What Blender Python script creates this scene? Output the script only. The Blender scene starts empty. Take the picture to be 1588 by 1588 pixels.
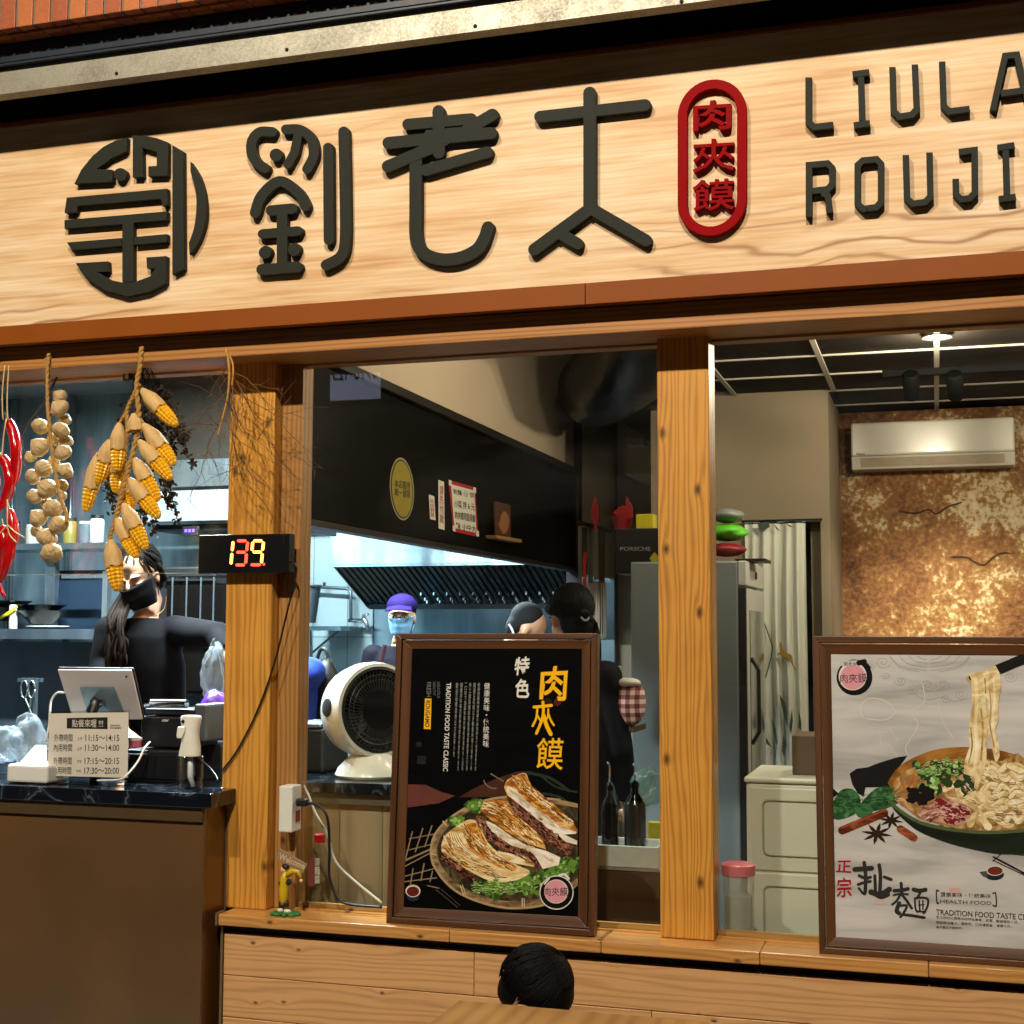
import bpy, bmesh, math, random
from mathutils import Vector, Matrix, Quaternion
R = math.radians
scene = bpy.context.scene
C = scene.collection
rnd = random.Random(7)

# ---------------------------------------------------------------- camera
CAM = Vector((0.0, -3.8, 1.65))
FOC = 2128.0 / 1588.0                       # focal length / frame width
YAW, PITCH, ROLL = R(17.146), R(5.038), R(0.177)
_f = Vector((-math.sin(YAW) * math.cos(PITCH), math.cos(YAW) * math.cos(PITCH), math.sin(PITCH)))
_r0 = Vector((math.cos(YAW), math.sin(YAW), 0))
_u0 = _r0.cross(_f)
_r = _r0 * math.cos(ROLL) + _u0 * math.sin(ROLL)
_u = -_r0 * math.sin(ROLL) + _u0 * math.cos(ROLL)
cam_data = bpy.data.cameras.new('camera')
cam = bpy.data.objects.new('camera', cam_data)
C.objects.link(cam)
cam.matrix_world = Matrix(((_r.x, _u.x, -_f.x, CAM.x), (_r.y, _u.y, -_f.y, CAM.y), (_r.z, _u.z, -_f.z, CAM.z), (0, 0, 0, 1)))
cam_data.sensor_width = 36.0
cam_data.lens = FOC * 36.0
cam_data.clip_start = 0.05
cam_data.clip_end = 500
scene.camera = cam

# ---------------------------------------------------------------- world: night sky over the street
world = bpy.data.worlds.new('World')
scene.world = world
world.use_nodes = True
wn = world.node_tree
sky = wn.nodes.new('ShaderNodeTexSky')
sky.sky_type = 'NISHITA'
sky.sun_disc = False
sky.sun_elevation = R(-3.0)
sky.sun_rotation = R(160)
bg = wn.nodes['Background']
bg.inputs['Strength'].default_value = 0.03
wn.links.new(sky.outputs[0], bg.inputs['Color'])

vs = scene.view_settings
vs.view_transform = 'Standard'
vs.look = 'None'
vs.exposure = 0.0
vs.gamma = 1.0
vs.use_curve_mapping = False
scene.render.engine = 'CYCLES'
scene.cycles.use_denoising = True
scene.cycles.max_bounces = 6
scene.cycles.use_adaptive_sampling = True
scene.cycles.adaptive_threshold = 0.03
scene.cycles.transparent_max_bounces = 16
scene.cycles.sample_clamp_indirect = 4.0
scene.cycles.caustics_reflective = False
scene.cycles.caustics_refractive = False

# lamp strengths (the lamps themselves are built further down, each in its fixture)
W_STREET = (1120.0, 1450.0)
W_KITCHEN = 310.0
W_DINING = 50.0
W_TRACK = 170.0

# ---------------------------------------------------------------- surveying helpers
def ray(u, v):
    return (_f + _r * ((u - 794.0) / 2128.0) - _u * ((v - 794.0) / 2128.0))
def px(u, v, Y):
    d = ray(u, v)
    return CAM + d * ((Y - CAM.y) / d.y)
def pxz(u, v, Z):
    d = ray(u, v)
    return CAM + d * ((Z - CAM.z) / d.z)
def pxx(u, v, X):
    d = ray(u, v)
    return CAM + d * ((X - CAM.x) / d.x)
def XA(u, Y, v=960):
    return px(u, v, Y).x
def ZA(v, Y, u=794):
    return px(u, v, Y).z
def plane_at(Y):
    return lambda u, v: px(u, v, Y)
def plane_x(X):
    return lambda u, v: pxx(u, v, X)
def plane_pn(p0, n):
    def f(u, v):
        d = ray(u, v)
        return CAM + d * ((p0 - CAM).dot(n) / d.dot(n))
    return f

# ---------------------------------------------------------------- mesh builder
class MB:
    def __init__(self):
        self.v = []; self.f = []; self.m = []
        self.cur = 0
    def add(self, vs, fs):
        b = len(self.v)
        self.v += [Vector(p) for p in vs]
        for f in fs:
            self.f.append([b + i for i in f]); self.m.append(self.cur)
        return self
    def box(self, x0, x1, y0, y1, z0, z1):
        x0, x1 = min(x0, x1), max(x0, x1); y0, y1 = min(y0, y1), max(y0, y1); z0, z1 = min(z0, z1), max(z0, z1)
        return self.add([(x0, y0, z0), (x1, y0, z0), (x1, y1, z0), (x0, y1, z0), (x0, y0, z1), (x1, y0, z1), (x1, y1, z1), (x0, y1, z1)],
                        [(3, 2, 1, 0), (4, 5, 6, 7), (0, 1, 5, 4), (1, 2, 6, 5), (2, 3, 7, 6), (3, 0, 4, 7)])
    def obox(self, c, ax, ay, az):
        c = Vector(c); p = []
        for k in (-1, 1):
            for s, t in ((-1, -1), (1, -1), (1, 1), (-1, 1)):
                p.append(c + ax * s + ay * t + az * k)
        return self.add(p, [(3, 2, 1, 0), (4, 5, 6, 7), (0, 1, 5, 4), (1, 2, 6, 5), (2, 3, 7, 6), (3, 0, 4, 7)])
    def prism(self, pts, d):
        n = len(pts); d = Vector(d)
        pts = [Vector(p) for p in pts]
        vs = pts + [p + d for p in pts]
        fs = [list(range(n)), list(range(2 * n - 1, n - 1, -1))]
        for i in range(n):
            j = (i + 1) % n
            fs.append((j, i, n + i, n + j))
        return self.add(vs, fs)
    def tube(self, pts, r, n=8, cap=True, flat=1.0):
        pts = [Vector(p) for p in pts]
        if not hasattr(r, '__len__'):
            r = [r] * len(pts)
        vs = []; fs = []
        t0 = (pts[1] - pts[0]).normalized()
        a = t0.orthogonal().normalized()
        for i, p in enumerate(pts):
            if i == 0: t = pts[1] - pts[0]
            elif i == len(pts) - 1: t = pts[-1] - pts[-2]
            else: t = pts[i + 1] - pts[i - 1]
            if t.length < 1e-9: t = t0
            t.normalize()
            a = (a - t * a.dot(t))
            if a.length < 1e-6: a = t.orthogonal()
            a.normalize()
            b = t.cross(a)
            for k in range(n):
                th = 2 * math.pi * k / n
                vs.append(p + (a * math.cos(th) + b * math.sin(th) * flat) * r[i])
        for i in range(len(pts) - 1):
            for k in range(n):
                k2 = (k + 1) % n
                fs.append((i * n + k, i * n + k2, (i + 1) * n + k2, (i + 1) * n + k))
        if cap:
            fs.append(list(range(n - 1, -1, -1)))
            m = (len(pts) - 1) * n
            fs.append([m + k for k in range(n)])
        return self.add(vs, fs)
    def lathe(self, o, prof, n=24, ax=(0, 0, 1), cap=True):
        o = Vector(o); ax = Vector(ax).normalized()
        a = Vector((1, 0, 0)) if abs(ax.z) > 0.9 else ax.orthogonal().normalized()
        a = (a - ax * a.dot(ax)).normalized(); b = ax.cross(a)
        vs = []; fs = []
        for (r, h) in prof:
            for k in range(n):
                th = 2 * math.pi * k / n
                vs.append(o + ax * h + (a * math.cos(th) + b * math.sin(th)) * r)
        for i in range(len(prof) - 1):
            for k in range(n):
                k2 = (k + 1) % n
                fs.append((i * n + k, i * n + k2, (i + 1) * n + k2, (i + 1) * n + k))
        if cap:
            fs.append(list(range(n - 1, -1, -1)))
            m = (len(prof) - 1) * n
            fs.append([m + k for k in range(n)])
        return self.add(vs, fs)
    def ell(self, c, rad, n=16, m=10, rot=None):
        c = Vector(c); vs = []; fs = []
        for i in range(m + 1):
            ph = math.pi * i / m
            for k in range(n):
                th = 2 * math.pi * k / n
                p = Vector((rad[0] * math.sin(ph) * math.cos(th), rad[1] * math.sin(ph) * math.sin(th), rad[2] * math.cos(ph)))
                if rot is not None: p = rot @ p
                vs.append(c + p)
        for i in range(m):
            for k in range(n):
                k2 = (k + 1) % n
                fs.append(((i + 1) * n + k, (i + 1) * n + k2, i * n + k2, i * n + k))
        return self.add(vs, fs)
    def grid(self, rows, closed=False):
        nr = len(rows); nc = len(rows[0]); vs = [p for r in rows for p in r]; fs = []
        for i in range(nr - 1):
            for k in range(nc if closed else nc - 1):
                k2 = (k + 1) % nc
                fs.append((i * nc + k, i * nc + k2, (i + 1) * nc + k2, (i + 1) * nc + k))
        return self.add(vs, fs)
    def poly(self, pts):
        return self.add(pts, [list(range(len(pts)))])
    def xf(self, M, start=0):
        for i in range(start, len(self.v)):
            self.v[i] = M @ self.v[i]
        return self

BASE = {}
def _mesh(name, mb, mats, off, smooth):
    me = bpy.data.meshes.new(name)
    me.from_pydata([p - off for p in mb.v], [], mb.f)
    for m in (mats if isinstance(mats, (list, tuple)) else [mats]):
        me.materials.append(m)
    if isinstance(mats, (list, tuple)):
        me.polygons.foreach_set('material_index', mb.m)
    me.update()
    bm = bmesh.new(); bm.from_mesh(me)
    bmesh.ops.remove_doubles(bm, verts=bm.verts, dist=1e-6)
    bmesh.ops.recalc_face_normals(bm, faces=bm.faces)
    bm.to_mesh(me); bm.free()
    if smooth:
        me.polygons.foreach_set('use_smooth', [True] * len(me.polygons))
        if smooth is not True:
            try:
                me.set_sharp_from_angle(angle=R(smooth))
            except Exception:
                pass
    return me
def finish(o, bevel, seg=2):
    if bevel:
        b = o.modifiers.new('bevel', 'BEVEL'); b.width = bevel; b.segments = seg; b.limit_method = 'ANGLE'; b.angle_limit = R(35)
        b.harden_normals = False
def part(name, mb, mat, parent, smooth=False, bevel=0, label=None, kind=None, seg=2):
    """one mesh object under a thing or a part; coordinates are given in the world"""
    off = BASE[parent.name]
    o = bpy.data.objects.new(name, _mesh(name, mb, mat, off, smooth))
    C.objects.link(o); o.parent = parent; BASE[o.name] = off
    if label: o['label'] = label
    if kind: o['kind'] = kind
    finish(o, bevel, seg)
    return o
def thing(name, label, cat, loc, group=None):
    o = bpy.data.objects.new(name, None); C.objects.link(o)
    o.empty_display_size = 0.05
    o.location = Vector(loc); BASE[o.name] = Vector(loc)
    o['label'] = label; o['category'] = cat
    if group: o['group'] = group
    return o
def single(name, mb, mat, label, cat, group=None, smooth=False, bevel=0, kind=None, seg=2):
    xs = [p.x for p in mb.v]; ys = [p.y for p in mb.v]; zs = [p.z for p in mb.v]
    off = Vector(((min(xs) + max(xs)) / 2, (min(ys) + max(ys)) / 2, min(zs)))
    o = bpy.data.objects.new(name, _mesh(name, mb, mat, off, smooth))
    C.objects.link(o); o.location = off; BASE[o.name] = off
    if label: o['label'] = label
    if cat: o['category'] = cat
    if group: o['group'] = group
    if kind: o['kind'] = kind
    finish(o, bevel, seg)
    return o
def structure(name, mb, mat, smooth=False, bevel=0):
    return single(name, mb, mat, None, None, kind='structure', smooth=smooth, bevel=bevel)
def share(src, name, parent, matrix=None):
    o = src.copy(); C.objects.link(o); o.name = name; o.parent = parent
    BASE[o.name] = BASE[parent.name]
    if matrix is not None: o.matrix_local = matrix
    return o
def smooth_curve(pts, k=6):
    pts = [Vector(p) for p in pts]; out = []
    for i in range(len(pts) - 1):
        p0 = pts[max(i - 1, 0)]; p1 = pts[i]; p2 = pts[i + 1]; p3 = pts[min(i + 2, len(pts) - 1)]
        for s in range(k):
            t = s / k
            out.append(0.5 * ((2 * p1) + (p2 - p0) * t + (2 * p0 - 5 * p1 + 4 * p2 - p3) * t * t + (3 * p1 - p0 - 3 * p2 + p3) * t ** 3))
    out.append(pts[-1])
    return out

# ---------------------------------------------------------------- flat shapes and lettering
def stroke2d(pts, w, round_cap=True, n=7):
    """outline of a thick polyline in 2D"""
    P = [Vector((p[0], p[1])) for p in pts]
    h = w / 2.0; L = []; Rr = []
    for i, p in enumerate(P):
        if i == 0: d0 = d1 = (P[1] - P[0]).normalized()
        elif i == len(P) - 1: d0 = d1 = (P[-1] - P[-2]).normalized()
        else: d0 = (P[i] - P[i - 1]).normalized(); d1 = (P[i + 1] - P[i]).normalized()
        t = (d0 + d1)
        if t.length < 1e-6: t = d1
        t.normalize(); nrm = Vector((-t.y, t.x))
        c = max(0.45, nrm.dot(Vector((-d1.y, d1.x))))
        L.append(p + nrm * (h / c)); Rr.append(p - nrm * (h / c))
    out = list(L)
    if round_cap:
        d = (P[-1] - P[-2]).normalized(); nn = Vector((-d.y, d.x))
        for k in range(1, n):
            a = math.pi * k / n
            out.append(P[-1] + nn * (h * math.cos(a)) + d * (h * math.sin(a)))
    out += list(reversed(Rr))
    if round_cap:
        d = (P[0] - P[1]).normalized(); nn = Vector((-d.y, d.x))
        for k in range(1, n):
            a = math.pi * k / n
            out.append(P[0] + nn * (h * math.cos(a)) + d * (h * math.sin(a)))
    return [(p.x, p.y) for p in out]
def circ2d(cx, cy, rx, ry=None, n=24, a0=0, a1=360):
    ry = ry or rx
    return [(cx + rx * math.cos(R(a0 + (a1 - a0) * k / n)), cy + ry * math.sin(R(a0 + (a1 - a0) * k / n))) for k in range(n + (1 if a1 - a0 < 360 else 0))]
def curve2d(pts, k=6):
    return [(p.x, p.y) for p in smooth_curve([(p[0], p[1], 0) for p in pts], k)]
def text_mesh(body, bold=0.0, shear=0.0, spacing=1.0, line=1.0):
    c = bpy.data.curves.new('lettering', 'FONT'); c.body = body
    c.offset = bold; c.shear = shear; c.space_character = spacing; c.space_line = line; c.resolution_u = 3
    o = bpy.data.objects.new('lettering', c); C.objects.link(o)
    bpy.context.view_layer.update()
    dg = bpy.context.evaluated_depsgraph_get()
    me = bpy.data.meshes.new_from_object(o.evaluated_get(dg))
    bpy.data.objects.remove(o); bpy.data.curves.remove(c)
    vs = [v.co.copy() for v in me.vertices]; fs = [list(p.vertices) for p in me.polygons]
    bpy.data.meshes.remove(me)
    return vs, fs
def text_mb(body, quad, pf, lift, depth=0.0, bold=0.0, shear=0.0, rot=0, line=1.0, mb=None):
    """flat lettering fitted into a quad of the surface: quad = (u0,v0,u1,v1) or four corners TL,TR,BR,BL; pf maps to the surface"""
    if bold > 0.004 and len(body) > 1 and any(ord(ch) > 0x2e00 for ch in body): bold = 0.004
    vs, fs = text_mesh(body, bold, shear, 1.0, line)
    if not vs: return mb or MB()
    x0 = min(v.x for v in vs); x1 = max(v.x for v in vs); y0 = min(v.y for v in vs); y1 = max(v.y for v in vs)
    if len(quad) == 4 and not hasattr(quad[0], '__len__'):
        a, b, c, d = quad; quad = ((a, b), (c, b), (c, d), (a, d))
    tl, tr, br, bl = [Vector((q[0], q[1])) for q in quad]
    mb = mb or MB(); out = []
    for v in vs:
        s = (v.x - x0) / max(1e-6, x1 - x0); t = (y1 - v.y) / max(1e-6, y1 - y0)
        if rot == 90: s, t = 1 - t, s          # reads downwards, tops to the right
        q = tl.lerp(tr, s).lerp(bl.lerp(br, s), t)
        out.append(pf(q.x, q.y) + lift)
    if depth:
        n = len(out); bk = Vector(lift).normalized() * -depth
        from collections import Counter
        ec = Counter()
        for f in fs:
            for i in range(len(f)):
                a, b = f[i], f[(i + 1) % len(f)]
                ec[(min(a, b), max(a, b))] += 1
        al = out + [p + bk for p in out]
        ff = list(fs)
        for f in fs:
            for i in range(len(f)):
                a, b = f[i], f[(i + 1) % len(f)]
                if ec[(min(a, b), max(a, b))] == 1:
                    ff.append([b, a, n + a, n + b])
        mb.add(al, ff)
    else:
        mb.add(out, fs)
    return mb
def flat(mb, poly, pf, lift):
    mb.poly([pf(u, v) + lift for (u, v) in poly])
    return mb

# ---------------------------------------------------------------- materials
MATS = {}
def _new(name):
    m = bpy.data.materials.new(name); m.use_nodes = True
    nt = m.node_tree
    return m, nt, nt.nodes['Principled BSDF']
def nd(nt, t, **kw):
    n = nt.nodes.new('ShaderNode' + t)
    for k, v in kw.items(): setattr(n, k, v)
    return n
def rgb(h):
    """sRGB hex to linear"""
    h = h.lstrip('#'); o = []
    for i in (0, 2, 4):
        c = int(h[i:i + 2], 16) / 255.0
        o.append(c / 12.92 if c <= 0.04045 else ((c + 0.055) / 1.055) ** 2.4)
    return tuple(o) + (1.0,)
def col(c):
    return rgb(c) if isinstance(c, str) else (tuple(c) + (1.0,))[:4]
def M(name, c, rough=0.5, metal=0.0, var=0.15, scale=30.0, bump=0.0, bscale=None, coat=0.0, spec=None, emit=0.0, ecol=None, alpha=None, stretch=(1, 1, 1), trans=0.0, sss=0.0):
    """plain surface with a little uneven colour, roughness and relief"""
    if name in MATS: return MATS[name]
    m, nt, b = _new(name)
    tc = nd(nt, 'TexCoord'); mp = nd(nt, 'Mapping'); mp.inputs['Scale'].default_value = stretch
    nt.links.new(tc.outputs['Object'], mp.inputs['Vector'])
    nz = nd(nt, 'TexNoise'); nz.inputs['Scale'].default_value = scale; nz.inputs['Detail'].default_value = 5
    nt.links.new(mp.outputs[0], nz.inputs['Vector'])
    c = col(c)
    mx = nd(nt, 'Mix', data_type='RGBA')
    mx.inputs[6].default_value = tuple(x * (1 - var) for x in c[:3]) + (1,)
    mx.inputs[7].default_value = tuple(min(1, x * (1 + var)) for x in c[:3]) + (1,)
    nt.links.new(nz.outputs[0], mx.inputs[0]); nt.links.new(mx.outputs[2], b.inputs['Base Color'])
    mr = nd(nt, 'MapRange'); mr.inputs[3].default_value = max(0.02, rough * 0.85); mr.inputs[4].default_value = min(1, rough * 1.15)
    nt.links.new(nz.outputs[0], mr.inputs[0]); nt.links.new(mr.outputs[0], b.inputs['Roughness'])
    b.inputs['Metallic'].default_value = metal
    if coat: b.inputs['Coat Weight'].default_value = coat; b.inputs['Coat Roughness'].default_value = 0.08
    if spec is not None: b.inputs['Specular IOR Level'].default_value = spec
    if emit:
        b.inputs['Emission Strength'].default_value = emit; b.inputs['Emission Color'].default_value = col(ecol or c[:3])
    if trans: b.inputs['Transmission Weight'].default_value = trans
    if sss: b.inputs['Subsurface Weight'].default_value = sss; b.inputs['Subsurface Radius'].default_value = (0.02, 0.008, 0.004)
    if alpha is not None: b.inputs['Alpha'].default_value = alpha
    if bump:
        bp = nd(nt, 'Bump'); bp.inputs['Strength'].default_value = bump; bp.inputs['Distance'].default_value = 0.01
        n2 = nd(nt, 'TexNoise'); n2.inputs['Scale'].default_value = bscale or scale * 2; n2.inputs['Detail'].default_value = 6
        nt.links.new(mp.outputs[0], n2.inputs['Vector'])
        nt.links.new(n2.outputs[0], bp.inputs['Height']); nt.links.new(bp.outputs[0], b.inputs['Normal'])
    MATS[name] = m
    return m
def glass(name, tint=(0.94, 0.97, 0.96), refl=1.0, rough=0.0, ior=1.45, dirt_haze=0.0):
    """thin pane: clear transmission with a fresnel reflection"""
    if name in MATS: return MATS[name]
    m, nt, b = _new(name); nt.nodes.remove(b)
    out = nt.nodes['Material Output']
    tr = nd(nt, 'BsdfTransparent'); tr.inputs[0].default_value = tuple(tint) + (1,)
    gl = nd(nt, 'BsdfGlossy'); gl.inputs['Roughness'].default_value = rough
    fr = nd(nt, 'Fresnel'); ge = nd(nt, 'NewGeometry')          # same reflectance on both faces of the thin sheet
    nt.links.new(math_(nt, 'MULTIPLY_ADD', ge.outputs['Backfacing'], 1.0 / ior - ior, ior), fr.inputs['IOR'])
    mu = nd(nt, 'Math', operation='MULTIPLY'); mu.inputs[1].default_value = refl
    mx = nd(nt, 'MixShader')
    nt.links.new(fr.outputs[0], mu.inputs[0]); nt.links.new(mu.outputs[0], mx.inputs[0])
    nt.links.new(tr.outputs[0], mx.inputs[1]); nt.links.new(gl.outputs[0], mx.inputs[2]); nt.links.new(mx.outputs[0], out.inputs[0])
    if dirt_haze:                                                     # dust and wiping smears, plus a pale haze in place of reflections
        tc = nd(nt, 'TexCoord'); nz = nd(nt, 'TexNoise'); nz.inputs['Scale'].default_value = 3.5; nz.inputs['Detail'].default_value = 9; nz.inputs['Distortion'].default_value = 1.2
        mp = nd(nt, 'Mapping'); mp.inputs['Rotation'].default_value = (0, 0.6, 0); mp.inputs['Scale'].default_value = (0.5, 1, 1.6)
        nt.links.new(tc.outputs['Object'], mp.inputs[0]); nt.links.new(mp.outputs[0], nz.inputs['Vector'])
        df = nd(nt, 'BsdfDiffuse'); df.inputs[0].default_value = (0.7, 0.7, 0.68, 1); m2 = nd(nt, 'MixShader')
        mr = nd(nt, 'MapRange'); mr.inputs[1].default_value = 0.42; mr.inputs[2].default_value = 0.75; mr.inputs[3].default_value = 0.0; mr.inputs[4].default_value = dirt_haze
        nt.links.new(nz.outputs[0], mr.inputs[0]); nt.links.new(mr.outputs[0], m2.inputs[0]); nt.links.new(mx.outputs[0], m2.inputs[1]); nt.links.new(df.outputs[0], m2.inputs[2]); nt.links.new(m2.outputs[0], out.inputs[0])
    MATS[name] = m
    return m
def ramp(nt, fac, stops, interp='LINEAR'):
    r = nd(nt, 'ValToRGB'); r.color_ramp.interpolation = interp
    e = r.color_ramp.elements
    while len(e) < len(stops): e.new(0.5)
    for k, (p, c) in enumerate(stops):
        e[k].position = p; e[k].color = col(c) if not isinstance(c, float) else (c, c, c, 1)
    nt.links.new(fac, r.inputs[0])
    return r.outputs[0]
def math_(nt, op, a, b=None, c=None, clamp=False):
    n = nd(nt, 'Math', operation=op); n.use_clamp = clamp
    for i, x in enumerate((a, b, c)):
        if x is None: continue
        if isinstance(x, (int, float)): n.inputs[i].default_value = x
        else: nt.links.new(x, n.inputs[i])
    return n.outputs[0]
def wood(name, light, dark, axis='X', freq=55.0, amp=9.0, line=2.0, contrast=0.6, knots=0.0, kscale=3.0, rough=0.5, coat=0.0, stretch=0.09, fiber=0.35, nscale=6.0, blotch=0.2, bump=0.15, kcol='#3a1a08', mask=0.0):
    """solid timber: growth rings bent round knots, fine fibres, blotchy stain"""
    if name in MATS: return MATS[name]
    m, nt, b = _new(name)
    tc = nd(nt, 'TexCoord'); oi = nd(nt, 'ObjectInfo')
    sh = nd(nt, 'CombineXYZ')
    for i, k in enumerate((3.7, 5.3, 2.9)):
        nt.links.new(math_(nt, 'MULTIPLY', oi.outputs['Random'], k), sh.inputs[i])
    va = nd(nt, 'VectorMath', operation='ADD')
    nt.links.new(tc.outputs['Object'], va.inputs[0]); nt.links.new(sh.outputs[0], va.inputs[1])
    sx = nd(nt, 'SeparateXYZ'); nt.links.new(va.outputs[0], sx.inputs[0])
    ia = 'XYZ'.index(axis); ib = {'X': 2, 'Y': 0, 'Z': 0}[axis]; ic = 3 - ia - ib
    a, bb, cc = sx.outputs[ia], sx.outputs[ib], sx.outputs[ic]
    st = nd(nt, 'CombineXYZ')
    nt.links.new(math_(nt, 'MULTIPLY', a, stretch), st.inputs[0]); nt.links.new(bb, st.inputs[1]); nt.links.new(cc, st.inputs[2])
    n1 = nd(nt, 'TexNoise'); n1.inputs['Scale'].default_value = nscale; n1.inputs['Detail'].default_value = 3
    nt.links.new(st.outputs[0], n1.inputs['Vector'])
    ph = math_(nt, 'ADD', math_(nt, 'MULTIPLY', math_(nt, 'ADD', bb, math_(nt, 'MULTIPLY', cc, 0.6)), freq), math_(nt, 'MULTIPLY', n1.outputs[0], amp))
    kmask = None
    if knots:
        kv = nd(nt, 'CombineXYZ')
        nt.links.new(math_(nt, 'MULTIPLY', a, 0.55), kv.inputs[0]); nt.links.new(bb, kv.inputs[1])
        vo = nd(nt, 'TexVoronoi', voronoi_dimensions='2D'); vo.inputs['Scale'].default_value = kscale
        nt.links.new(kv.outputs[0], vo.inputs['Vector'])
        d = vo.outputs['Distance']
        ph = math_(nt, 'ADD', ph, math_(nt, 'DIVIDE', 0.55, math_(nt, 'ADD', d, 0.06)))
        kmask = math_(nt, 'SUBTRACT', 1.0, math_(nt, 'SMOOTH_MIN', 1.0, math_(nt, 'DIVIDE', d, knots), 0.3), clamp=True)
        kmask = math_(nt, 'POWER', kmask, 0.6)
    ring = math_(nt, 'POWER', math_(nt, 'MULTIPLY_ADD', math_(nt, 'SINE', ph), 0.5, 0.5), line)
    if mask:
        nm = nd(nt, 'TexNoise'); nm.inputs['Scale'].default_value = mask; nm.inputs['Detail'].default_value = 2
        nt.links.new(st.outputs[0], nm.inputs['Vector'])
        mr0 = nd(nt, 'MapRange', interpolation_type='SMOOTHSTEP'); mr0.inputs[1].default_value = 0.44; mr0.inputs[2].default_value = 0.62
        nt.links.new(nm.outputs[0], mr0.inputs[0])
        ring = math_(nt, 'MULTIPLY', ring, math_(nt, 'MULTIPLY_ADD', mr0.outputs[0], 0.9, 0.1))
    fb = nd(nt, 'CombineXYZ')
    nt.links.new(math_(nt, 'MULTIPLY', a, 0.025), fb.inputs[0]); nt.links.new(bb, fb.inputs[1]); nt.links.new(cc, fb.inputs[2])
    n2 = nd(nt, 'TexNoise'); n2.inputs['Scale'].default_value = 260; n2.inputs['Detail'].default_value = 4
    nt.links.new(fb.outputs[0], n2.inputs['Vector'])
    n3 = nd(nt, 'TexNoise'); n3.inputs['Scale'].default_value = 5; n3.inputs['Detail'].default_value = 4
    nt.links.new(va.outputs[0], n3.inputs['Vector'])
    fac = math_(nt, 'ADD', math_(nt, 'MULTIPLY', ring, contrast), math_(nt, 'MULTIPLY', math_(nt, 'SUBTRACT', n2.outputs[0], 0.5), fiber))
    fac = math_(nt, 'ADD', fac, math_(nt, 'MULTIPLY', math_(nt, 'SUBTRACT', n3.outputs[0], 0.5), blotch * 2), clamp=True)
    cr = ramp(nt, fac, [(0.0, light), (1.0, dark)])
    if kmask is not None:
        mx = nd(nt, 'Mix', data_type='RGBA'); nt.links.new(kmask, mx.inputs[0]); nt.links.new(cr, mx.inputs[6]); mx.inputs[7].default_value = col(kcol)
        cr = mx.outputs[2]
    nt.links.new(cr, b.inputs['Base Color'])
    mr = nd(nt, 'MapRange'); mr.inputs[3].default_value = rough * 0.8; mr.inputs[4].default_value = min(1, rough * 1.2)
    nt.links.new(n3.outputs[0], mr.inputs[0]); nt.links.new(mr.outputs[0], b.inputs['Roughness'])
    if coat: b.inputs['Coat Weight'].default_value = coat; b.inputs['Coat Roughness'].default_value = 0.2
    bp = nd(nt, 'Bump'); bp.inputs['Strength'].default_value = bump; bp.inputs['Distance'].default_value = 0.003
    nt.links.new(fac, bp.inputs['Height']); nt.links.new(bp.outputs[0], b.inputs['Normal'])
    MATS[name] = m
    return m
def lamp(name, kind, loc, power, color, parent, target=None, size=0.05, angle=120, blend=0.5, sy=None):
    l = bpy.data.lights.new(name, kind); l.energy = power; l.color = color
    if kind == 'AREA':
        l.shape = 'RECTANGLE'; l.size = size; l.size_y = sy or size
    else:
        l.shadow_soft_size = size
    if kind == 'SPOT': l.spot_size = R(angle); l.spot_blend = blend
    o = bpy.data.objects.new(name, l); C.objects.link(o)
    o.parent = parent
    o.location = Vector(loc) - BASE[parent.name]
    if target is not None:
        o.rotation_euler = (Vector(target) - Vector(loc)).to_track_quat('-Z', 'Y').to_euler()
    return o

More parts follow.
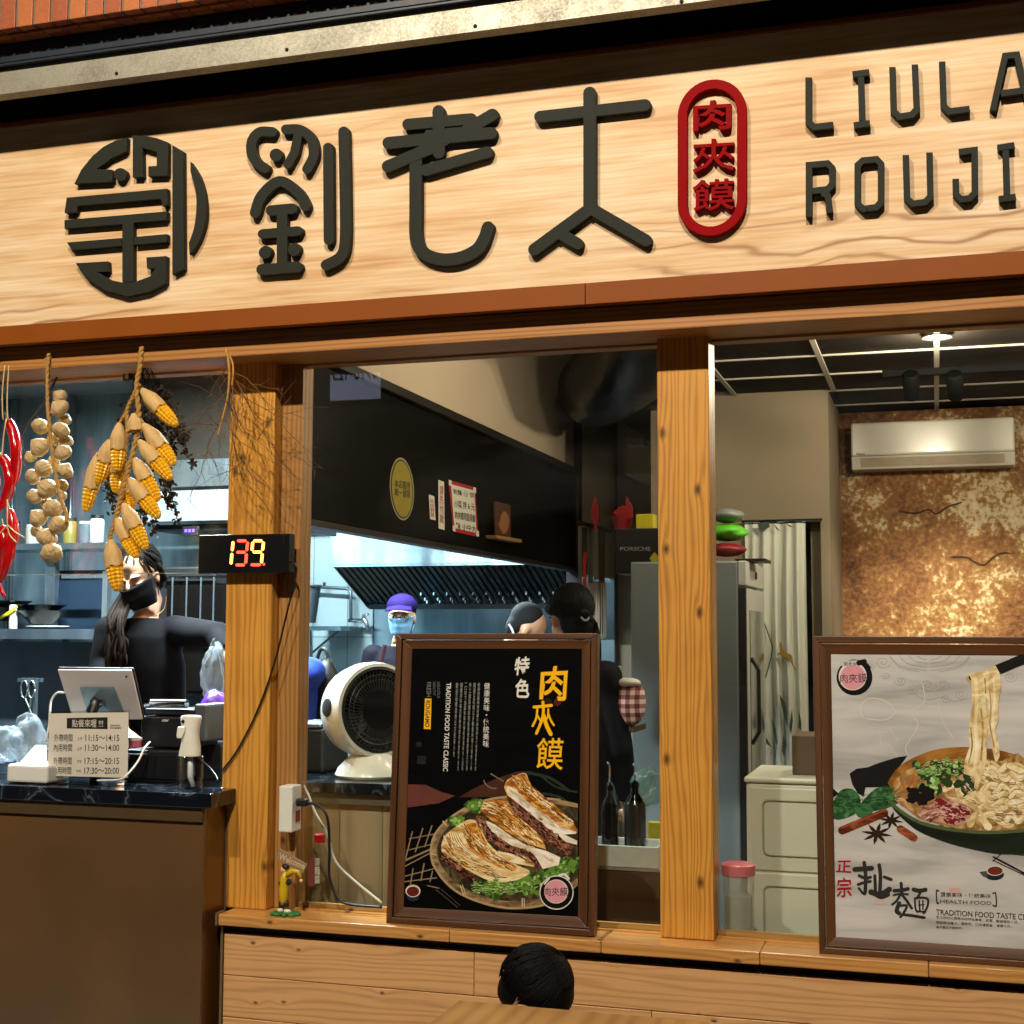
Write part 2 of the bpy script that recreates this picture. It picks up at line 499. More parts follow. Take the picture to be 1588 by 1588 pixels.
# ================================================================ MATERIALS OF THE FRONT
def sign_wood():
    """pale laminate: fine straight fibre all over, dark wavy figure along the lower third"""
    m, nt, b = _new('sign_laminate')
    tc = nd(nt, 'TexCoord'); sx = nd(nt, 'SeparateXYZ'); nt.links.new(tc.outputs['Object'], sx.inputs[0])
    X, Z = sx.outputs[0], sx.outputs[2]
    def nz(ax, az, sc, det=4, dist=0.0, off=0.0):
        cb = nd(nt, 'CombineXYZ'); nt.links.new(math_(nt, 'MULTIPLY', X, ax), cb.inputs[0]); nt.links.new(math_(nt, 'MULTIPLY', Z, az), cb.inputs[1]); cb.inputs[2].default_value = off
        n = nd(nt, 'TexNoise'); n.inputs['Scale'].default_value = sc; n.inputs['Detail'].default_value = det; n.inputs['Distortion'].default_value = dist
        nt.links.new(cb.outputs[0], n.inputs['Vector']); return n.outputs[0]
    fib, fib2, big, wav, msk = nz(0.035, 1, 110, 5), nz(0.06, 1, 34, 4, 0.4, 3.0), nz(0.5, 1, 3.0, 5, 1.0, 7.0), nz(0.55, 1.3, 2.2, 3, 0.6, 11.0), nz(0.45, 1, 2.6, 2, 0.0, 17.0)
    f = math_(nt, 'ADD', math_(nt, 'MULTIPLY', fib, 0.4), math_(nt, 'ADD', math_(nt, 'MULTIPLY', fib2, 0.45), math_(nt, 'MULTIPLY', big, 0.35)))
    base = ramp(nt, f, [(0.44, '#c79a68'), (0.56, '#d9b588'), (0.66, '#e3c69f'), (0.76, '#ebd4b3')])
    ph = math_(nt, 'ADD', math_(nt, 'MULTIPLY', Z, 130), math_(nt, 'MULTIPLY', wav, 34))
    ln = math_(nt, 'POWER', math_(nt, 'MULTIPLY_ADD', math_(nt, 'SINE', ph), 0.5, 0.5), 9.0)
    def step(v, a0, a1):
        r_ = nd(nt, 'MapRange', interpolation_type='SMOOTHSTEP'); r_.inputs[1].default_value = a0; r_.inputs[2].default_value = a1; nt.links.new(v, r_.inputs[0]); return r_.outputs[0]
    low = step(math_(nt, 'ADD', Z, math_(nt, 'MULTIPLY', wav, -0.25)), 0.16, 0.02)
    k = math_(nt, 'MULTIPLY', ln, math_(nt, 'ADD', math_(nt, 'MULTIPLY', low, step(msk, 0.38, 0.55)), math_(nt, 'MULTIPLY', step(msk, 0.55, 0.7), 0.25)), clamp=True)
    mx = nd(nt, 'Mix', data_type='RGBA'); nt.links.new(math_(nt, 'MULTIPLY', k, 0.75), mx.inputs[0]); nt.links.new(base, mx.inputs[6]); mx.inputs[7].default_value = col('#8f5a28')
    nt.links.new(mx.outputs[2], b.inputs['Base Color']); b.inputs['Roughness'].default_value = 0.5; b.inputs['Specular IOR Level'].default_value = 0.3
    return m
m_sign = sign_wood()
m_post = wood('post_pine', '#d0953c', '#8a500f', 'Z', freq=430, amp=62, line=1.6, contrast=0.5, knots=0.07, kscale=6.2, blotch=0.4, rough=0.45, coat=0.25, stretch=0.08, fiber=0.4, nscale=9)
m_beam = wood('beam_pine', '#b27a3c', '#6e3f14', 'X', freq=420, amp=24, line=2.0, contrast=0.5, knots=0.05, kscale=3.0, rough=0.5, coat=0.15)
m_sill = wood('sill_pine', '#c89250', '#8a5424', 'X', freq=420, amp=40, line=1.6, contrast=0.4, fiber=0.5, knots=0.04, kscale=6.0, rough=0.32, coat=0.5, blotch=0.35)
m_plank = wood('plank_pine', '#cf9f6a', '#96683a', 'X', freq=300, amp=60, line=2.4, contrast=0.42, fiber=0.5, knots=0.04, kscale=7.5, rough=0.55, coat=0.1, blotch=0.25)
m_brown = M('brown_trim', '#86460f', 0.5, spec=0.2, var=0.1, scale=8, coat=0.1)
m_darkbrown = M('dark_brown_shade', '#2a1a10', 0.6, var=0.2)  # brown kept dark to carry the shade under the sign and sill
m_black = M('black_paint', '#0d0d0e', 0.5, var=0.2)
m_letter = M('letter_charcoal', '#2a2c26', 0.6, var=0.1, scale=60, bump=0.05, spec=0.12)
m_red = M('letter_red', '#8a0104', 0.6, var=0.12, scale=40, spec=0.06)
m_navy = M('navy_rail_paint', '#1c2530', 0.45, var=0.2)
m_bolt = M('bolt_dark', '#15110c', 0.6, metal=0.6)
m_mortar_d = M('mortar', '#6e665a', 0.9, var=0.3, scale=80, bump=0.4)
m_brick = [M('brick_face_%d' % i, c, 0.55, var=0.22, scale=35, bump=0.15) for i, c in enumerate(('#a85a30', '#9c4f2c', '#b0642f'))]
def steel_galv():
    m, nt, b = _new('galvanised_steel')
    tc = nd(nt, 'TexCoord')
    vo = nd(nt, 'TexVoronoi'); vo.inputs['Scale'].default_value = 170; nt.links.new(tc.outputs['Object'], vo.inputs['Vector'])
    nz = nd(nt, 'TexNoise'); nz.inputs['Scale'].default_value = 9; nz.inputs['Detail'].default_value = 8; nt.links.new(tc.outputs['Object'], nz.inputs['Vector'])
    f = math_(nt, 'MULTIPLY_ADD', vo.outputs['Color'], 0.35, math_(nt, 'MULTIPLY', nz.outputs[0], 0.75), clamp=True)
    nt.links.new(ramp(nt, f, [(0.2, '#7a766a'), (0.55, '#a09c8c'), (0.9, '#b8b5a4')]), b.inputs['Base Color'])
    b.inputs['Metallic'].default_value = 0.55
    nt.links.new(ramp(nt, f, [(0.2, 0.62), (0.9, 0.4)]), b.inputs['Roughness'])
    bp = nd(nt, 'Bump'); bp.inputs['Strength'].default_value = 0.2; bp.inputs['Distance'].default_value = 0.004
    nt.links.new(nz.outputs[0], bp.inputs['Height']); nt.links.new(bp.outputs[0], b.inputs['Normal'])
    return m
m_galv = steel_galv()
m_pane = glass('window_glass', (0.93, 0.96, 0.95), 1.0, dirt_haze=0.007)

XL, XR = -4.7, 1.5                       # the front goes on past both sides of the frame
# ================================================================ GROUND
def paving():
    m, nt, b = _new('street_paving')
    tc = nd(nt, 'TexCoord')
    br = nd(nt, 'TexBrick'); br.inputs['Scale'].default_value = 1.0
    br.inputs['Brick Width'].default_value = 0.6; br.inputs['Row Height'].default_value = 0.3; br.inputs['Mortar Size'].default_value = 0.006
    br.inputs['Color1'].default_value = col('#6b665e'); br.inputs['Color2'].default_value = col('#787066'); br.inputs['Mortar'].default_value = col('#3a3733')
    nt.links.new(tc.outputs['Object'], br.inputs['Vector']); nt.links.new(br.outputs['Color'], b.inputs['Base Color'])
    b.inputs['Roughness'].default_value = 0.6
    return m
structure('pavement', MB().box(-40, 40, -40, -0.13, -0.2, 0.0), paving())

# ================================================================ BRICK LINTEL ABOVE THE SHOP
YB = -0.43
zb = px(0, 46, YB).z
t = thing('brick_lintel', 'orange brick course above the steel shutter box, top left', 'brick wall', (-2.4, -0.4, zb))
part('mortar', MB().box(XL, XR, YB + 0.006, -0.05, zb + 0.004, zb + 0.9), m_mortar_d, t)
bw, bj = 0.0525, 0.0085
proto = {}
k = 0
x = px(2, 20, YB).x - 0.003
x -= 10 * (bw + bj)
while x < -0.9:
    mb = MB().box(x, x + bw, YB, YB + 0.03, zb, zb + 0.21)
    part('brick', mb, m_brick[(k * 7) % 3], t, bevel=0.0025)
    k += 1; x += bw + bj
x = -4.0; k = 0
while x < -0.6:                                                     # course above
    part('brick', MB().box(x, x + 0.2, YB, YB + 0.03, zb + 0.219, zb + 0.271), m_brick[(k * 5 + 1) % 3], t, bevel=0.0025)
    k += 1; x += 0.209
for row, (ya, yb2) in enumerate(((YB + 0.032, YB + 0.054), (YB + 0.056, YB + 0.078))):   # underside of the course
    x = -3.9 + 0.07 * row; k = 0
    while x < -0.8:
        part('brick', MB().box(x, x + 0.058, ya, yb2, zb - 0.006, zb + 0.02), m_brick[(k * 11 + row) % 3], t, bevel=0.0015)
        k += 1; x += 0.062

# ================================================================ ROLLER SHUTTER BOX
YG = -0.345
zl = px(700, 53.5, YG).z                                            # bottom lip
z1 = px(0, 133, YG).z - px(0, 149.3, YG).z                          # flange height
z2 = px(0, 108, YG).z - px(0, 149.3, YG).z
t = thing('shutter_box', 'galvanised steel roller shutter box running above the wooden sign', 'shutter', (-1.5, -0.3, zl))
mb = MB()
prof = [(YG, zl), (YG, zl + z1), (YG + 0.006, zl + z1 + 0.001), (YG + 0.006, zl + z2), (YG + 0.03, zl + z2), (YG + 0.03, zl + 0.25), (YG + 0.036, zl + 0.25), (YG + 0.036, zl + 0.012), (YG + 0.045, zl + 0.008), (YG + 0.045, zl)]
mb.prism([(XL, y, z) for y, z in prof], (XR - XL, 0, 0))
part('steel_face', mb, m_galv, t)
part('box_back', MB().box(XL, XR, YG + 0.05, -0.1, zl + 0.19, zl + 0.2).box(XL, XR, -0.112, -0.1, zl - 0.1, zl + 0.19), m_black, t)
zr = px(0, 104, YG - 0.008).z
part('rail', MB().box(XL, XR, YG - 0.008, YG + 0.004, zr + 0.012, zb - 0.012).box(XL, XR, YG - 0.012, YG, zr, zr + 0.009), m_navy, t, bevel=0.002)
for (u, v) in ((181, 114), (445, 77), (737, 40.5), (1057, 2.5), (-80, 148)):
    p = px(u, v, YG); part('bolt', MB().lathe(p + Vector((0, 0.001, 0)), [(0.0055, 0), (0.0055, 0.003), (0.003, 0.0045)], 10, (0, -1, 0)), m_bolt, t)

# ================================================================ THE SIGN
YS = -0.17
zs0 = px(794, 447.5, YS).z
zs1 = px(794, 101, YS).z
zt = px(794, 480, YS - 0.004).z                                      # bottom of the brown trim
sign = thing('shop_sign', 'long light wood shop sign with raised dark lettering and red oval', 'sign', (-1.4, YS, zt))
part('board', MB().box(XL, XR, YS, YS + 0.025, zs0, zs1), m_sign, sign)
xsj = px(908, 460, YS).x
for xa_, xb_ in ((XL, xsj - 0.0007), (xsj + 0.0007, XR)):
    part('bottom_trim', MB().box(xa_, xb_, YS - 0.004, YS + 0.03, zt, zs0 - 0.0015), m_brown, sign, bevel=0.0015)
part('top_trim', MB().box(XL, XR, YS - 0.006, YS + 0.03, zs1 + 0.001, zs1 + 0.016), m_brown, sign, bevel=0.0015)
part('soffit', MB().box(XL, XR, YS + 0.031, 0.02, zt + 0.004, zt + 0.02), m_darkbrown, sign)
YF = YS - 0.021
SF = plane_at(YF)
_lift = [0]
def raised(mb, poly, depth=0.0208):
    _lift[0] = (_lift[0] + 1) % 29
    d = Vector((0, -0.00004 * _lift[0], 0))
    mb.prism([SF(u, v) + d for u, v in poly], (0, depth, 0))
def c1(p): return (p[0] / 1.985, p[1] / 1.985)
def c2(p): return (788 + p[0] / 1.985, p[1] / 1.985)
def strokes(lst, conv, mb=None):
    mb = mb or MB()
    for pts, w in lst:
        raised(mb, stroke2d([conv(p) for p in pts], w / 1.985))
    return mb
# round emblem
mb = MB()
for poly in ([(228, 566), (250, 522), (284, 480), (320, 450), (355, 432), (391, 423), (389, 466), (345, 486), (298, 520), (345, 522), (346, 560)],
             [(408, 417), (440, 417), (480, 424), (517, 438), (516, 541), (456, 543), (456, 512), (482, 510), (482, 468), (438, 455), (440, 545), (408, 546)],
             [(205, 608), (514, 580), (516, 632), (500, 634), (494, 612), (238, 634), (234, 655), (198, 655)],
             [(198, 677), (514, 650), (514, 677), (410, 686), (410, 868), (376, 868), (376, 690), (198, 704)],
             [(205, 746), (374, 732), (374, 757), (222, 770)], [(412, 729), (514, 720), (514, 745), (412, 754)],
             [(232, 810), (332, 804), (334, 836), (300, 838), (342, 862), (374, 869), (412, 869), (462, 850), (478, 826), (452, 826), (450, 792), (512, 788), (511, 872), (462, 898), (392, 913), (320, 893), (268, 858)],
             [(530, 446), (564, 466), (566, 828), (530, 846)],
             curve2d([(586, 497), (615, 545), (632, 610), (632, 680), (612, 745), (583, 784)], 4) + curve2d([(581, 748), (597, 700), (604, 640), (602, 590), (586, 528)], 4)):
    raised(mb, [c1(p) for p in poly])
raised(mb, [c1(p) for p in circ2d(370, 537, 20)])
part('emblem', mb, m_letter, sign, bevel=0.0012, label='round dark emblem of a character set in a circle')
# the three big characters
mb = strokes([(curve2d([(838, 406), (800, 406), (776, 432), (774, 470), (790, 500), (816, 518)]), 31), (curve2d([(880, 398), (925, 400), (958, 428), (965, 478), (945, 520)]), 31),
              ([(916, 420), (906, 470), (886, 506)], 28), (curve2d([(785, 655), (805, 602), (860, 558), (916, 592), (940, 634)]), 33),
              ([(834, 648), (900, 642)], 33), ([(868, 660), (868, 815)], 33), ([(808, 720), (917, 711)], 30), ([(815, 778), (818, 775)], 38), ([(905, 770), (907, 766)], 38), ([(806, 830), (914, 822)], 35),
              ([(1010, 455), (1012, 738)], 32), (curve2d([(1058, 406), (1062, 600), (1062, 740), (1048, 790), (1004, 816)]), 34)], c1)
raised(mb, [c1(p) for p in circ2d(850, 477, 20)])
part('character', mb, m_letter, sign, bevel=0.0012)
mb = strokes([([(1350, 342), (1350, 470)], 38), ([(1256, 383), (1450, 366)], 36), ([(1516, 353), (1440, 398)], 38), ([(1340, 450), (1194, 512)], 38), ([(1196, 440), (1512, 410)], 38), ([(1310, 524), (1500, 468)], 36),
              (curve2d([(1279, 480), (1279, 640), (1280, 730), (1300, 775), (1350, 797), (1410, 795), (1465, 770), (1490, 735), (1502, 700)], 5), 39)], c1)
raised(mb, [c1(p) for p in [(1310, 400), (1440, 388), (1460, 400), (1370, 450), (1310, 470), (1290, 450)]])
part('character', mb, m_letter, sign, bevel=0.0012)
mb = strokes([([(251, 286), (251, 640)], 40), ([(98, 359), (422, 323)], 37), ([(252, 642), (80, 768)], 38), ([(262, 646), (424, 740)], 38), ([(168, 724), (214, 750)], 36)], c2)
part('character', mb, m_letter, sign, bevel=0.0012)
# red oval with three small characters
uc, vc = 1104.2, 244.3
def stad(hw, hh, n=18):
    o = []
    for k in range(n + 1): a = math.pi * k / n; o.append((uc + hw * math.cos(a), vc - (hh - hw) - hw * math.sin(a)))
    for k in range(n + 1): a = math.pi + math.pi * k / n; o.append((uc + hw * math.cos(a), vc + (hh - hw) - hw * math.sin(a)))
    return [(u, v - 0.085 * (u - uc)) for u, v in o]
A = stad(53.5, 121.5); B = stad(38.5, 106.5)
mb = MB(); n = len(A); dp = Vector((0, 0.0208, 0))
fa = [SF(u, v) for u, v in A]; fb = [SF(u, v) for u, v in B]
mb.add(fa + fb + [p + dp for p in fa] + [p + dp for p in fb],
       [f for i in range(n) for j in [(i + 1) % n] for f in ((i, j, n + j, n + i), (2 * n + j, 2 * n + i, 3 * n + i, 3 * n + j), (j, i, 2 * n + i, 2 * n + j), (n + i, n + j, 3 * n + j, 3 * n + i))])
part('oval_ring', mb, m_red, sign, bevel=0.0015, smooth=30)
def c8(x, y): return (1030 + x / 5.88, 110 + y / 5.88)
for ch, (xa, ya, xb, yb_) in (('肉', (262, 268, 610, 540)), ('夾', (258, 618, 645, 915)), ('饃', (258, 985, 645, 1272))):
    a = c8(xa, ya + 12); b2 = c8(xb, ya - 12); c_ = c8(xb, yb_ - 12); d_ = c8(xa, yb_ + 12)
    mb = text_mb(ch, (a, b2, c_, d_), SF, Vector((0, -0.0005, 0)), depth=0.020, bold=(0.02 if ch == '肉' else 0.009))
    part('small_character', mb, m_red, sign)
# latin lettering
def letter(name, lst):
    mb = MB()
    for pts in lst:
        raised(mb, stroke2d([c2(p) for p in pts], 10.2, round_cap=False))
    part('letter', mb, m_letter, sign, bevel=0.0008)
letter('L', [[(925, 238), (925, 376), (941, 391), (1001, 384)]])
letter('I', [[(1060, 229), (1112, 222)], [(1086, 236), (1090, 372)], [(1064, 386), (1114, 379)]])
letter('U', [[(1183, 206), (1187, 343), (1204, 359), (1243, 353), (1258, 335), (1252, 198)]])
letter('L', [[(1336, 189), (1341, 327), (1358, 343), (1421, 335)]])
letter('A', [[(1492, 340), (1530, 172), (1566, 168), (1606, 334)], [(1516, 288), (1588, 278)]])
letter('R', [[(926, 668), (926, 508), (984, 503), (998, 518), (998, 566), (984, 582), (936, 588)], [(966, 592), (984, 602), (990, 655)]])
letter('O', [[(1104, 642), (1092, 642), (1076, 627), (1076, 508), (1092, 494), (1134, 490), (1148, 505), (1148, 622), (1133, 638), (1104, 641)]])
letter('U', [[(1224, 477), (1228, 611), (1245, 627), (1284, 622), (1300, 605), (1297, 469)]])
letter('J', [[(1388, 468), (1436, 462), (1437, 593), (1421, 610), (1394, 613), (1379, 599), (1378, 550)]])
letter('I', [[(1507, 455), (1559, 447)], [(1532, 462), (1536, 600)], [(1511, 613), (1563, 606)]])
letter('O', [[(1690, 300), (1676, 300), (1660, 285), (1655, 170), (1670, 155), (1716, 150), (1730, 165), (1732, 285), (1718, 298), (1690, 301)]])
letter('A', [[(1655, 590), (1690, 430), (1725, 426), (1766, 580)], [(1680, 540), (1750, 530)]])

# ================================================================ TIMBER FRAME
YH = -0.12
zh = px(794, 526, YH).z
zr0 = px(794, 549, 0.05).z
single('header_beam', MB().box(XL, XR, YH, 0.048, zh, zt + 0.003), m_beam, 'horizontal pine header beam running under the shop sign', 'beam', bevel=0.003)
single('window_rail', MB().box(XL, XR, 0.05, 0.10, zr0, zh + 0.1), m_beam, 'narrow darker pine rail along the top of the windows', 'rail', bevel=0.002)
YSI = -0.09
zsl = px(794, 1449.5, YSI).z; zsb = zsl - 0.033
xs0 = px(338, 1423, YSI).x
P1 = (px(356, 640, 0).x, px(426, 660, 0).x)
P2 = (px(1018.5, 560, 0).x, px(1098.6, 545, 0).x)
single('timber_post', MB().box(P1[0], P1[1], 0, 0.13, zsl + 0.0005, zh + 0.06), m_post, 'orange pine post carrying the number display beside the counter', 'post', 'pine posts', bevel=0.004)
single('timber_post', MB().box(P2[0], P2[1], 0, 0.11, zsl + 0.0005, zh + 0.06), m_post, 'bright orange pine post between the two framed posters', 'post', 'pine posts', bevel=0.004)
xj = px(465, 900, 0.045).x
single('window_jamb', MB().box(P1[1] + 0.0015, xj, 0.045, 0.12, zsl + 0.0005, zr0 + 0.02), wood('jamb_pine', '#a5763c', '#5e3a14', 'Z', freq=420, amp=24, knots=0.04, kscale=5, contrast=0.5), 'narrow pine window jamb with the power socket, right of the number display', 'jamb', bevel=0.002)
# sill in four lengths
sill = thing('window_sill', 'varnished pine sill carrying the two posters', 'sill', (-0.9, 0, zsb))
cuts = [xs0, px(697, 1440, YSI).x, px(932, 1463, YSI).x, px(1178, 1480, YSI).x, px(1440, 1497, YSI).x, XR]
for i in range(5):
    part('sill_board', MB().box(cuts[i] + 0.0006, cuts[i + 1] - 0.0006, YSI, 0.16, zsb, zsl), m_sill, sill, bevel=0.003)
# plank wall under the sill
YP = -0.062
wall = thing('plank_wall', 'knotty pine board wall below the window sill', 'wall', (-0.9, YP, 0))
part('batten', MB().box(xs0 + 0.004, XR, YP + 0.024, 0.12, 0.0, zsb - 0.004).box(xs0 + 0.006, XR, -0.045, YP + 0.0235, zsb - 0.02, zsb - 0.006), m_darkbrown, wall)
zrow = px(1180, 1508.5, YP).z; rh = 0.121; r_ = 0
while zrow > 0.02:
    xc = [xs0 + 0.006, px(735, 1510, YP).x if r_ % 2 == 0 else px(1010, 1510, YP).x, 0.55 if r_ % 2 == 0 else 0.2, XR]
    for i in range(3):
        part('plank', MB().box(xc[i] + 0.0008, xc[i + 1] - 0.0008, YP, YP + 0.023, max(0.005, zrow - rh), zrow - 0.002), m_plank, wall, bevel=0.002)
    zrow -= rh; r_ += 1
m_alu = M('trim_metal', '#a08c6c', 0.35, metal=0.7, var=0.1)
part('corner_trim', MB().box(xs0 - 0.008, xs0 - 0.001, YSI - 0.002, -0.05, zsb + 0.0, zsl + 0.003).box(xs0 - 0.003, xs0 + 0.004, YP - 0.004, -0.04, 0.0, zsb - 0.001), m_alu, wall)

# window panes
zg0 = zsl - 0.002
w = thing('window', 'large clear window pane between the two pine posts', 'window', ((xj + P2[0]) / 2, 0.06, zsl), 'shop windows')
part('glass', MB().box(xj + 0.001, P2[0] - 0.001, 0.058, 0.064, zg0 + 0.006, zr0 + 0.015), m_pane, w)
part('glazing_bead', MB().box(xj + 0.001, P2[0] - 0.001, 0.066, 0.08, zsl + 0.0005, zsl + 0.018).box(xj + 0.001, P2[0] - 0.001, 0.04, 0.056, zsl + 0.0005, zsl + 0.004), m_sill, w)
w = thing('window', 'clear window pane right of the brighter post, before the air conditioner', 'window', ((XR + P2[1]) / 2, 0.06, zsl), 'shop windows')
part('glass', MB().box(P2[1] + 0.001, XR, 0.058, 0.064, zg0 + 0.006, zr0 + 0.015), m_pane, w)
part('glazing_bead', MB().box(P2[1] + 0.001, XR, 0.066, 0.08, zsl + 0.0005, zsl + 0.018).box(P2[1] + 0.001, XR, 0.04, 0.056, zsl + 0.0005, zsl + 0.004), m_sill, w)
zgl = px(200, 889, 0.058).z
w = thing('hanging_glass_screen', 'clear glass screen hung over the counter behind the corn and garlic', 'glass screen', (P1[0] - 0.6, 0.06, zgl))
part('glass', MB().box(XL, P1[0] - 0.002, 0.058, 0.066, zgl, zr0 + 0.015), m_pane, w)
part('glass_edge', MB().box(XL, P1[0] - 0.002, 0.0575, 0.0665, zgl - 0.0025, zgl), M('glass_edge', '#9fb4b4', 0.2, var=0.05), w)
m_chrome = M('chrome', '#c9ccd0', 0.15, metal=1.0, var=0.04)
for (u, v) in ((14, 566), (197, 580)):
    p = px(u, v, 0.03)
    part('clamp', MB().box(p.x - 0.017, p.x + 0.017, 0.03, 0.056, p.z - 0.022, p.z + 0.022), m_black, w, bevel=0.003)
    part('clamp_plate', MB().box(p.x - 0.008, p.x + 0.006, 0.027, 0.0295, p.z - 0.017, p.z + 0.017), m_chrome, w, bevel=0.001)

# ================================================================ SERVICE COUNTER
def counter_panel():
    m, nt, b = _new('counter_laminate')
    tc = nd(nt, 'TexCoord'); nz = nd(nt, 'TexNoise'); nz.inputs['Scale'].default_value = 3
    nt.links.new(tc.outputs['Object'], nz.inputs['Vector'])
    nt.links.new(ramp(nt, nz.outputs[0], [(0.3, '#564028'), (0.7, '#62482c')]), b.inputs['Base Color'])
    b.inputs['Roughness'].default_value = 0.24
    b.inputs['Coat Weight'].default_value = 0.3; b.inputs['Coat Roughness'].default_value = 0.1
    return m
def marble():
    m, nt, b = _new('dark_marble')
    tc = nd(nt, 'TexCoord'); nz = nd(nt, 'TexNoise'); nz.inputs['Scale'].default_value = 5; nz.inputs['Detail'].default_value = 9; nz.inputs['Distortion'].default_value = 1.5
    nt.links.new(tc.outputs['Object'], nz.inputs['Vector'])
    f = math_(nt, 'ABSOLUTE', math_(nt, 'SUBTRACT', nz.outputs[0], 0.5))
    nt.links.new(ramp(nt, f, [(0.0, '#56626e'), (0.012, '#1d242e'), (0.05, '#10141b')]), b.inputs['Base Color'])
    b.inputs['Roughness'].default_value = 0.12
    return m
m_counter = counter_panel(); m_marble = marble()
YC = -0.155
zc = px(200, 1226, YC).z; xc1 = px(327, 1230, YC).x
xb1 = px(316, 1300, YC + 0.022).x
ct = thing('service_counter', 'brown front service counter with dark marble top, lower left', 'counter', (-3.0, 0.2, 0))
part('countertop', MB().box(XL, xc1, YC, -0.0015, zc - 0.043, zc).box(XL, P1[0] - 0.003, -0.001, 0.55, zc - 0.043, zc), m_marble, ct, bevel=0.003)
part('front_panel', MB().box(XL, xb1, YC + 0.022, YC + 0.04, 0.06, zc - 0.046), m_counter, ct, bevel=0.001)
part('recess_shade_strip', MB().box(XL, xb1 - 0.002, YC + 0.012, YC + 0.0215, zc - 0.085, zc - 0.044), M('recess_shade', '#4a3a24', 0.4), ct)  # dark strip stands for the shade in the recess under the countertop
part('side_panel', MB().box(xb1 - 0.018, xb1, YC + 0.0405, -0.003, 0.06, zc - 0.046).box(XL, xb1 - 0.019, 0.2, 0.5, 0.06, zc - 0.046), M('counter_side', '#5e3a18', 0.3, coat=0.3), ct)
part('edge_trim', MB().box(xb1 - 0.001, xb1 + 0.006, -0.0025, 0.0, 0.0, zc - 0.06), m_alu, ct)
part('plinth', MB().box(XL, xb1 - 0.02, YC + 0.06, 0.45, 0.0, 0.06), m_black, ct)

# ================================================================ FLOODLIGHTS OF THE ARCADE (above and in front of the frame)
def floodlight(x, y, z, tx, power, label):
    t = thing('arcade_floodlight', label, 'floodlight', (x, y, z), 'arcade floodlights')
    tgt = Vector((tx, -0.1, 1.8)); d = (tgt - Vector((x, y, z))).normalized()
    o = Vector((x, y, z))
    part('housing', MB().lathe(o - d * 0.16, [(0.03, 0), (0.05, 0.01), (0.055, 0.1), (0.07, 0.15), (0.07, 0.155)], 20, d), m_black, t, smooth=40)
    part('lens', MB().lathe(o - d * 0.012, [(0.06, 0), (0.06, 0.004)], 20, d), M('lamp_lens', '#ffe2b0', 0.3, emit=6.0, ecol='#ffdca6'), t)
    part('bracket', MB().tube([o - d * 0.1, o - d * 0.1 + Vector((0, 0, 0.25))], 0.012), m_black, t)
    lamp('floodlight_beam', 'SPOT', o + d * 0.02, power, (1.0, 0.87, 0.70), t, tgt, size=0.09, angle=70, blend=0.7)
floodlight(-2.6, -5.2, 6.5, -2.0, W_STREET[0], 'black arcade floodlight over the left end of the sign')
floodlight(0.0, -5.2, 6.5, -0.4, W_STREET[1], 'black arcade floodlight over the right end of the sign')
single('arcade_conduit', MB().box(-7, 5, -5.4, -5.1, 6.8, 6.85), m_black, 'black steel tray that carries the arcade floodlights', 'cable tray')

# ================================================================ INTERIOR SHELL
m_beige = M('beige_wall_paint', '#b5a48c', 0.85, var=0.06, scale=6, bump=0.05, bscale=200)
m_beige_shade = M('beige_wall_shaded', '#857863', 0.85, var=0.05, scale=6, bump=0.05, bscale=200)  # same beige paint, with this wall's weaker light put into its colour
m_fascia = M('fascia_black', '#0b0907', 0.45, var=0.25, scale=14, bump=0.03, spec=0.06)
m_ceil = M('ceiling_panel_dark', '#100d0a', 0.7, var=0.2, scale=20, spec=0.1)
m_grid = M('ceiling_grid_white', '#a09a8e', 0.5, var=0.06)
m_floor = M('floor_tile', '#5d564c', 0.4, var=0.2, scale=8)
def steel_wall(name, base, hi, rough=0.35, metal=0.6):
    m, nt, b = _new(name)
    tc = nd(nt, 'TexCoord'); mp = nd(nt, 'Mapping'); mp.inputs['Scale'].default_value = (1, 1, 0.25)
    nz = nd(nt, 'TexNoise'); nz.inputs['Scale'].default_value = 7; nz.inputs['Detail'].default_value = 7
    nt.links.new(tc.outputs['Object'], mp.inputs[0]); nt.links.new(mp.outputs[0], nz.inputs['Vector'])
    nt.links.new(ramp(nt, nz.outputs[0], [(0.35, base), (0.65, hi)]), b.inputs['Base Color'])
    nt.links.new(ramp(nt, nz.outputs[0], [(0.3, rough * 0.7), (0.7, rough * 1.4)]), b.inputs['Roughness'])
    b.inputs['Metallic'].default_value = metal
    bp = nd(nt, 'Bump'); bp.inputs['Strength'].default_value = 0.08; nt.links.new(nz.outputs[0], bp.inputs['Height']); nt.links.new(bp.outputs[0], b.inputs['Normal'])
    return m
m_steel = steel_wall('stainless_wall', '#4f6470', '#7d929c', 0.4, 0.5)
m_steel2 = steel_wall('stainless_bright', '#8fa2ac', '#b9c8ce', 0.25, 0.9)
m_steel3 = steel_wall('stainless_dull', '#3f4a52', '#56626a', 0.45, 0.5)
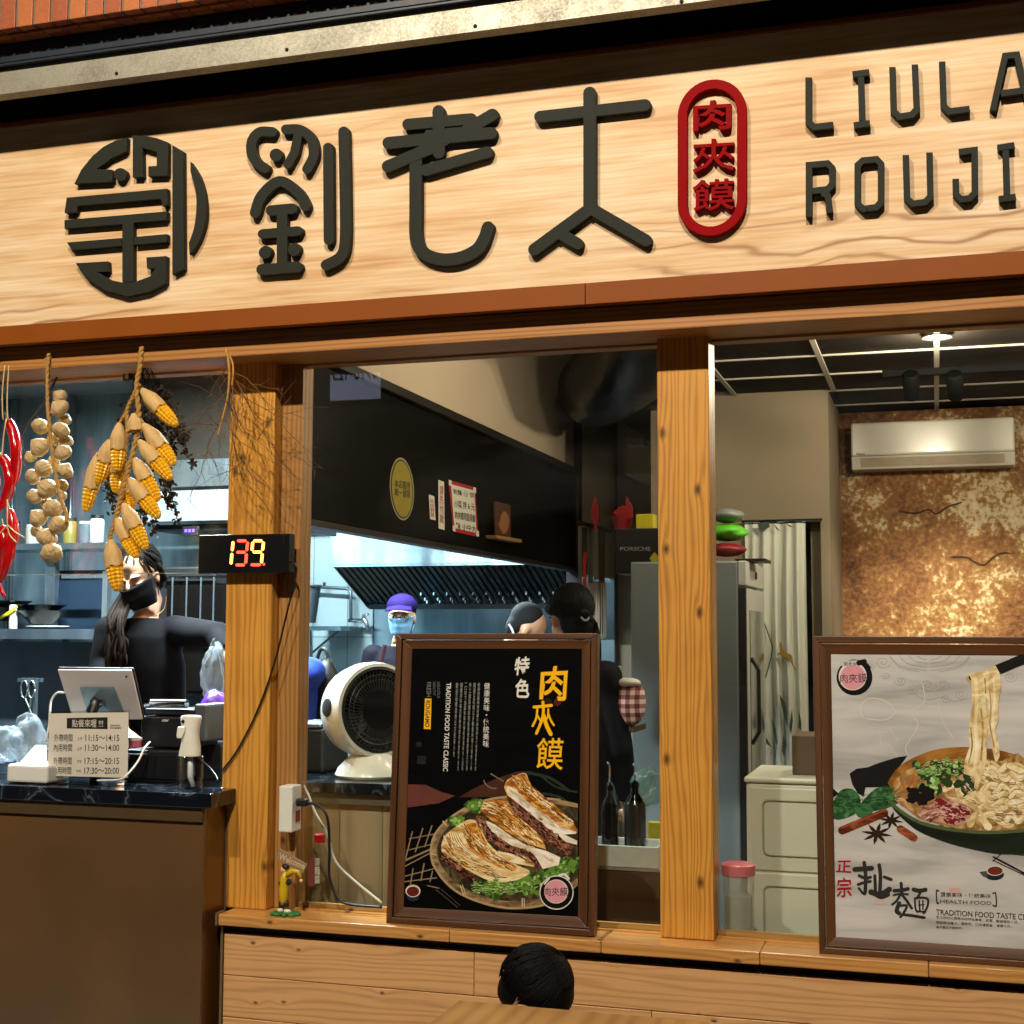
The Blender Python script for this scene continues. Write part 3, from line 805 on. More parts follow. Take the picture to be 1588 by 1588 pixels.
def tiles(name, c1_, c2_, mortar, w, h, rough):
    m, nt, b = _new(name)
    tc = nd(nt, 'TexCoord'); sx = nd(nt, 'SeparateXYZ'); cb = nd(nt, 'CombineXYZ')
    nt.links.new(tc.outputs['Object'], sx.inputs[0]); nt.links.new(sx.outputs[0], cb.inputs[0]); nt.links.new(sx.outputs[2], cb.inputs[1])
    br = nd(nt, 'TexBrick'); br.offset = 0.0
    br.inputs['Scale'].default_value = 1.0; br.inputs['Brick Width'].default_value = w; br.inputs['Row Height'].default_value = h; br.inputs['Mortar Size'].default_value = 0.003
    br.inputs['Color1'].default_value = col(c1_); br.inputs['Color2'].default_value = col(c2_); br.inputs['Mortar'].default_value = col(mortar)
    nt.links.new(cb.outputs[0], br.inputs['Vector']); nt.links.new(br.outputs['Color'], b.inputs['Base Color'])
    b.inputs['Roughness'].default_value = rough
    return m
m_tile = tiles('kitchen_tile', '#8fa0a4', '#9dadb0', '#5c6a6e', 0.25, 0.33, 0.25)

XF = px(470, 700, 0.12).x                                   # face of the dark fascia between kitchen and dining room
YE = pxx(893, 800, XF).y                                    # its far end
zf0 = (pxx(855, 871, XF).z + pxx(664, 842, XF).z) / 2
zf1 = (pxx(808, 704, XF).z + pxx(592, 603, XF).z) / 2
YW = 2.9; YBW = 3.7; YK = 4.6
ZC = px(1200, 612, YW).z                                    # ceiling of the dining room
structure('floor', MB().box(-5.2, 3.0, -0.12, 6.0, -0.2, 0.004), m_floor)
structure('street_wall_left', MB().box(-5.4, XL, -0.3, 0.1, 0, 3.4), m_beige)
structure('kitchen_wall_left', MB().box(-5.3, -5.2, 0.1, 5.0, 0, 3.3), m_steel)
structure('kitchen_wall_back', MB().box(-5.2, XF - 0.02, YK, YK + 0.1, 0, 3.3), m_steel)
structure('kitchen_ceiling', MB().box(-5.2, XF - 0.06, 0.1, YK, 2.95, 3.0), M('kitchen_ceiling_paint', '#c5ccd0', 0.8))
xt1 = px(578, 950, YK - 0.02).x
single('tiled_panel', MB().box(-4.4, xt1, YK - 0.02, YK - 0.004, 0.3, 2.9), m_tile, 'pale grey tiled wall section behind the water pipe', 'tiled wall')
structure('wall_over_fascia', MB().box(XF - 0.05, XF - 0.012, 0.105, YE, zf1, 3.4), m_beige)
structure('kitchen_upper_wall', MB().box(XF - 0.05, XF - 0.012, YE + 0.061, YK, zf0 - 0.02, 3.4), m_beige)
structure('dining_wall_back', MB().box(XF - 0.1, px(1030, 800, 4.7).x + 0.3, 4.7, 4.8, 0, 3.4), m_beige)
t = thing('fascia', 'long black fascia board between kitchen and dining room, with stickers', 'fascia', (XF, 1.5, zf0))
part('board', MB().box(XF - 0.04, XF, 0.125, YE, zf0, zf1), m_fascia, t, bevel=0.003)
part('top_moulding', MB().box(XF - 0.04, XF + 0.03, 0.125, YE, zf1 + 0.001, zf1 + 0.035), M('fascia_moulding', '#1d1813', 0.4), t, bevel=0.003)
part('bottom_edge', MB().box(XF - 0.045, XF + 0.012, 0.125, YE, zf0 - 0.022, zf0 - 0.001), M('fascia_moulding', '#1d1813', 0.4), t, bevel=0.002)
single('black_column', MB().box(XF - 0.055, XF + 0.02, YE + 0.001, YE + 0.06, 0.0, 3.4), m_black, 'slim black column at the far end of the black fascia', 'column')
# ceiling of the dining room: dark panels in a pale grid
xg = px(1453, 560, 2.0).x; gx = 0.475; gy = 0.44
XCE = px(1035, 560, 1.6).x
structure('upper_ceiling', MB().box(XF - 0.01, XCE + 0.05, 0.105, 5.2, 3.36, 3.4), m_black)
ce = single('ceiling', MB().box(XCE, 3.0, 0.105, 5.2, ZC + 0.03, ZC + 0.08), m_ceil, None, None, kind='structure')
gm = MB()
y0g = 0.28
for i in range(-4, 5):
    X = xg + i * gx
    if X > XCE: part('grid_bar', MB().box(X - 0.011, X + 0.011, 0.11, YBW if X > -0.35 else YW, ZC + 0.004, ZC + 0.012), m_grid, ce)
ys = [y0g + k * gy for k in range(9)]
for Y in ys:
    if Y < YBW: part('grid_bar', MB().box(XCE, 3.0, Y - 0.007, Y + 0.007, ZC + 0.0045, ZC + 0.0115), m_grid, ce)
for i in range(-3, 4):
    for k in range(1, 8):
        X = xg + i * gx
        if X + 0.02 < XCE: continue
        part('ceiling_panel', MB().box(X + 0.006, X + gx - 0.006, ys[k - 1] + 0.006, ys[k] - 0.006, ZC + 0.013, ZC + 0.026), m_ceil, ce)
# beige partition with the curtained doorway
xd0 = px(1158, 900, YW).x; xd1 = px(1274, 900, YW).x; xw1 = px(1287, 800, YW).x; zd = px(1215, 808, YW).z
structure('doorway_wall', MB().box(px(1010, 800, YW).x, xd0, YW, YW + 0.1, 0, ZC + 0.03).box(xd0, xd1, YW, YW + 0.1, zd, ZC + 0.03).box(xd1, xw1, YW, YW + 0.1, 0, ZC + 0.03).box(xw1 - 0.1, xw1, YW + 0.1, YBW, 0, ZC + 0.03), m_beige_shade)
structure('back_room', MB().box(xd0 - 0.6, xw1 - 0.11, YBW + 0.5, YBW + 0.6, 0, 3), m_black)
def clay_wall():
    m, nt, b = _new('rough_clay_plaster')
    tc = nd(nt, 'TexCoord')
    def nz(sc, det, ro, dist=0.0):
        n = nd(nt, 'TexNoise'); n.inputs['Scale'].default_value = sc; n.inputs['Detail'].default_value = det; n.inputs['Roughness'].default_value = ro; n.inputs['Distortion'].default_value = dist
        nt.links.new(tc.outputs['Object'], n.inputs['Vector']); return n.outputs[0]
    a, c, d = nz(1.6, 4, 0.5), nz(9, 8, 0.65, 0.8), nz(45, 6, 0.6)
    f = math_(nt, 'ADD', math_(nt, 'MULTIPLY', a, 0.5), math_(nt, 'ADD', math_(nt, 'MULTIPLY', c, 0.42), math_(nt, 'MULTIPLY', d, 0.35)))
    nt.links.new(ramp(nt, f, [(0.5, '#52331a'), (0.58, '#764c29'), (0.65, '#8c6238'), (0.69, '#a08052'), (0.715, '#c4ad88'), (0.8, '#d6c8ae')]), b.inputs['Base Color'])
    b.inputs['Roughness'].default_value = 0.8
    bp = nd(nt, 'Bump'); bp.inputs['Strength'].default_value = 1.0; bp.inputs['Distance'].default_value = 0.03
    nt.links.new(f, bp.inputs['Height']); nt.links.new(bp.outputs[0], b.inputs['Normal'])
    return m
single('clay_wall', MB().box(xw1 - 0.1, 3.0, YBW, YBW + 0.1, 0, ZC + 0.02), clay_wall(), 'rough brown and cream clay plaster wall under the air conditioner', 'wall')
m_crack = M('crack_dark', '#3c2410', 0.9)
for pts in ([(1393, 792), (1420, 796), (1440, 790), (1452, 797), (1470, 786), (1492, 779)], [(1474, 864), (1498, 864), (1512, 872), (1526, 876), (1538, 866), (1552, 858), (1566, 858)]):
    c = [px(u, v, YBW - 0.002) for u, v in pts]
    single('plaster_relief', MB().tube(smooth_curve(c, 4), [0.002] + [0.006] * (4 * 5 - 1) + [0.004] if len(pts) == 6 else [0.002] + [0.006] * (4 * 6 - 1) + [0.004], 6, flat=0.6), m_crack,
           'upper wavy crack line in the clay wall' if pts[0][0] == 1393 else 'lower wavy crack line in the clay wall', 'crack')
structure('dining_wall_right', MB().box(2.95, 3.05, 0.1, 5, 0, 3.3), m_beige)
structure('cove_beam', MB().box(px(968, 700, 4.0).x, px(1130, 700, 4.0).x, 4.0, 4.69, px(990, 735, 4.0).z, 3.4), m_beige)
# cupboard ceiling piece and duct above the corridor
m_duct = M('duct_black_wrap', '#07080a', 0.35, var=0.4, scale=25, bump=0.5, bscale=18)
pd = px(1000, 590, 2.2)
t = thing('ventilation_duct', 'shiny black wrapped ventilation duct under the ceiling, left of the bright post', 'duct', (pd.x, pd.y, pd.z))
part('duct_pipe', MB().tube([(pd.x - 0.42, 3.0, pd.z + 0.12), (pd.x - 0.25, 2.6, pd.z + 0.1), (pd.x - 0.08, 2.3, pd.z + 0.1), (pd.x, 2.15, pd.z + 0.18), (pd.x + 0.06, 2.1, pd.z + 0.34)], [0.2, 0.21, 0.2, 0.19, 0.19], 20), m_duct, t, smooth=True)
part('duct_box', MB().box(pd.x - 0.34, pd.x + 0.1, 2.75, 4.2, px(930, 655, 3.2).z, 3.3), m_duct, t, bevel=0.01)
p = px(987, 687, 3.9)
single('smoke_detector', MB().box(p.x - 0.05, p.x + 0.05, 3.85, 3.95, p.z - 0.02, p.z + 0.02), M('detector_plastic', '#a89e8c', 0.5), 'small pale box under the black duct', 'detector', bevel=0.004)

# ================================================================ KITCHEN
m_dark_steel = M('filter_steel_dark', '#22262a', 0.35, metal=0.8, var=0.3, scale=20)
YHo = 3.5
xh0 = px(512, 850, YHo).x; xh1 = XF - 0.06
zh0 = px(680, 874, YHo).z
hb = px(640, 937, 4.05).z
t = thing('kitchen_hood', 'stainless kitchen extractor hood with dark baffle filters', 'hood', ((xh0 + xh1) / 2, 3.8, hb))
part('canopy', MB().box(xh0, xh1, YHo, YHo + 0.02, zh0, zh0 + 0.5).box(xh0, xh0 + 0.02, YHo + 0.021, 4.4, zh0 + 0.02, zh0 + 0.5), m_steel2, t, bevel=0.003)
part('hood_lip', MB().box(xh0, xh1, YHo - 0.006, YHo + 0.03, zh0 - 0.012, zh0 - 0.001), m_steel2, t)
part('side_plate', MB().prism([(xh0 + 0.001, YHo + 0.03, zh0 - 0.001), (xh0 + 0.001, 4.05, hb - 0.02), (xh0 + 0.001, 4.3, hb - 0.02), (xh0 + 0.001, 4.3, zh0)], (0.01, 0, 0)), m_dark_steel, t)
part('grease_tray', MB().box(xh0 + 0.02, xh1, 4.03, 4.12, hb - 0.03, hb + 0.01), m_dark_steel, t)
nb = 34
for i in range(nb):
    xa = xh0 + 0.03 + (xh1 - xh0 - 0.05) * i / nb; xb = xa + (xh1 - xh0 - 0.05) / nb * 0.62
    part('baffle', MB().prism([(xa, YHo + 0.03, zh0 - 0.001), (xb, YHo + 0.03, zh0 - 0.001), (xb, 4.03, hb), (xa, 4.03, hb)], (0, 0.012, 0.02)), m_dark_steel, t)
part('filter_back', MB().prism([(xh0 + 0.03, YHo + 0.05, zh0 + 0.03), (xh1, YHo + 0.05, zh0 + 0.03), (xh1, 4.05, hb + 0.03), (xh0 + 0.03, 4.05, hb + 0.03)], (0, 0.01, 0.02)), m_black, t)
m_glint = M('filter_rivet', '#d8dde0', 0.2, metal=1.0)
mbr = MB()
for i in range(16):
    for k, f in enumerate((0.72, 0.86, 0.93)):
        xa = xh0 + 0.42 + i * 0.082
        if xa > xh1 - 0.1: continue
        y = YHo + 0.03 + (4.03 - YHo - 0.03) * f; z = zh0 + (hb - zh0) * f
        mbr.box(xa - 0.004, xa + 0.004, y - 0.012, y - 0.006, z - 0.012, z + 0.006)
part('filter_rivets', mbr, m_glint, t, kind='stuff')
# left part of the kitchen: steel partition, hood edge, shelf and rack
YP2 = 2.6
structure('kitchen_partition', MB().box(-5.2, px(430, 800, YP2).x, YP2, YP2 + 0.05, 0, 2.94), steel_wall('partition_steel', '#56707e', '#8fa6b0', 0.35, 0.3))
t = thing('stove_hood', 'second steel hood with bright lower edge behind the corn string', 'hood', (px(300, 780, 2.2).x, 2.3, px(300, 810, 2.0).z))
xa, xb = px(232, 780, 2.0).x, px(440, 780, 2.0).x
zz0, zz1, zz2 = px(300, 815, 2.0).z, px(300, 735, 2.0).z, px(300, 600, 2.0).z
part('front', MB().box(xa, xb, 2.0, 2.02, zz1 - 0.06, zz1 + 0.07), m_steel2, t)
part('lower_rim', MB().box(xa, xb, 1.98, 2.03, zz0 + 0.02, zz1 - 0.08), M('hood_rim', '#cfdadd', 0.3, metal=0.6), t, bevel=0.003)
part('grill', MB().box(xa, xb, 2.04, YP2, zz0 - 0.02, zz0 + 0.01), m_dark_steel, t)
part('upper', MB().box(xa - 0.1, xb, 2.1, YP2, zz1 + 0.08, 2.94), M('greasy_panel', '#332b20', 0.5, var=0.3, scale=6), t)
# long shelf with bowls
YSh = 1.7
zsf = px(80, 976, YSh).z
t = thing('steel_shelf', 'steel wall shelf that carries the black bowls', 'shelf', (px(80, 980, YSh).x, YSh + 0.1, zsf - 0.04))
part('shelf_board', MB().box(-4.6, px(158, 980, YSh).x, YSh, YSh + 0.3, zsf - 0.03, zsf), m_steel2, t, bevel=0.004)
part('front_lip', MB().box(-4.6, px(158, 980, YSh).x, YSh - 0.006, YSh - 0.001, zsf - 0.045, zsf + 0.002), m_steel3, t)
part('upright', MB().box(px(68, 950, YSh + 0.2).x, px(83, 950, YSh + 0.2).x, YSh + 0.2, YSh + 0.24, zsf, px(75, 600, YSh + 0.2).z), m_steel2, t, bevel=0.004)
part('upright', MB().box(px(157, 950, YSh + 0.05).x, px(165, 950, YSh + 0.05).x, YSh + 0.05, YSh + 0.09, 0.5, px(160, 885, YSh).z), m_steel2, t, bevel=0.003)
part('upper_shelf', MB().box(-4.6, px(165, 850, YSh + 0.1).x, YSh + 0.1, YSh + 0.3, px(100, 846, YSh).z - 0.012, px(100, 846, YSh).z + 0.02), m_steel2, t, bevel=0.003)
part('back_plate', MB().box(px(84, 950, 1.98).x, px(163, 950, 1.98).x, 1.98, 2.0, zsf, px(100, 885, 2).z), M('blue_steel', '#2d4054', 0.3, metal=0.4), t)
part('top_bar', MB().box(px(95, 894, 1.78).x, px(160, 897, 1.78).x, 1.78, 1.8, px(100, 897, 1.78).z, px(100, 891, 1.78).z), m_steel2, t)
t = thing('kitchen_bench', 'dark steel work bench under the wall shelf, left', 'bench', (-3.6, 1.9, 0))
part('bench_front', MB().box(-4.8, px(345, 1000, 1.75).x, 2.0, 2.04, 0.02, zsf - 0.06), m_steel3, t)
part('bench_top', MB().box(-4.8, px(345, 1000, 1.75).x, 1.55, 1.99, 0.86, 0.9), m_steel2, t, bevel=0.004)
part('bench_cabinet', MB().box(-4.8, px(345, 1000, 1.75).x, 1.6, 1.98, 0.02, 0.855), m_steel3, t)
# black appliances behind the cashier
a = px(255, 892, 1.9); b_ = px(345, 975, 1.9)
t = thing('black_oven', 'black kitchen appliance behind the cashier, left of the post', 'oven', ((a.x + b_.x) / 2, 1.9, b_.z - 0.3))
part('body', MB().box(px(235, 900, 1.8).x, px(352, 900, 1.8).x, 1.7, 1.97, b_.z - 0.3, px(300, 880, 1.8).z), m_black, t, bevel=0.01)
part('rail', MB().box(px(250, 889, 1.66).x, px(350, 889, 1.66).x, 1.66, 1.68, px(300, 897, 1.66).z, px(300, 893, 1.66).z), m_chrome, t)
part('door', MB().box(px(260, 900, 1.69).x, px(350, 900, 1.69).x, 1.685, 1.699, b_.z - 0.28, px(300, 905, 1.69).z), m_fascia, t, bevel=0.004)
# water pipe with tap and bracket shelf on the tiled wall
Yp = YK - 0.1
t = thing('water_pipe', 'grey water pipe with a chrome tap on the tiled kitchen wall', 'tap', tuple(px(540, 960, Yp)))
part('pipe', MB().tube([px(483, 960, Yp), px(483, 918, Yp), px(486, 911, Yp), px(492, 910, Yp), px(538, 913, Yp), px(544, 916, Yp), px(544, 962, Yp)], 0.012, 8), M('pipe_grey', '#5a666c', 0.35, metal=0.6), t, smooth=True)
part('tap_body', MB().tube([px(541, 962, Yp), px(562, 963, Yp), px(565, 960, Yp), px(570, 970, Yp), px(569, 977, Yp)], [0.014, 0.016, 0.018, 0.013, 0.012], 8), m_chrome, t, smooth=True)
part('tap_handle', MB().tube([px(563, 960, Yp), px(564, 955, Yp - 0.02), px(572, 952, Yp - 0.03)], [0.012, 0.012, 0.006], 8), m_chrome, t, smooth=True)
part('valve', MB().tube([px(503, 911, Yp), px(503, 903, Yp)], 0.01, 8), m_black, t)
t = thing('bracket_shelf', 'narrow steel bracket shelf on the tiled kitchen wall below the pipe', 'shelf', tuple(px(500, 975, 4.2)))
part('board', MB().box(px(470, 972, 4.2).x, px(528, 972, 4.2).x, 4.2, 4.55, px(500, 978, 4.2).z, px(500, 971, 4.2).z), m_steel2, t)
part('strut', MB().tube([px(525, 978, 4.25), px(482, 1014, 4.5)], 0.008, 6), m_steel3, t)
part('leg', MB().tube([px(481, 978, 4.3), px(481, 1030, 4.3)], 0.014, 6), m_steel2, t)
single('steel_bucket', MB().lathe(px(472, 966, 4.0) , [(0.07, 0), (0.1, 0.22), (0.108, 0.225), (0.108, 0.235), (0.095, 0.235), (0.065, 0.01)], 20), m_steel3, 'steel bucket standing on the bracket shelf', 'bucket', smooth=40)
# cooking bench under the hood
t = thing('cooking_bench', 'steel cooking bench under the extractor hood', 'bench', (-2.7, 3.9, 0))
part('top', MB().box(xt1, XF - 0.08, 3.5, 4.55, 0.82, 0.86), m_steel2, t)
part('front', MB().box(xt1 + 0.02, XF - 0.09, 3.54, 4.5, 0.02, 0.818), m_steel3, t)

# ---- lights of the rooms, each in its fixture
def tube_light(x, y, z, power, label, horizontal=True):
    t = thing('fluorescent_light', label, 'ceiling light', (x, y, z), 'kitchen tube lights')
    part('housing', MB().box(x - 0.62, x + 0.62, y - 0.06, y + 0.06, z + 0.03, z + 0.075), M('fixture_white', '#dfe3e4', 0.4), t, bevel=0.004)
    part('tube', MB().tube([(x - 0.6, y, z + 0.012), (x + 0.6, y, z + 0.012)], 0.014, 10), M('tube_glow', '#eaf6ff', 0.3, emit=8.0, ecol='#dff2ff'), t)
    lamp('tube_lamp', 'AREA', (x, y, z - 0.006), power, (0.78, 0.93, 1.0), t, (x, y, 0), size=1.2, sy=0.06)
tube_light(-2.9, 0.75, 2.86, W_KITCHEN, 'white tube light on the kitchen ceiling above the cashier')
tube_light(-3.5, 3.1, 2.86, W_KITCHEN * 0.8, 'white tube light on the kitchen ceiling near the partition')
tube_light(-2.75, 3.2, 2.7, W_KITCHEN * 0.45, 'white tube light on the kitchen ceiling in front of the hood')
def downlight(u, v, power, label, p=None):
    p = p or pxz(u, v, ZC - 0.001)
    t = thing('downlight', label, 'downlight', tuple(p), 'dining room downlights')
    part('trim_ring', MB().lathe(p + Vector((0, 0, -0.003)), [(0.045, 0.0), (0.058, 0.0), (0.06, 0.004), (0.045, 0.004)], 24), m_black, t)
    part('lens', MB().lathe(p + Vector((0, 0, -0.002)), [(0.044, 0.0), (0.044, 0.003)], 24), M('downlight_lens', '#fff1da', 0.3, emit=14.0, ecol='#ffe9c8'), t)
    lamp('downlight_beam', 'POINT', p + Vector((0, 0, -0.07)), power, (1.0, 0.82, 0.6), t, p - Vector((0, 0, 1)), size=0.05, angle=165, blend=0.6)
downlight(1453, 523, W_DINING, 'small round lit downlight in the dark ceiling above the air conditioner')
downlight(1130, 480, W_DINING * 0.6, 'round downlight in the dark ceiling behind the sign')
downlight(0, 0, W_DINING * 0.3, 'added unseen downlight in the upper ceiling that brightens the wall over the fascia', Vector((XF + 0.75, 0.9, 3.355)))  # added lamp, out of view, to brighten the wall over the fascia
downlight(1750, 520, W_DINING, 'round downlight in the dark ceiling beyond the right edge')
# track with two spot heads
pt = pxz(1480, 575, ZC - 0.035)
t = thing('track_light', 'black ceiling track with two spotlight heads above the air conditioner', 'track light', tuple(pt))
xt0_ = pxz(1368, 580, ZC - 0.035).x
part('track', MB().box(xt0_, 1.4, pt.y - 0.018, pt.y + 0.018, ZC - 0.05, ZC - 0.02), M('track_black', '#040404', 0.7, spec=0.08), t, bevel=0.002)
for i, (u, v) in enumerate(((1413, 597), (1481, 597))):
    h = px(u, v, pt.y); tg = px(1440 + i * 80, 1090, YBW)
    d = (tg - h).normalized()
    part('stem', MB().tube([(h.x, pt.y, ZC - 0.05), h], 0.008, 8), m_black, t)
    part('spot_head', MB().lathe(h - d * 0.06, [(0.03, 0), (0.036, 0.01), (0.036, 0.12), (0.033, 0.125), (0.03, 0.11)], 18, d), M('track_black', '#040404', 0.7, spec=0.08), t, smooth=40)
    lamp('track_beam', 'SPOT', h + d * 0.08, W_TRACK, (1.0, 0.86, 0.64), t, tg, size=0.05, angle=60, blend=1.0)

# ================================================================ HANGING DECORATION
m_husk = M('corn_husk', '#c9a56a', 0.7, var=0.3, scale=14, bump=0.5, bscale=30, stretch=(3, 3, 0.4))
m_corn = M('corn_kernel', '#e6ac14', 0.35, var=0.25, scale=25, coat=0.3)
m_rope = M('straw_rope', '#a87f3e', 0.85, var=0.35, scale=40, bump=0.5)
m_garlic = M('garlic_skin', '#c4a878', 0.6, var=0.42, scale=3.2, bump=0.8, bscale=6, stretch=(1, 1, 0.16))
m_chili = M('chili_red', '#b00a10', 0.16, var=0.15, scale=10, coat=0.6)
m_twig = M('twig_brown', '#6b4a26', 0.8, var=0.35, scale=30)
m_twigd = M('twig_dark', '#2b2018', 0.85, var=0.35, scale=30)
m_stalk = M('stalk_straw', '#b8873a', 0.7, var=0.3, scale=30)
def k3(x, y): return (x / 3.308, 520 + y / 3.308)
def k4(x, y): return (x / 3.97, 540 + y / 3.97)
def braid(pts, r, turns, n=6):
    c = smooth_curve(pts, 6); mb = MB(); L = len(c)
    for s in (0, math.pi):
        o = []
        for i, p in enumerate(c):
            t = (c[min(i + 1, L - 1)] - c[max(i - 1, 0)]).normalized()
            a = t.orthogonal().normalized(); b = t.cross(a); th = turns * 2 * math.pi * i / L + s
            o.append(p + (a * math.cos(th) + b * math.sin(th)) * r * 0.6)
        mb.tube(o, r, n)
    return mb
def cob(base, tip, r, frac, parent):
    """one cob: husk folded over the upper part, rows of kernels at the tip"""
    base = Vector(base); tip = Vector(tip); ax = tip - base; L = ax.length; d = ax.normalized()
    a = d.orthogonal().normalized(); b = d.cross(a)
    # kernels: a studded core
    core = MB(); rows = []; nh, na = 16, 24
    for i in range(nh + 1):
        h = frac * 0.8 + (1.0 - frac * 0.8) * i / nh
        rr = r * 0.92 * math.sqrt(max(0.02, 1 - max(0, (h - 0.55) / 0.47) ** 2.2))
        ring = []
        for k in range(na):
            th = 2 * math.pi * k / na
            q = rr * (1 + 0.1 * (1 if (k % 2) else -1) + 0.07 * (1 if i % 2 else -1))
            ring.append(base + d * (h * L) + (a * math.cos(th) + b * math.sin(th)) * q)
        rows.append(ring)
    core.grid(rows, closed=True); core.poly(list(reversed(rows[-1])))
    o = part('cob', core, m_corn, parent)
    hk = MB(); rows = []
    for i in range(9):
        h = frac * i / 8; f = i / 8.0
        rr = r * (0.28 + 0.78 * min(1, (f * 1.9)) ** 0.8) * (1.0 + 0.03 * f)
        rows.append([base + d * (h * L + (0.02 * L * math.sin(5 * th + r * 900) if i == 8 else 0)) + (a * math.cos(th) + b * math.sin(th)) * rr * (1 + 0.05 * math.cos(7 * th + 2 * f)) for th in [2 * math.pi * k / 20 for k in range(20)]])
    hk.grid(rows, closed=True)
    part('husk', hk, m_husk, o, smooth=True)
YHG = -0.15
corn = thing('corn_string', 'string of yellow dried corn cobs hanging from the header', 'corn', tuple(px(200, 915, YHG)))
cobs = [((722, 275), (908, 465), 0.56, 0), ((735, 455), (897, 663), 0.6, 1), ((712, 540), (878, 740), 0.55, 2), ((690, 632), (812, 848), 0.52, 1), ((662, 735), (816, 936), 0.55, 2),
        ((612, 450), (603, 700), 0.55, 2), ((566, 535), (508, 762), 0.5, 1), ((508, 600), (440, 905), 0.6, 0), ((612, 610), (597, 810), 0.5, 0), ((652, 760), (676, 892), 0.4, -1),
        ((632, 865), (750, 1098), 0.55, 2), ((598, 935), (705, 1140), 0.55, 1), ((566, 1050), (604, 1312), 0.52, 3), ((690, 400), (700, 500), 0.9, 1)]
for (b0, t0, fr, dz) in cobs:
    y = YHG - 0.018 * dz
    cob(px(*k3(*b0), y), px(*k3(*t0), y), 0.023 if dz < 3 else 0.025, fr, corn)
part('rope', braid([px(*k3(*p), YHG - 0.02) for p in ((727, 62), (718, 160), (700, 270), (712, 400), (705, 500), (678, 620), (650, 720), (620, 830), (600, 920), (572, 1010), (563, 1060))], 0.0062, 17), m_rope, corn, smooth=True)
part('rope', braid([px(*k3(*p), YHG - 0.015) for p in ((715, 250), (680, 320), (650, 390), (655, 480), (640, 600), (640, 700))], 0.005, 8), m_rope, corn, smooth=True)
part('rope', braid([px(*k3(*p), YHG - 0.012) for p in ((650, 390), (600, 470), (560, 540), (500, 620))], 0.0035, 6), m_rope, corn, smooth=True)
# dried herb bunch behind the corn
hr = random.Random(3)
herb = thing('dried_herb_bunch', 'dark dried herb bunch hanging behind the corn', 'dried herbs', tuple(px(265, 800, -0.04)))
mb = MB(); lf = MB()
for s in range(26):
    a = k3(735 + hr.uniform(-25, 25), 120 + hr.uniform(0, 60)); e = k3(*hr.choice([(960, 640), (870, 900), (760, 960), (800, 560), (560, 900), (930, 560), (560, 830)])); e = (e[0] + hr.uniform(-14, 14), e[1] + hr.uniform(-18, 18))
    pts = smooth_curve([px(a[0], a[1], -0.04), px((a[0] + e[0]) / 2 + hr.uniform(-8, 8), (a[1] * 0.55 + e[1] * 0.45), -0.035 + hr.uniform(-.02, .01)), px(e[0], e[1], -0.03 + hr.uniform(-.03, .02))], 6)
    mb.tube(pts, 0.0013, 4)
    for p in pts[5:]:
        for _ in range(7):
            c = p + Vector((hr.gauss(0, .008), hr.gauss(0, .006), hr.gauss(0, .009)))
            v1 = Vector((hr.gauss(0, 1), hr.gauss(0, 1), hr.gauss(0, 1))).normalized() * hr.uniform(.006, .013); v2 = v1.orthogonal().normalized() * hr.uniform(.003, .008)
            lf.add([c - v1, c + v2, c + v1, c - v2], [(0, 1, 2, 3)])
part('stems', mb, m_twigd, herb)
part('leaves', lf, M('dried_leaf', '#2a1c12', 0.85, var=0.4, scale=50), herb, kind='stuff')
# garlic braid
gar = thing('garlic_braid', 'braid of pale garlic bulbs hanging beside the chilies', 'garlic', tuple(px(78, 868, YHG)))
def bulb_mesh():
    mb = MB(); rows = []
    for i in range(13):
        ph = math.pi * i / 12; rows.append([])
        for k in range(30):
            th = 2 * math.pi * k / 30
            r = math.sin(ph) ** 0.85 * (1 - 0.16 * (1 - abs(math.cos(3.5 * th))) ** 2) if i not in (0, 12) else 0.03
            z = math.cos(ph) * 0.82
            if i < 4: z += (4 - i) ** 2 * 0.022; r *= 0.86 + 0.035 * i
            rows[-1].append(Vector((r * math.cos(th), r * math.sin(th), z)))
    mb.grid(rows, closed=True); mb.poly(list(reversed(rows[0]))); mb.poly(rows[-1])
    return mb
gr = random.Random(5); bm0 = None
for (x, y, r) in ((370, 300, 45), (368, 372, 56), (400, 440, 38), (247, 482, 53), (375, 507, 53), (408, 572, 42), (247, 612, 58), (388, 642, 52), (190, 670, 38), (268, 742, 58), (398, 757, 52), (200, 792, 48), (290, 866, 61), (385, 842, 36), (210, 914, 48), (325, 987, 59), (380, 905, 32), (240, 1047, 58), (362, 1088, 60), (225, 1125, 38), (288, 1168, 60), (317, 1262, 64), (330, 700, 40), (330, 560, 42), (290, 960, 40)):
    big = r > 45
    p = px(*k4(x, y), YHG - (0.02 if big else -0.012))
    s = r / 3.97 * 0.00212
    if bm0 is None:
        mb = bulb_mesh(); mb.xf(Matrix.Translation(BASE[gar.name])); bm0 = part('garlic_bulb', mb, m_garlic, gar, smooth=True); o = bm0
    else:
        o = share(bm0, 'garlic_bulb', gar)
    o.location = p - BASE[gar.name]; o.scale = (s * gr.uniform(.95, 1.08), s, s * gr.uniform(.88, 1.0))
    o.rotation_euler = (gr.uniform(-0.9, 0.9), gr.uniform(-0.9, 0.9), gr.uniform(0, 6))
part('rope', braid([px(*k4(*p), YHG - 0.035) for p in ((300, 35), (292, 150), (292, 300), (298, 420), (318, 600), (345, 790), (375, 930), (405, 1010), (412, 1075))], 0.0048, 16), m_rope, gar, smooth=True)
part('straw_loop', MB().tube([px(*k4(*p), YHG - 0.02) for p in ((280, 60), (284, 130), (294, 230))], 0.003, 6).tube([px(*k4(*p), YHG - 0.02) for p in ((310, 50), (312, 120), (300, 240))], 0.003, 6), m_rope, gar)
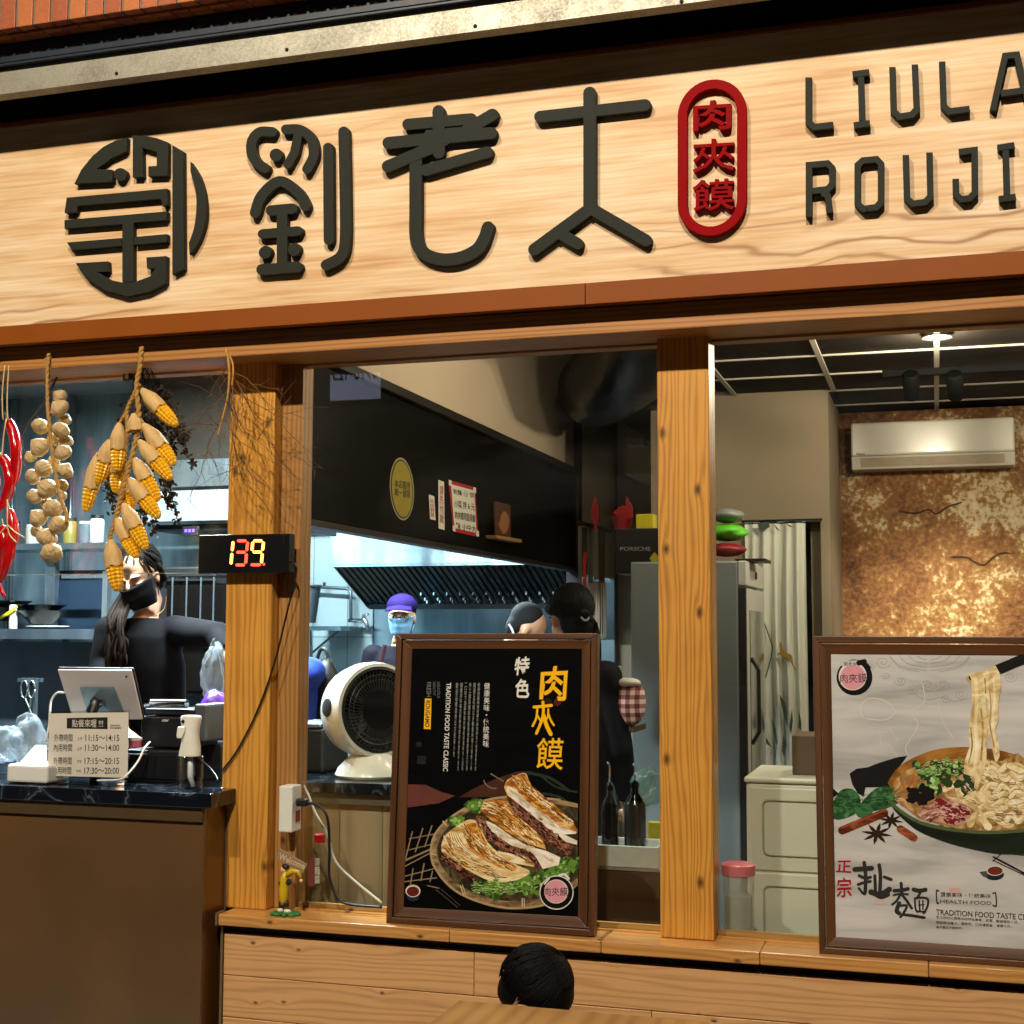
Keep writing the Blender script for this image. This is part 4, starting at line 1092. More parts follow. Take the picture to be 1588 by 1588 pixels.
# chili string
chi = thing('chili_string', 'string of glossy red chili peppers at the left edge', 'chili peppers', tuple(px(5, 920, YHG)))
for pts, r in (([(45, 440), (85, 530), (98, 640), (95, 760), (82, 848)], 0.0185), ([(5, 662), (48, 730), (62, 820), (40, 920), (-10, 1000)], 0.0185), ([(-60, 690), (-35, 800), (-40, 900), (-70, 1000)], 0.0185),
               ([(55, 990), (78, 1080), (72, 1200), (42, 1330), (5, 1440)], 0.0175), ([(15, 1095), (28, 1200), (5, 1330), (-25, 1440)], 0.0175), ([(-30, 1425), (5, 1485), (28, 1535)], 0.007), ([(-70, 1000), (-40, 1120), (-60, 1300)], 0.018)):
    c = smooth_curve([px(*k4(*p), YHG - rnd.uniform(0.0, 0.02)) for p in pts], 5); n = len(c)
    rr = [r * (0.75 + 0.25 * math.sin(math.pi * min(1, i / n * 1.6)) if i < n * 0.55 else max(0.12, 1.0 - ((i / n - 0.55) / 0.45) ** 2 * 0.88)) for i in range(n)]
    rr[0] = r * 0.4
    o = part('chili', MB().tube(c, rr, 12), m_chili, chi, smooth=True)
    d = (c[0] - c[1]).normalized()
    part('stem', MB().tube([c[0], c[0] + d * 0.02 + Vector((0, 0, .006))], [0.004, 0.0025], 6), M('chili_stem', '#6d6a2c', 0.6), o)
mb = MB()
for pts in (([30, 105], [14, 280], [18, 440]), ([55, 105], [44, 300], [48, 440]), ([38, 430], [20, 560], [10, 670]), ([45, 930], [45, 1000], [45, 1090]), ([45, 1085], [10, 1130], [-20, 1165]), ([45, 1085], [90, 1130], [150, 1165]), ([45, 1090], [60, 1150], [100, 1195])):
    part('raffia', MB().tube(smooth_curve([px(*k4(*p), YHG - 0.03) for p in pts], 4), 0.0022, 6), M('raffia', '#cdae7c', 0.8, var=0.2), chi, smooth=True)
# dried branches
def twigs(rng, start, direction, length, depth, r, out, spread=0.6):
    p = Vector(start); d = Vector(direction).normalized(); pts = [p.copy()]
    for i in range(5):
        d = (d + Vector((rng.gauss(0, .22), rng.gauss(0, .14), rng.gauss(0, .22)))).normalized()
        p = p + d * length / 5; pts.append(p.copy())
        if depth > 0 and rng.random() < 0.75:
            twigs(rng, p, d + Vector((rng.gauss(0, spread), rng.gauss(0, .3), rng.gauss(0, spread))), length * rng.uniform(.4, .7), depth - 1, r * 0.65, out, spread)
    out.tube(pts, [r * (1 - 0.12 * i) for i in range(6)], 4)
tr = random.Random(11)
br = thing('dried_branch', 'dried twiggy branch hanging in front of the post with the number display', 'dried branch', tuple(px(352, 660, -0.08)))
part('stalk', MB().tube(smooth_curve([px(*k3(*p), -0.14) for p in ((1158, 70), (1172, 130), (1176, 220), (1165, 330), (1140, 430), (1118, 515))], 5), [0.004] * 12 + [0.003] * 14, 6).tube(smooth_curve([px(*k3(*p), -0.135) for p in ((1160, 75), (1195, 150), (1190, 260))], 5), 0.003, 6), m_stalk, br, smooth=True)
mb = MB()
for (a, d, L) in (((1172, 130), (.6, -.1, -1), .16), ((1176, 200), (.7, -.1, -.8), .2), ((1172, 260), (.4, 0, -1), .26), ((1165, 330), (-.15, 0, -1), .2), ((1180, 180), (1, -.1, -.35), .15), ((1172, 240), (.9, 0, -1), .24), ((1150, 400), (.25, .1, -1), .24), ((1170, 280), (-.5, .1, -.8), .12), ((1190, 250), (.5, -.2, -1.2), .25), ((1176, 160), (-.6, 0, -.5), .08), ((1190, 300), (.2, -.1, -1), .3)):
    twigs(tr, px(*k3(*a), -0.13), d, L, 2, 0.0019, mb)
part('twigs', mb, m_twig, br)
br = thing('dried_branch', 'thin dark bare twig hanging behind the garlic braid', 'dried branch', tuple(px(30, 680, -0.05)))
part('stalk', MB().tube(smooth_curve([px(*k3(*p), -0.05) for p in ((292, 214), (240, 320), (150, 440), (95, 545))], 5), 0.0032, 6), m_twigd, br)
mb = MB()
for (a, d, L) in (((240, 320), (-.2, 0, -1), .14), ((190, 390), (.1, 0, -1), .16), ((150, 440), (0, 0, -1), .17), ((110, 520), (.15, 0, -1), .14)):
    twigs(tr, px(*k3(*a), -0.05), d, L, 2, 0.001, mb)
part('twigs', mb, m_twigd, br)

# ================================================================ NUMBER DISPLAY
Yd = -0.038
f = plane_at(Yd)
t = thing('number_display', 'black number display with glowing digits on the left pine post', 'display', tuple(px(378, 890, Yd)))
a = px(*k3(1020, 1025), Yd); b_ = px(*k3(1483, 1218), Yd)
zd1 = px(*k3(1250, 1021), Yd).z; zd0 = px(*k3(1250, 1220), Yd).z
part('case', MB().box(a.x, b_.x, Yd, -0.002, zd0, zd1), M('display_case', '#08080a', 0.35), t, bevel=0.002)
m_ledr = M('led_red', '#ff2a10', 0.4, emit=4.0, ecol=(1.0, 0.06, 0.03)); m_ledo = M('led_orange', '#ff8a20', 0.4, emit=6.0, ecol=(1.0, 0.36, 0.06))
def seg(poly, m):
    part('segment', MB().prism([f(*k3(*q)) + Vector((0, -0.0012, 0)) for q in poly], (0, 0.001, 0)), m, t)
def hseg(x0, x1, y, m): seg([(x0, y), (x0 + 6, y - 7), (x1 - 6, y - 7), (x1, y), (x1 - 6, y + 7), (x0 + 6, y + 7)], m)
def vseg(x, y0, y1, m, sl=-4): seg([(x, y0), (x + 7, y0 + 6), (x + 7 + sl, y1 - 6), (x + sl, y1), (x - 7 + sl, y1 - 6), (x - 7, y0 + 6)], m)
vseg(1196, 1056, 1108, m_ledo); vseg(1190, 1116, 1176, m_ledo)
for y in (1054, 1113, 1178): hseg(1216 - (y - 1054) // 14, 1266 - (y - 1054) // 14, y, m_ledr)
vseg(1271, 1058, 1108, m_ledr); vseg(1265, 1118, 1172, m_ledr)
for y in (1054, 1112): hseg(1300 - (y - 1054) // 14, 1348 - (y - 1054) // 14, y, m_ledo)
hseg(1285, 1340, 1177, m_ledr)
vseg(1297, 1058, 1106, m_ledo); vseg(1352, 1058, 1106, m_ledo); vseg(1346, 1117, 1170, m_ledo)
seg(circ2d(1354, 1174, 6, n=10), m_ledr)
m_cable = M('black_cable', '#0c0c0d', 0.45)
part('cable', MB().tube(smooth_curve([px(449, 868, -0.02), px(458, 875, -0.03), px(459, 890, -0.03), px(445, 950, -0.012), px(425, 1030, -0.008), px(400, 1100, -0.008), px(370, 1160, -0.008), px(344, 1196, -0.008)], 6), 0.003, 6), m_cable, t, smooth=True)

# ================================================================ POWER SOCKET, CABLES, FIGURINE, BOTTLE ON THE LEDGE
m_white = M('white_plastic', '#d8d8cf', 0.35, var=0.05)
x0, x1 = px(432, 1250, -0.02).x, px(453, 1250, -0.02).x
t = thing('power_socket', 'white surface power socket fixed to the narrow jamb', 'socket', tuple(px(445, 1290, 0.0)))
z0, z1 = px(443, 1291, -0.02).z, px(443, 1219, -0.02).z
part('box', MB().box(x0, x1, -0.02, 0.044, z0, z1), m_white, t, bevel=0.004)
part('switch', MB().box(x1 + 0.0005, x1 + 0.003, 0.004, 0.03, z0 + 0.028, z0 + 0.062), M('switch_red', '#7d1512', 0.3), t, bevel=0.001)
part('plug', MB().box(x1 + 0.0005, x1 + 0.035, 0.0, 0.026, z0 + 0.075, z0 + 0.098), m_black, t, bevel=0.005)
single('black_power_cord', MB().tube(smooth_curve([(x1 + 0.03, 0.013, z0 + 0.087), px(495, 1250, 0.03), px(508, 1270, 0.03), px(511, 1320, 0.035), px(511, 1360, 0.035), px(525, 1393, 0.03), px(545, 1403, 0.03), px(592, 1407, 0.03)], 6), 0.0042, 8), m_cable, 'black power cord running from the socket down to the ledge', 'cord', smooth=True)
single('white_power_cord', MB().tube(smooth_curve([px(449, 1200, 0.12), px(465, 1210, 0.1), px(478, 1232, 0.1), px(488, 1258, 0.1), px(508, 1295, 0.1), px(520, 1335, 0.1), px(545, 1362, 0.11), px(592, 1400, 0.12)], 6), 0.0035, 8), m_white, 'white power cord hanging behind the window pane', 'cord', smooth=True)
# sauce bottle
b0 = px(494, 1404, 0.11); b0.z = zsl
t = thing('sauce_bottle', 'clear sauce bottle with red cap on the ledge behind glass', 'bottle', tuple(b0))
hB = px(494, 1293, 0.11).z - zsl
m_clear = glass('clear_plastic', (0.82, 0.84, 0.82), 1.2)
part('body', MB().lathe(b0 + Vector((0, 0, 0.001)), [(0.028, 0), (0.031, 0.005), (0.031, hB * 0.62), (0.024, hB * 0.74), (0.014, hB * 0.84), (0.014, hB * 0.88)], 24), m_clear, t, smooth=40)
part('cap', MB().lathe(b0 + Vector((0, 0, hB * 0.88)), [(0.0165, 0), (0.0165, hB * 0.11), (0.014, hB * 0.12)], 20), M('cap_red', '#a01015', 0.3), t, smooth=40)
lb = M('bottle_label', '#7a3a34', 0.5)
part('label', MB().box(b0.x - 0.021, b0.x + 0.002, b0.y - 0.034, b0.y - 0.0325, zsl + hB * 0.3, zsl + hB * 0.68), lb, t)
part('label_text', text_mb('涼\n麵\n醬', (488, 1330, 496, 1370), plane_at(b0.y - 0.0345), Vector((0, -0.0004, 0)), bold=0.01), m_white, t)
# figurine
g0 = px(443, 1414, -0.045); g0.z = zsl
t = thing('garden_figurine', 'small painted figurine in yellow carrying a welcome board, on a green base', 'figurine', tuple(g0))
m_yel = M('figurine_yellow', '#c9a716', 0.4, var=0.2); m_fd = M('figurine_dark', '#2a1812', 0.5); m_fw = M('figurine_skin', '#d8b890', 0.5)
mb = MB()
for i in range(60):
    a_ = rnd.uniform(0, 6.28); q = math.sqrt(rnd.random())
    mb.ell(g0 + Vector((0.043 * q * math.cos(a_), 0.03 * q * math.sin(a_), 0.004 + 0.008 * (1 - q))), (.008, .008, .006), 6, 4)
part('grass_base', mb, M('figurine_green', '#2f6a2c', 0.6, var=0.4, scale=60), t)
part('stones', MB().ell(g0 + Vector((-.012, -.012, .016)), (.01, .008, .006), 8, 6).ell(g0 + Vector((.012, -.014, .015)), (.012, .008, .006), 8, 6), m_white, t)
def gp(u, v): return px(u, v, -0.05)
part('body', MB().tube([gp(438, 1403), gp(440, 1396), gp(440, 1378), gp(441, 1362), gp(444, 1352)], [.008, .012, .0145, .012, .008], 10), m_yel, t, smooth=True)
part('legs', MB().tube([gp(436, 1408), gp(437, 1398)], [.008, .009], 8).tube([gp(444, 1406), gp(443, 1397)], [.008, .009], 8), m_fd, t, smooth=True)
part('arm', MB().tube([gp(444, 1358), gp(454, 1350), gp(463, 1352), gp(466, 1362)], [.009, .009, .008, .005], 8), m_yel, t, smooth=True)
part('belt', MB().tube([gp(434, 1372), gp(450, 1367)], .009, 8), m_fd, t)
part('hands', MB().ell(gp(467, 1366), (.005, .005, .006), 8, 6).ell(gp(445, 1368), (.006, .006, .005), 8, 6), m_fw, t)
part('head', MB().ell(gp(440, 1348), (.01, .01, .012), 12, 8), m_fw, t, smooth=True)
part('hair', MB().ell(gp(443, 1344), (.012, .011, .009), 12, 8), m_fd, t, smooth=True)
o = part('board', MB().obox(gp(452, 1335), Vector((.045, 0, -.021)), Vector((.006, 0, .013)), Vector((0, .004, 0))), M('figurine_board', '#8a7458', 0.7, var=0.3), t)
part('lettering', text_mb('Welcome', ((434, 1322), (474, 1339), (472, 1349), (432, 1332)), plane_at(-0.0548), Vector((0, -0.0005, 0)), bold=0.03), M('figurine_letters', '#c8ac84', 0.5), o)

# ================================================================ ON THE SERVICE COUNTER
def k6(x, y): return (60 + x / 5.293, 1020 + y / 5.293)
m_paper = M('sign_paper', '#cfc8ba', 0.5, var=0.06, scale=4)
m_ink = M('print_black', '#15130f', 0.6, var=0.05)
Yc_ = -0.055
pl = plane_at(Yc_)
t = thing('opening_hours_stand', 'clear stand with printed opening hours on the counter', 'notice stand', tuple(px(135, 1205, Yc_)))
q = [k6(90, 458), k6(735, 448), k6(728, 985), k6(72, 968)]
part('sheet', MB().prism([pl(*p) for p in q], (0, 0.002, 0)), m_paper, t)
part('holder', MB().prism([pl(*p) + Vector((0, 0.003, 0)) for p in (k6(84, 440), k6(742, 432), k6(735, 1000), k6(66, 985))], (0, 0.003, 0)), m_clear, t)
part('foot', MB().box(pl(*q[3]).x, pl(*q[2]).x, Yc_ - 0.015, Yc_ + 0.06, zc + 0.0005, zc + 0.005), m_clear, t)
L_ = Vector((0, -0.0006, 0))
part('title_bar', flat(MB(), [k6(232, 495), k6(566, 488), k6(566, 585), k6(232, 580)], pl, L_), m_ink, t)
part('title', text_mb('點餐來喔 !!!', (k6(275, 508), k6(530, 504), k6(530, 572), k6(275, 570)), pl, L_ * 2, bold=0.02), m_paper, t)
for tx, y0_ in (('外帶時間：上午 11:15～14:15', 626), ('內用時間：上午 11:30～14:00', 707), ('外帶時間：下午 17:15～20:15', 815), ('內用時間：下午 17:30～20:00', 895)):
    a1, b1 = tx.split('：'); ap, tm = b1.split(' ')
    dx = (626 - y0_) * 0.035
    part('hours_line', text_mb(ap, (*k6(318 + dx, y0_ + 24), *k6(360 + dx, y0_ + 54)), pl, L_, bold=0.0, mb=text_mb(tm, (*k6(385 + dx, y0_ + 6), *k6(662 + dx * .3, y0_ + 58)), pl, L_, bold=0.03, mb=text_mb(a1, (*k6(127 + dx, y0_), *k6(278 + dx, y0_ + 62)), pl, L_, bold=0.025))), m_ink, t)
part('small_print', text_mb('SHAANXI\nROUJIAMO', (*k6(588, 548), *k6(678, 588)), pl, L_, bold=0.02), m_ink, t)
# tablet till
Yt0, Yt1 = 0.06, -0.03
t = thing('tablet_till', 'white backed tablet till tilted on its stand behind the notice', 'tablet', tuple(px(150, 1205, 0.1)))
tl, tr_, br_, bl = px(*k6(152, 100), Yt1), px(*k6(758, 104), Yt1), px(*k6(850, 508), Yt0), px(*k6(285, 520), Yt0)
nrm = (tr_ - tl).cross(bl - tl).normalized()
if nrm.y > 0: nrm = -nrm
part('back_shell', MB().prism([tl, tr_, br_, bl], -nrm * 0.008), M('tablet_back', '#cfc6c4', 0.25, var=0.08, scale=5, coat=0.4), t, bevel=0.003)
part('screen_edge', MB().prism([p - nrm * 0.0085 for p in (tl + (tl - bl) * 0.02, tr_ + (tr_ - bl) * 0.015, br_ + (br_ - tl) * 0.012, bl)], -nrm * 0.006), m_black, t, bevel=0.002)
pp = plane_pn(tl, nrm)
part('mount_plate', MB().prism([pp(*k6(*p)) + nrm * 0.004 for p in ((340, 236), (622, 236), (708, 448), (408, 460))], -nrm * 0.003), M('mount_steel', '#7d919c', 0.3, metal=0.4), t, bevel=0.002)
part('camera_lens', MB().lathe(pp(*k6(720, 153)), [(0.0035, 0), (0.0035, 0.001)], 12, nrm), m_black, t)
part('stand_arm', MB().tube([pp(*k6(505, 330)) + nrm * 0.012, pp(*k6(470, 400)) + nrm * 0.03, px(*k6(465, 470), 0.0), Vector((px(*k6(470, 900), 0.02).x, 0.02, zc + 0.002))], [0.02, 0.018, 0.016, 0.02], 10), M('stand_black', '#191a1c', 0.4), t, smooth=True)
part('hinge', MB().tube([pp(*k6(500, 345)) + nrm * 0.016 - Vector((.02, 0, 0)), pp(*k6(530, 345)) + nrm * 0.016 + Vector((.01, 0, 0))], 0.011, 12), m_chrome, t)
single('white_charging_cable', MB().tube(smooth_curve([px(*k6(205, 288), 0.0), px(*k6(150, 290), 0.02), px(*k6(105, 350), 0.02), px(*k6(92, 450), 0.0), px(*k6(85, 560), 0.0), px(*k6(55, 690), 0.0)], 6), 0.0035, 8), m_white, 'white charging cable arching left of the tablet', 'cable', smooth=True)
# receipt printer and black boxes
t = thing('receipt_printer', 'black receipt printer with a paper roll bar next to the tablet', 'printer', tuple(px(290, 1170, 0.1)))
def bx(x0_, y0_, x1_, y1_, Y, dY):
    a_, b1 = px(*k6(x0_, y0_), Y), px(*k6(x1_, y1_), Y)
    return MB().box(a_.x, b1.x, Y, Y + dY, b1.z, a_.z)
part('body', bx(838, 478, 1270, 745, 0.1, 0.16), M('printer_black', '#101114', 0.4), t, bevel=0.006)
part('side_shell', bx(1272, 380, 1378, 690, 0.115, 0.14), M('printer_grey', '#3a3f45', 0.5), t, bevel=0.008)
part('lid', bx(866, 415, 1268, 476, 0.105, 0.13), m_black, t, bevel=0.005)
part('roll_bar', MB().tube([px(*k6(925, 375), 0.1), px(*k6(1215, 378), 0.1)], 0.014, 14), m_chrome, t, smooth=40)
part('roll_pin', MB().tube([px(*k6(872, 395), 0.1), px(*k6(925, 390), 0.1)], 0.007, 10), m_chrome, t)
part('logo', text_mb('star', (*k6(1012, 503), *k6(1070, 524)), plane_at(0.0985), Vector((0, -0.0005, 0)), bold=0.02, shear=0.2), m_white, t)
t = thing('cash_drawer', 'black metal cash drawer under the receipt printer', 'cash drawer', tuple(px(270, 1214, 0.03)))
zz = px(*k6(900, 747), 0.1).z - 0.001
part('body', MB().box(px(*k6(700, 900), 0.06).x, px(*k6(1148, 900), 0.06).x, 0.06, 0.4, zc + 0.001, zz), m_black, t, bevel=0.004)
part('drawer_front', MB().box(px(*k6(712, 900), 0.058).x, px(*k6(1140, 900), 0.058).x, 0.054, 0.059, zc + 0.012, zz - 0.012), M('drawer_black', '#131316', 0.3), t, bevel=0.002)
single('card_reader_box', bx(1165, 705, 1500, 1005, 0.2, 0.16), M('box_black', '#0e0f12', 0.45), 'low black box behind the spray bottle', 'box', bevel=0.006)
single('black_charging_cable', MB().tube(smooth_curve([px(*k6(1310, 830), 0.1), px(*k6(1380, 880), 0.06), px(*k6(1450, 960), 0.02), px(*k6(1470, 1005), -0.0)], 5), 0.003, 6), m_cable, 'thin black cable between the spray bottle and the post', 'cable', smooth=True)
single('white_printer_cable', MB().tube(smooth_curve([px(*k6(915, 690), 0.04), px(*k6(870, 740), 0.0), px(*k6(815, 850), -0.03), px(*k6(735, 950), -0.075), px(*k6(665, 1000), -0.085), px(*k6(480, 1008), -0.085)], 6), 0.0032, 8), m_white, 'white cable curling in front of the cash drawer', 'cable', smooth=True)
# spray bottle
s0 = pxz(296, 1224, zc)
t = thing('spray_bottle', 'white and clear spray bottle on the counter by the post', 'spray bottle', tuple(s0))
def sb(x, y): return px(*k6(x, y), s0.y)
rB = (sb(1322, 950).x - sb(1150, 950).x) / 2
zT = sb(1240, 800).z
part('reservoir', MB().lathe(s0 + Vector((0, 0, 0.001)), [(rB * .9, 0), (rB, 0.004), (rB, zT - zc - 0.004), (rB * .85, zT - zc)], 28), glass('bottle_clear', (0.9, 0.93, 0.95), 1.6), t, smooth=40)
part('water', MB().lathe(s0 + Vector((0, 0, 0.004)), [(rB * .88, 0), (rB * .9, (zT - zc) * .33)], 24), glass('water_clear', (0.9, 0.95, 0.98), 1.2), t, smooth=40)
part('dip_tube', MB().tube([s0 + Vector((-.004, 0, zT - zc)), s0 + Vector((-.004, 0, .04)), s0 + Vector((.008, 0, .008))], 0.008, 8), m_white, t, smooth=True)
prof = []
for (xl, xr, y) in ((1155, 1325, 805), (1172, 1322, 720), (1186, 1312, 640), (1180, 1316, 580), (1170, 1333, 500), (1174, 1332, 484), (1190, 1320, 474)):
    prof.append(((sb(xl, y).x + sb(xr, y).x) / 2, (sb(xr, y).x - sb(xl, y).x) / 2, sb(1240, y).z))
mb = MB(); mb.grid([[Vector((c_ + w_ * math.cos(th), s0.y + min(w_, 0.024) * math.sin(th), z_)) for th in [2 * math.pi * k / 20 for k in range(20)]] for (c_, w_, z_) in prof], closed=True)
mb.poly([Vector((prof[-1][0] + prof[-1][1] * math.cos(2 * math.pi * k / 20), s0.y + .024 * math.sin(2 * math.pi * k / 20), prof[-1][2])) for k in range(20)])
part('spray_head', mb, M('spray_white', '#e2e0d4', 0.35), t, smooth=50)
part('trigger', MB().prism([sb(*p) + Vector((0, -0.03, 0)) for p in ((1180, 560), (1245, 560), (1240, 600), (1215, 658), (1172, 655), (1170, 630))], (0, 0.01, 0)), M('spray_white', '#e2e0d4', 0.35), t, bevel=0.003)
part('nozzle', MB().lathe(sb(1218, 520) + Vector((0, -0.022, 0)), [(0.0052, 0), (0.0052, 0.004)], 12, (0, -1, 0)), m_black, t)
# small red and white pot
p0 = px(*k6(790, 735), 0.03)
t = thing('small_pot', 'small clear pot with red contents and white lid behind the notice', 'pot', tuple(p0))
part('pot', MB().lathe(p0, [(0.018, 0), (0.02, 0.002), (0.021, 0.022)], 18), M('pot_pink', '#c05a70', 0.3), t, smooth=40)
part('lid', MB().lathe(p0 + Vector((0, 0, .0225)), [(0.022, 0), (0.022, 0.007)], 18), m_white, t)
# tray box
def k5(x, y): return (x / 3.308, 900 + y / 3.308)
a_, b1 = px(*k5(32, 950), -0.1), px(*k5(240, 1024), -0.1)
t = thing('white_box', 'shallow white plastic box at the left end of the counter', 'box', ((a_.x + b1.x) / 2, -0.05, zc))
part('tray', MB().box(a_.x, b1.x, -0.1, 0.02, zc + 0.001, px(40, *[k5(0, 945)[1]], -0.1).z), m_white, t, bevel=0.01, seg=3)
part('printed_card', MB().prism([px(*k5(100, 935), -0.06), px(*k5(238, 930), -0.06), px(*k5(235, 845), -0.02), px(*k5(180, 845), -0.02)], (0, 0.003, 0)), m_paper, t)
# crumpled plastic bags
def crumple(c, rad, seed, n=26, m=18, amp=0.25):
    g = random.Random(seed); mb = MB(); rows = []
    ph = [(g.uniform(1, 6), g.uniform(1, 6), g.uniform(0, 6), g.uniform(.3, 1)) for _ in range(9)]
    for i in range(m + 1):
        a1 = math.pi * i / m; row = []
        for k in range(n):
            th = 2 * math.pi * k / n
            s = 1 + amp * sum(w * math.sin(f1 * th + f2 * a1 + o_) for f1, f2, o_, w in ((round(x[0]), x[1], x[2], x[3]) for x in ph)) / 4 + g.gauss(0, amp * 0.12)
            row.append(Vector(c) + Vector((rad[0] * math.sin(a1) * math.cos(th) * s, rad[1] * math.sin(a1) * math.sin(th) * s, rad[2] * math.cos(a1) * (1 + (s - 1) * .5))))
        rows.append(row)
    return mb.grid(rows, closed=True)
def film(name, tint, rough=0.12, mixv=0.45):
    m, nt, b = _new(name); out = nt.nodes['Material Output']
    b.inputs['Base Color'].default_value = col(tint); b.inputs['Roughness'].default_value = rough
    tr = nd(nt, 'BsdfTransparent'); mx = nd(nt, 'MixShader'); mx.inputs[0].default_value = mixv
    nt.links.new(tr.outputs[0], mx.inputs[1]); nt.links.new(b.outputs[0], mx.inputs[2]); nt.links.new(mx.outputs[0], out.inputs[0])
    return m
m_film = film('plastic_film', '#a9bcc6', 0.1, 0.28)
single('plastic_bag', crumple(px(*k5(140, 830), 0.1), (0.06, 0.05, 0.085), 1, amp=0.5), m_film, 'clear plastic bag of paper slips on the counter, left of the notice', 'bag', smooth=True)
single('plastic_bag', crumple(px(*k5(25, 840), 0.14), (0.07, 0.05, 0.055), 2, amp=0.5), m_film, 'crumpled clear plastic bag at the left edge of the counter', 'bag', smooth=True)
single('plastic_bag', crumple(px(332, 1045, 0.45), (0.04, 0.05, 0.1), 4, amp=0.5), m_film, 'clear plastic bag hanging beside the cashier, next to the post', 'bag', smooth=True)
single('purple_glove_pack', crumple(px(333, 1097, 0.3), (0.045, 0.05, 0.055), 6), M('purple_film', '#5a2fb0', 0.35, var=0.2), 'crumpled purple bag behind the spray bottle', 'bag', smooth=True)
# scissors
t = thing('scissors', 'steel scissors hanging on the kitchen wall left of the tablet', 'scissors', tuple(px(45, 1090, 0.9)))
def sc(x, y): return px(*k5(x, y), 0.9)
part('handle', MB().tube([sc(125 + 17 * math.cos(a), 560 + 45 * math.sin(a)) for a in [2 * math.pi * k / 16 for k in range(17)]], 0.004, 6), m_steel2, t, smooth=True)
part('handle', MB().tube([sc(162 + 17 * math.cos(a), 560 + 45 * math.sin(a)) for a in [2 * math.pi * k / 16 for k in range(17)]], 0.004, 6), m_steel2, t, smooth=True)
part('blades', MB().tube([sc(130, 605), sc(165, 690)], [.005, .002], 6).tube([sc(160, 605), sc(150, 695)], [.005, .002], 6), m_steel2, t)
t = thing('hook_rail', 'small dark hook strip that holds the scissors', 'hook', tuple(px(45, 1060, 0.93)))
part('strip', MB().box(sc(80, 500).x, sc(200, 500).x, 0.91, 0.93, sc(0, 520).z, sc(0, 500).z), m_steel3, t)
part('post', MB().box(sc(130, 500).x, sc(150, 500).x, 0.93, 0.96, 0.0, sc(0, 505).z), m_steel3, t)
# bowls on the shelf
def kb(x, y): return (x / 4.411, 860 + y / 4.411)
m_bowl = M('bowl_black', '#0e0e10', 0.3, var=0.1)
def bowl(u0_, u1_, v0_, v1_, label):
    p0_, p1_ = px(u0_, v0_, YSh + 0.1), px(u1_, v0_, YSh + 0.1)
    cx, R_ = (p0_.x + p1_.x) / 2, (p1_.x - p0_.x) / 2; zt_ = p0_.z; zb_ = px((u0_ + u1_) / 2, v1_, YSh + 0.1).z
    single('black_bowl', MB().lathe((cx, YSh + 0.1, zb_), [(R_ * .45, 0), (R_ * .5, .004), (R_, zt_ - zb_), (R_ * .95, zt_ - zb_), (R_ * .48, .01)], 28, cap=False), m_bowl, label, 'bowl', 'black noodle bowls', smooth=40)
bowl(*[kb(148, 0)[0], kb(428, 0)[0]], kb(0, 385)[1], kb(0, 474)[1], 'lower bowl of the black stack under the garlic')
bowl(*[kb(146, 0)[0], kb(430, 0)[0]], kb(0, 345)[1], kb(0, 400)[1], 'upper bowl of the black stack under the garlic')
bowl(*[kb(-140, 0)[0], kb(150, 0)[0]], kb(0, 360)[1], kb(0, 455)[1], 'lower bowl of the black stack at the left edge')
bowl(*[kb(-130, 0)[0], kb(188, 0)[0]], kb(0, 318)[1], kb(0, 380)[1], 'upper bowl of the black stack at the left edge')
single('white_plate', MB().lathe(Vector((px(70, 975, YSh + 0.08).x, YSh + 0.1, zsf + 0.001)), [(0.06, 0), (0.1, 0.012), (0.1, 0.016), (0.055, 0.006)], 28), m_white, 'white plate on the steel shelf under the black bowls', 'plate', smooth=40)
p = px(*kb(88, 515), YSh + 0.03)
single('white_cup', MB().lathe(Vector((p.x, YSh + 0.03, zsf + 0.001)), [(0.018, 0), (0.02, 0.004), (0.02, 0.11), (0.016, 0.115)], 18), m_white, 'slim white tube container on the shelf beside the bowls', 'container', smooth=40)
single('yellow_ladle', MB().tube([px(*kb(5, 430), YSh), px(*kb(60, 400), YSh), px(*kb(118, 358), YSh)], [0.012, 0.014, 0.008], 8, flat=0.5), M('yellow_plastic', '#e0c21a', 0.4), 'yellow plastic ladle lying across the left bowls', 'ladle', smooth=True)

# ================================================================ INSIDE THE WINDOW
Yb = 0.26
zb_t = px(540, 1214, Yb).z
m_ash = wood('ash_laminate', '#9c8a6c', '#74634a', 'Z', freq=60, amp=14, line=2, contrast=0.5, stretch=0.1, rough=0.5, nscale=5)
t = thing('window_bar', 'dark topped bar with ash coloured panels behind the window', 'bar counter', (px(540, 1210, Yb).x, 0.45, 0))
xw0, xw1b = P1[0] - 0.04, px(660, 1210, Yb).x
part('top', MB().box(xw0, xw1b, Yb, 0.75, zb_t - 0.035, zb_t), m_marble, t, bevel=0.003)
part('front_lip', MB().box(xw0, xw1b - 0.01, Yb + 0.02, Yb + 0.04, zb_t - 0.07, zb_t - 0.036), M('bar_lip', '#5c5242', 0.5), t)
for i in range(4):
    x_ = xw0 + (xw1b - xw0 - 0.01) * i / 4
    part('panel', MB().box(x_ + 0.001, x_ + (xw1b - xw0 - 0.01) / 4 - 0.001, Yb + 0.042, Yb + 0.06, 0.05, zb_t - 0.0705), m_ash, t)
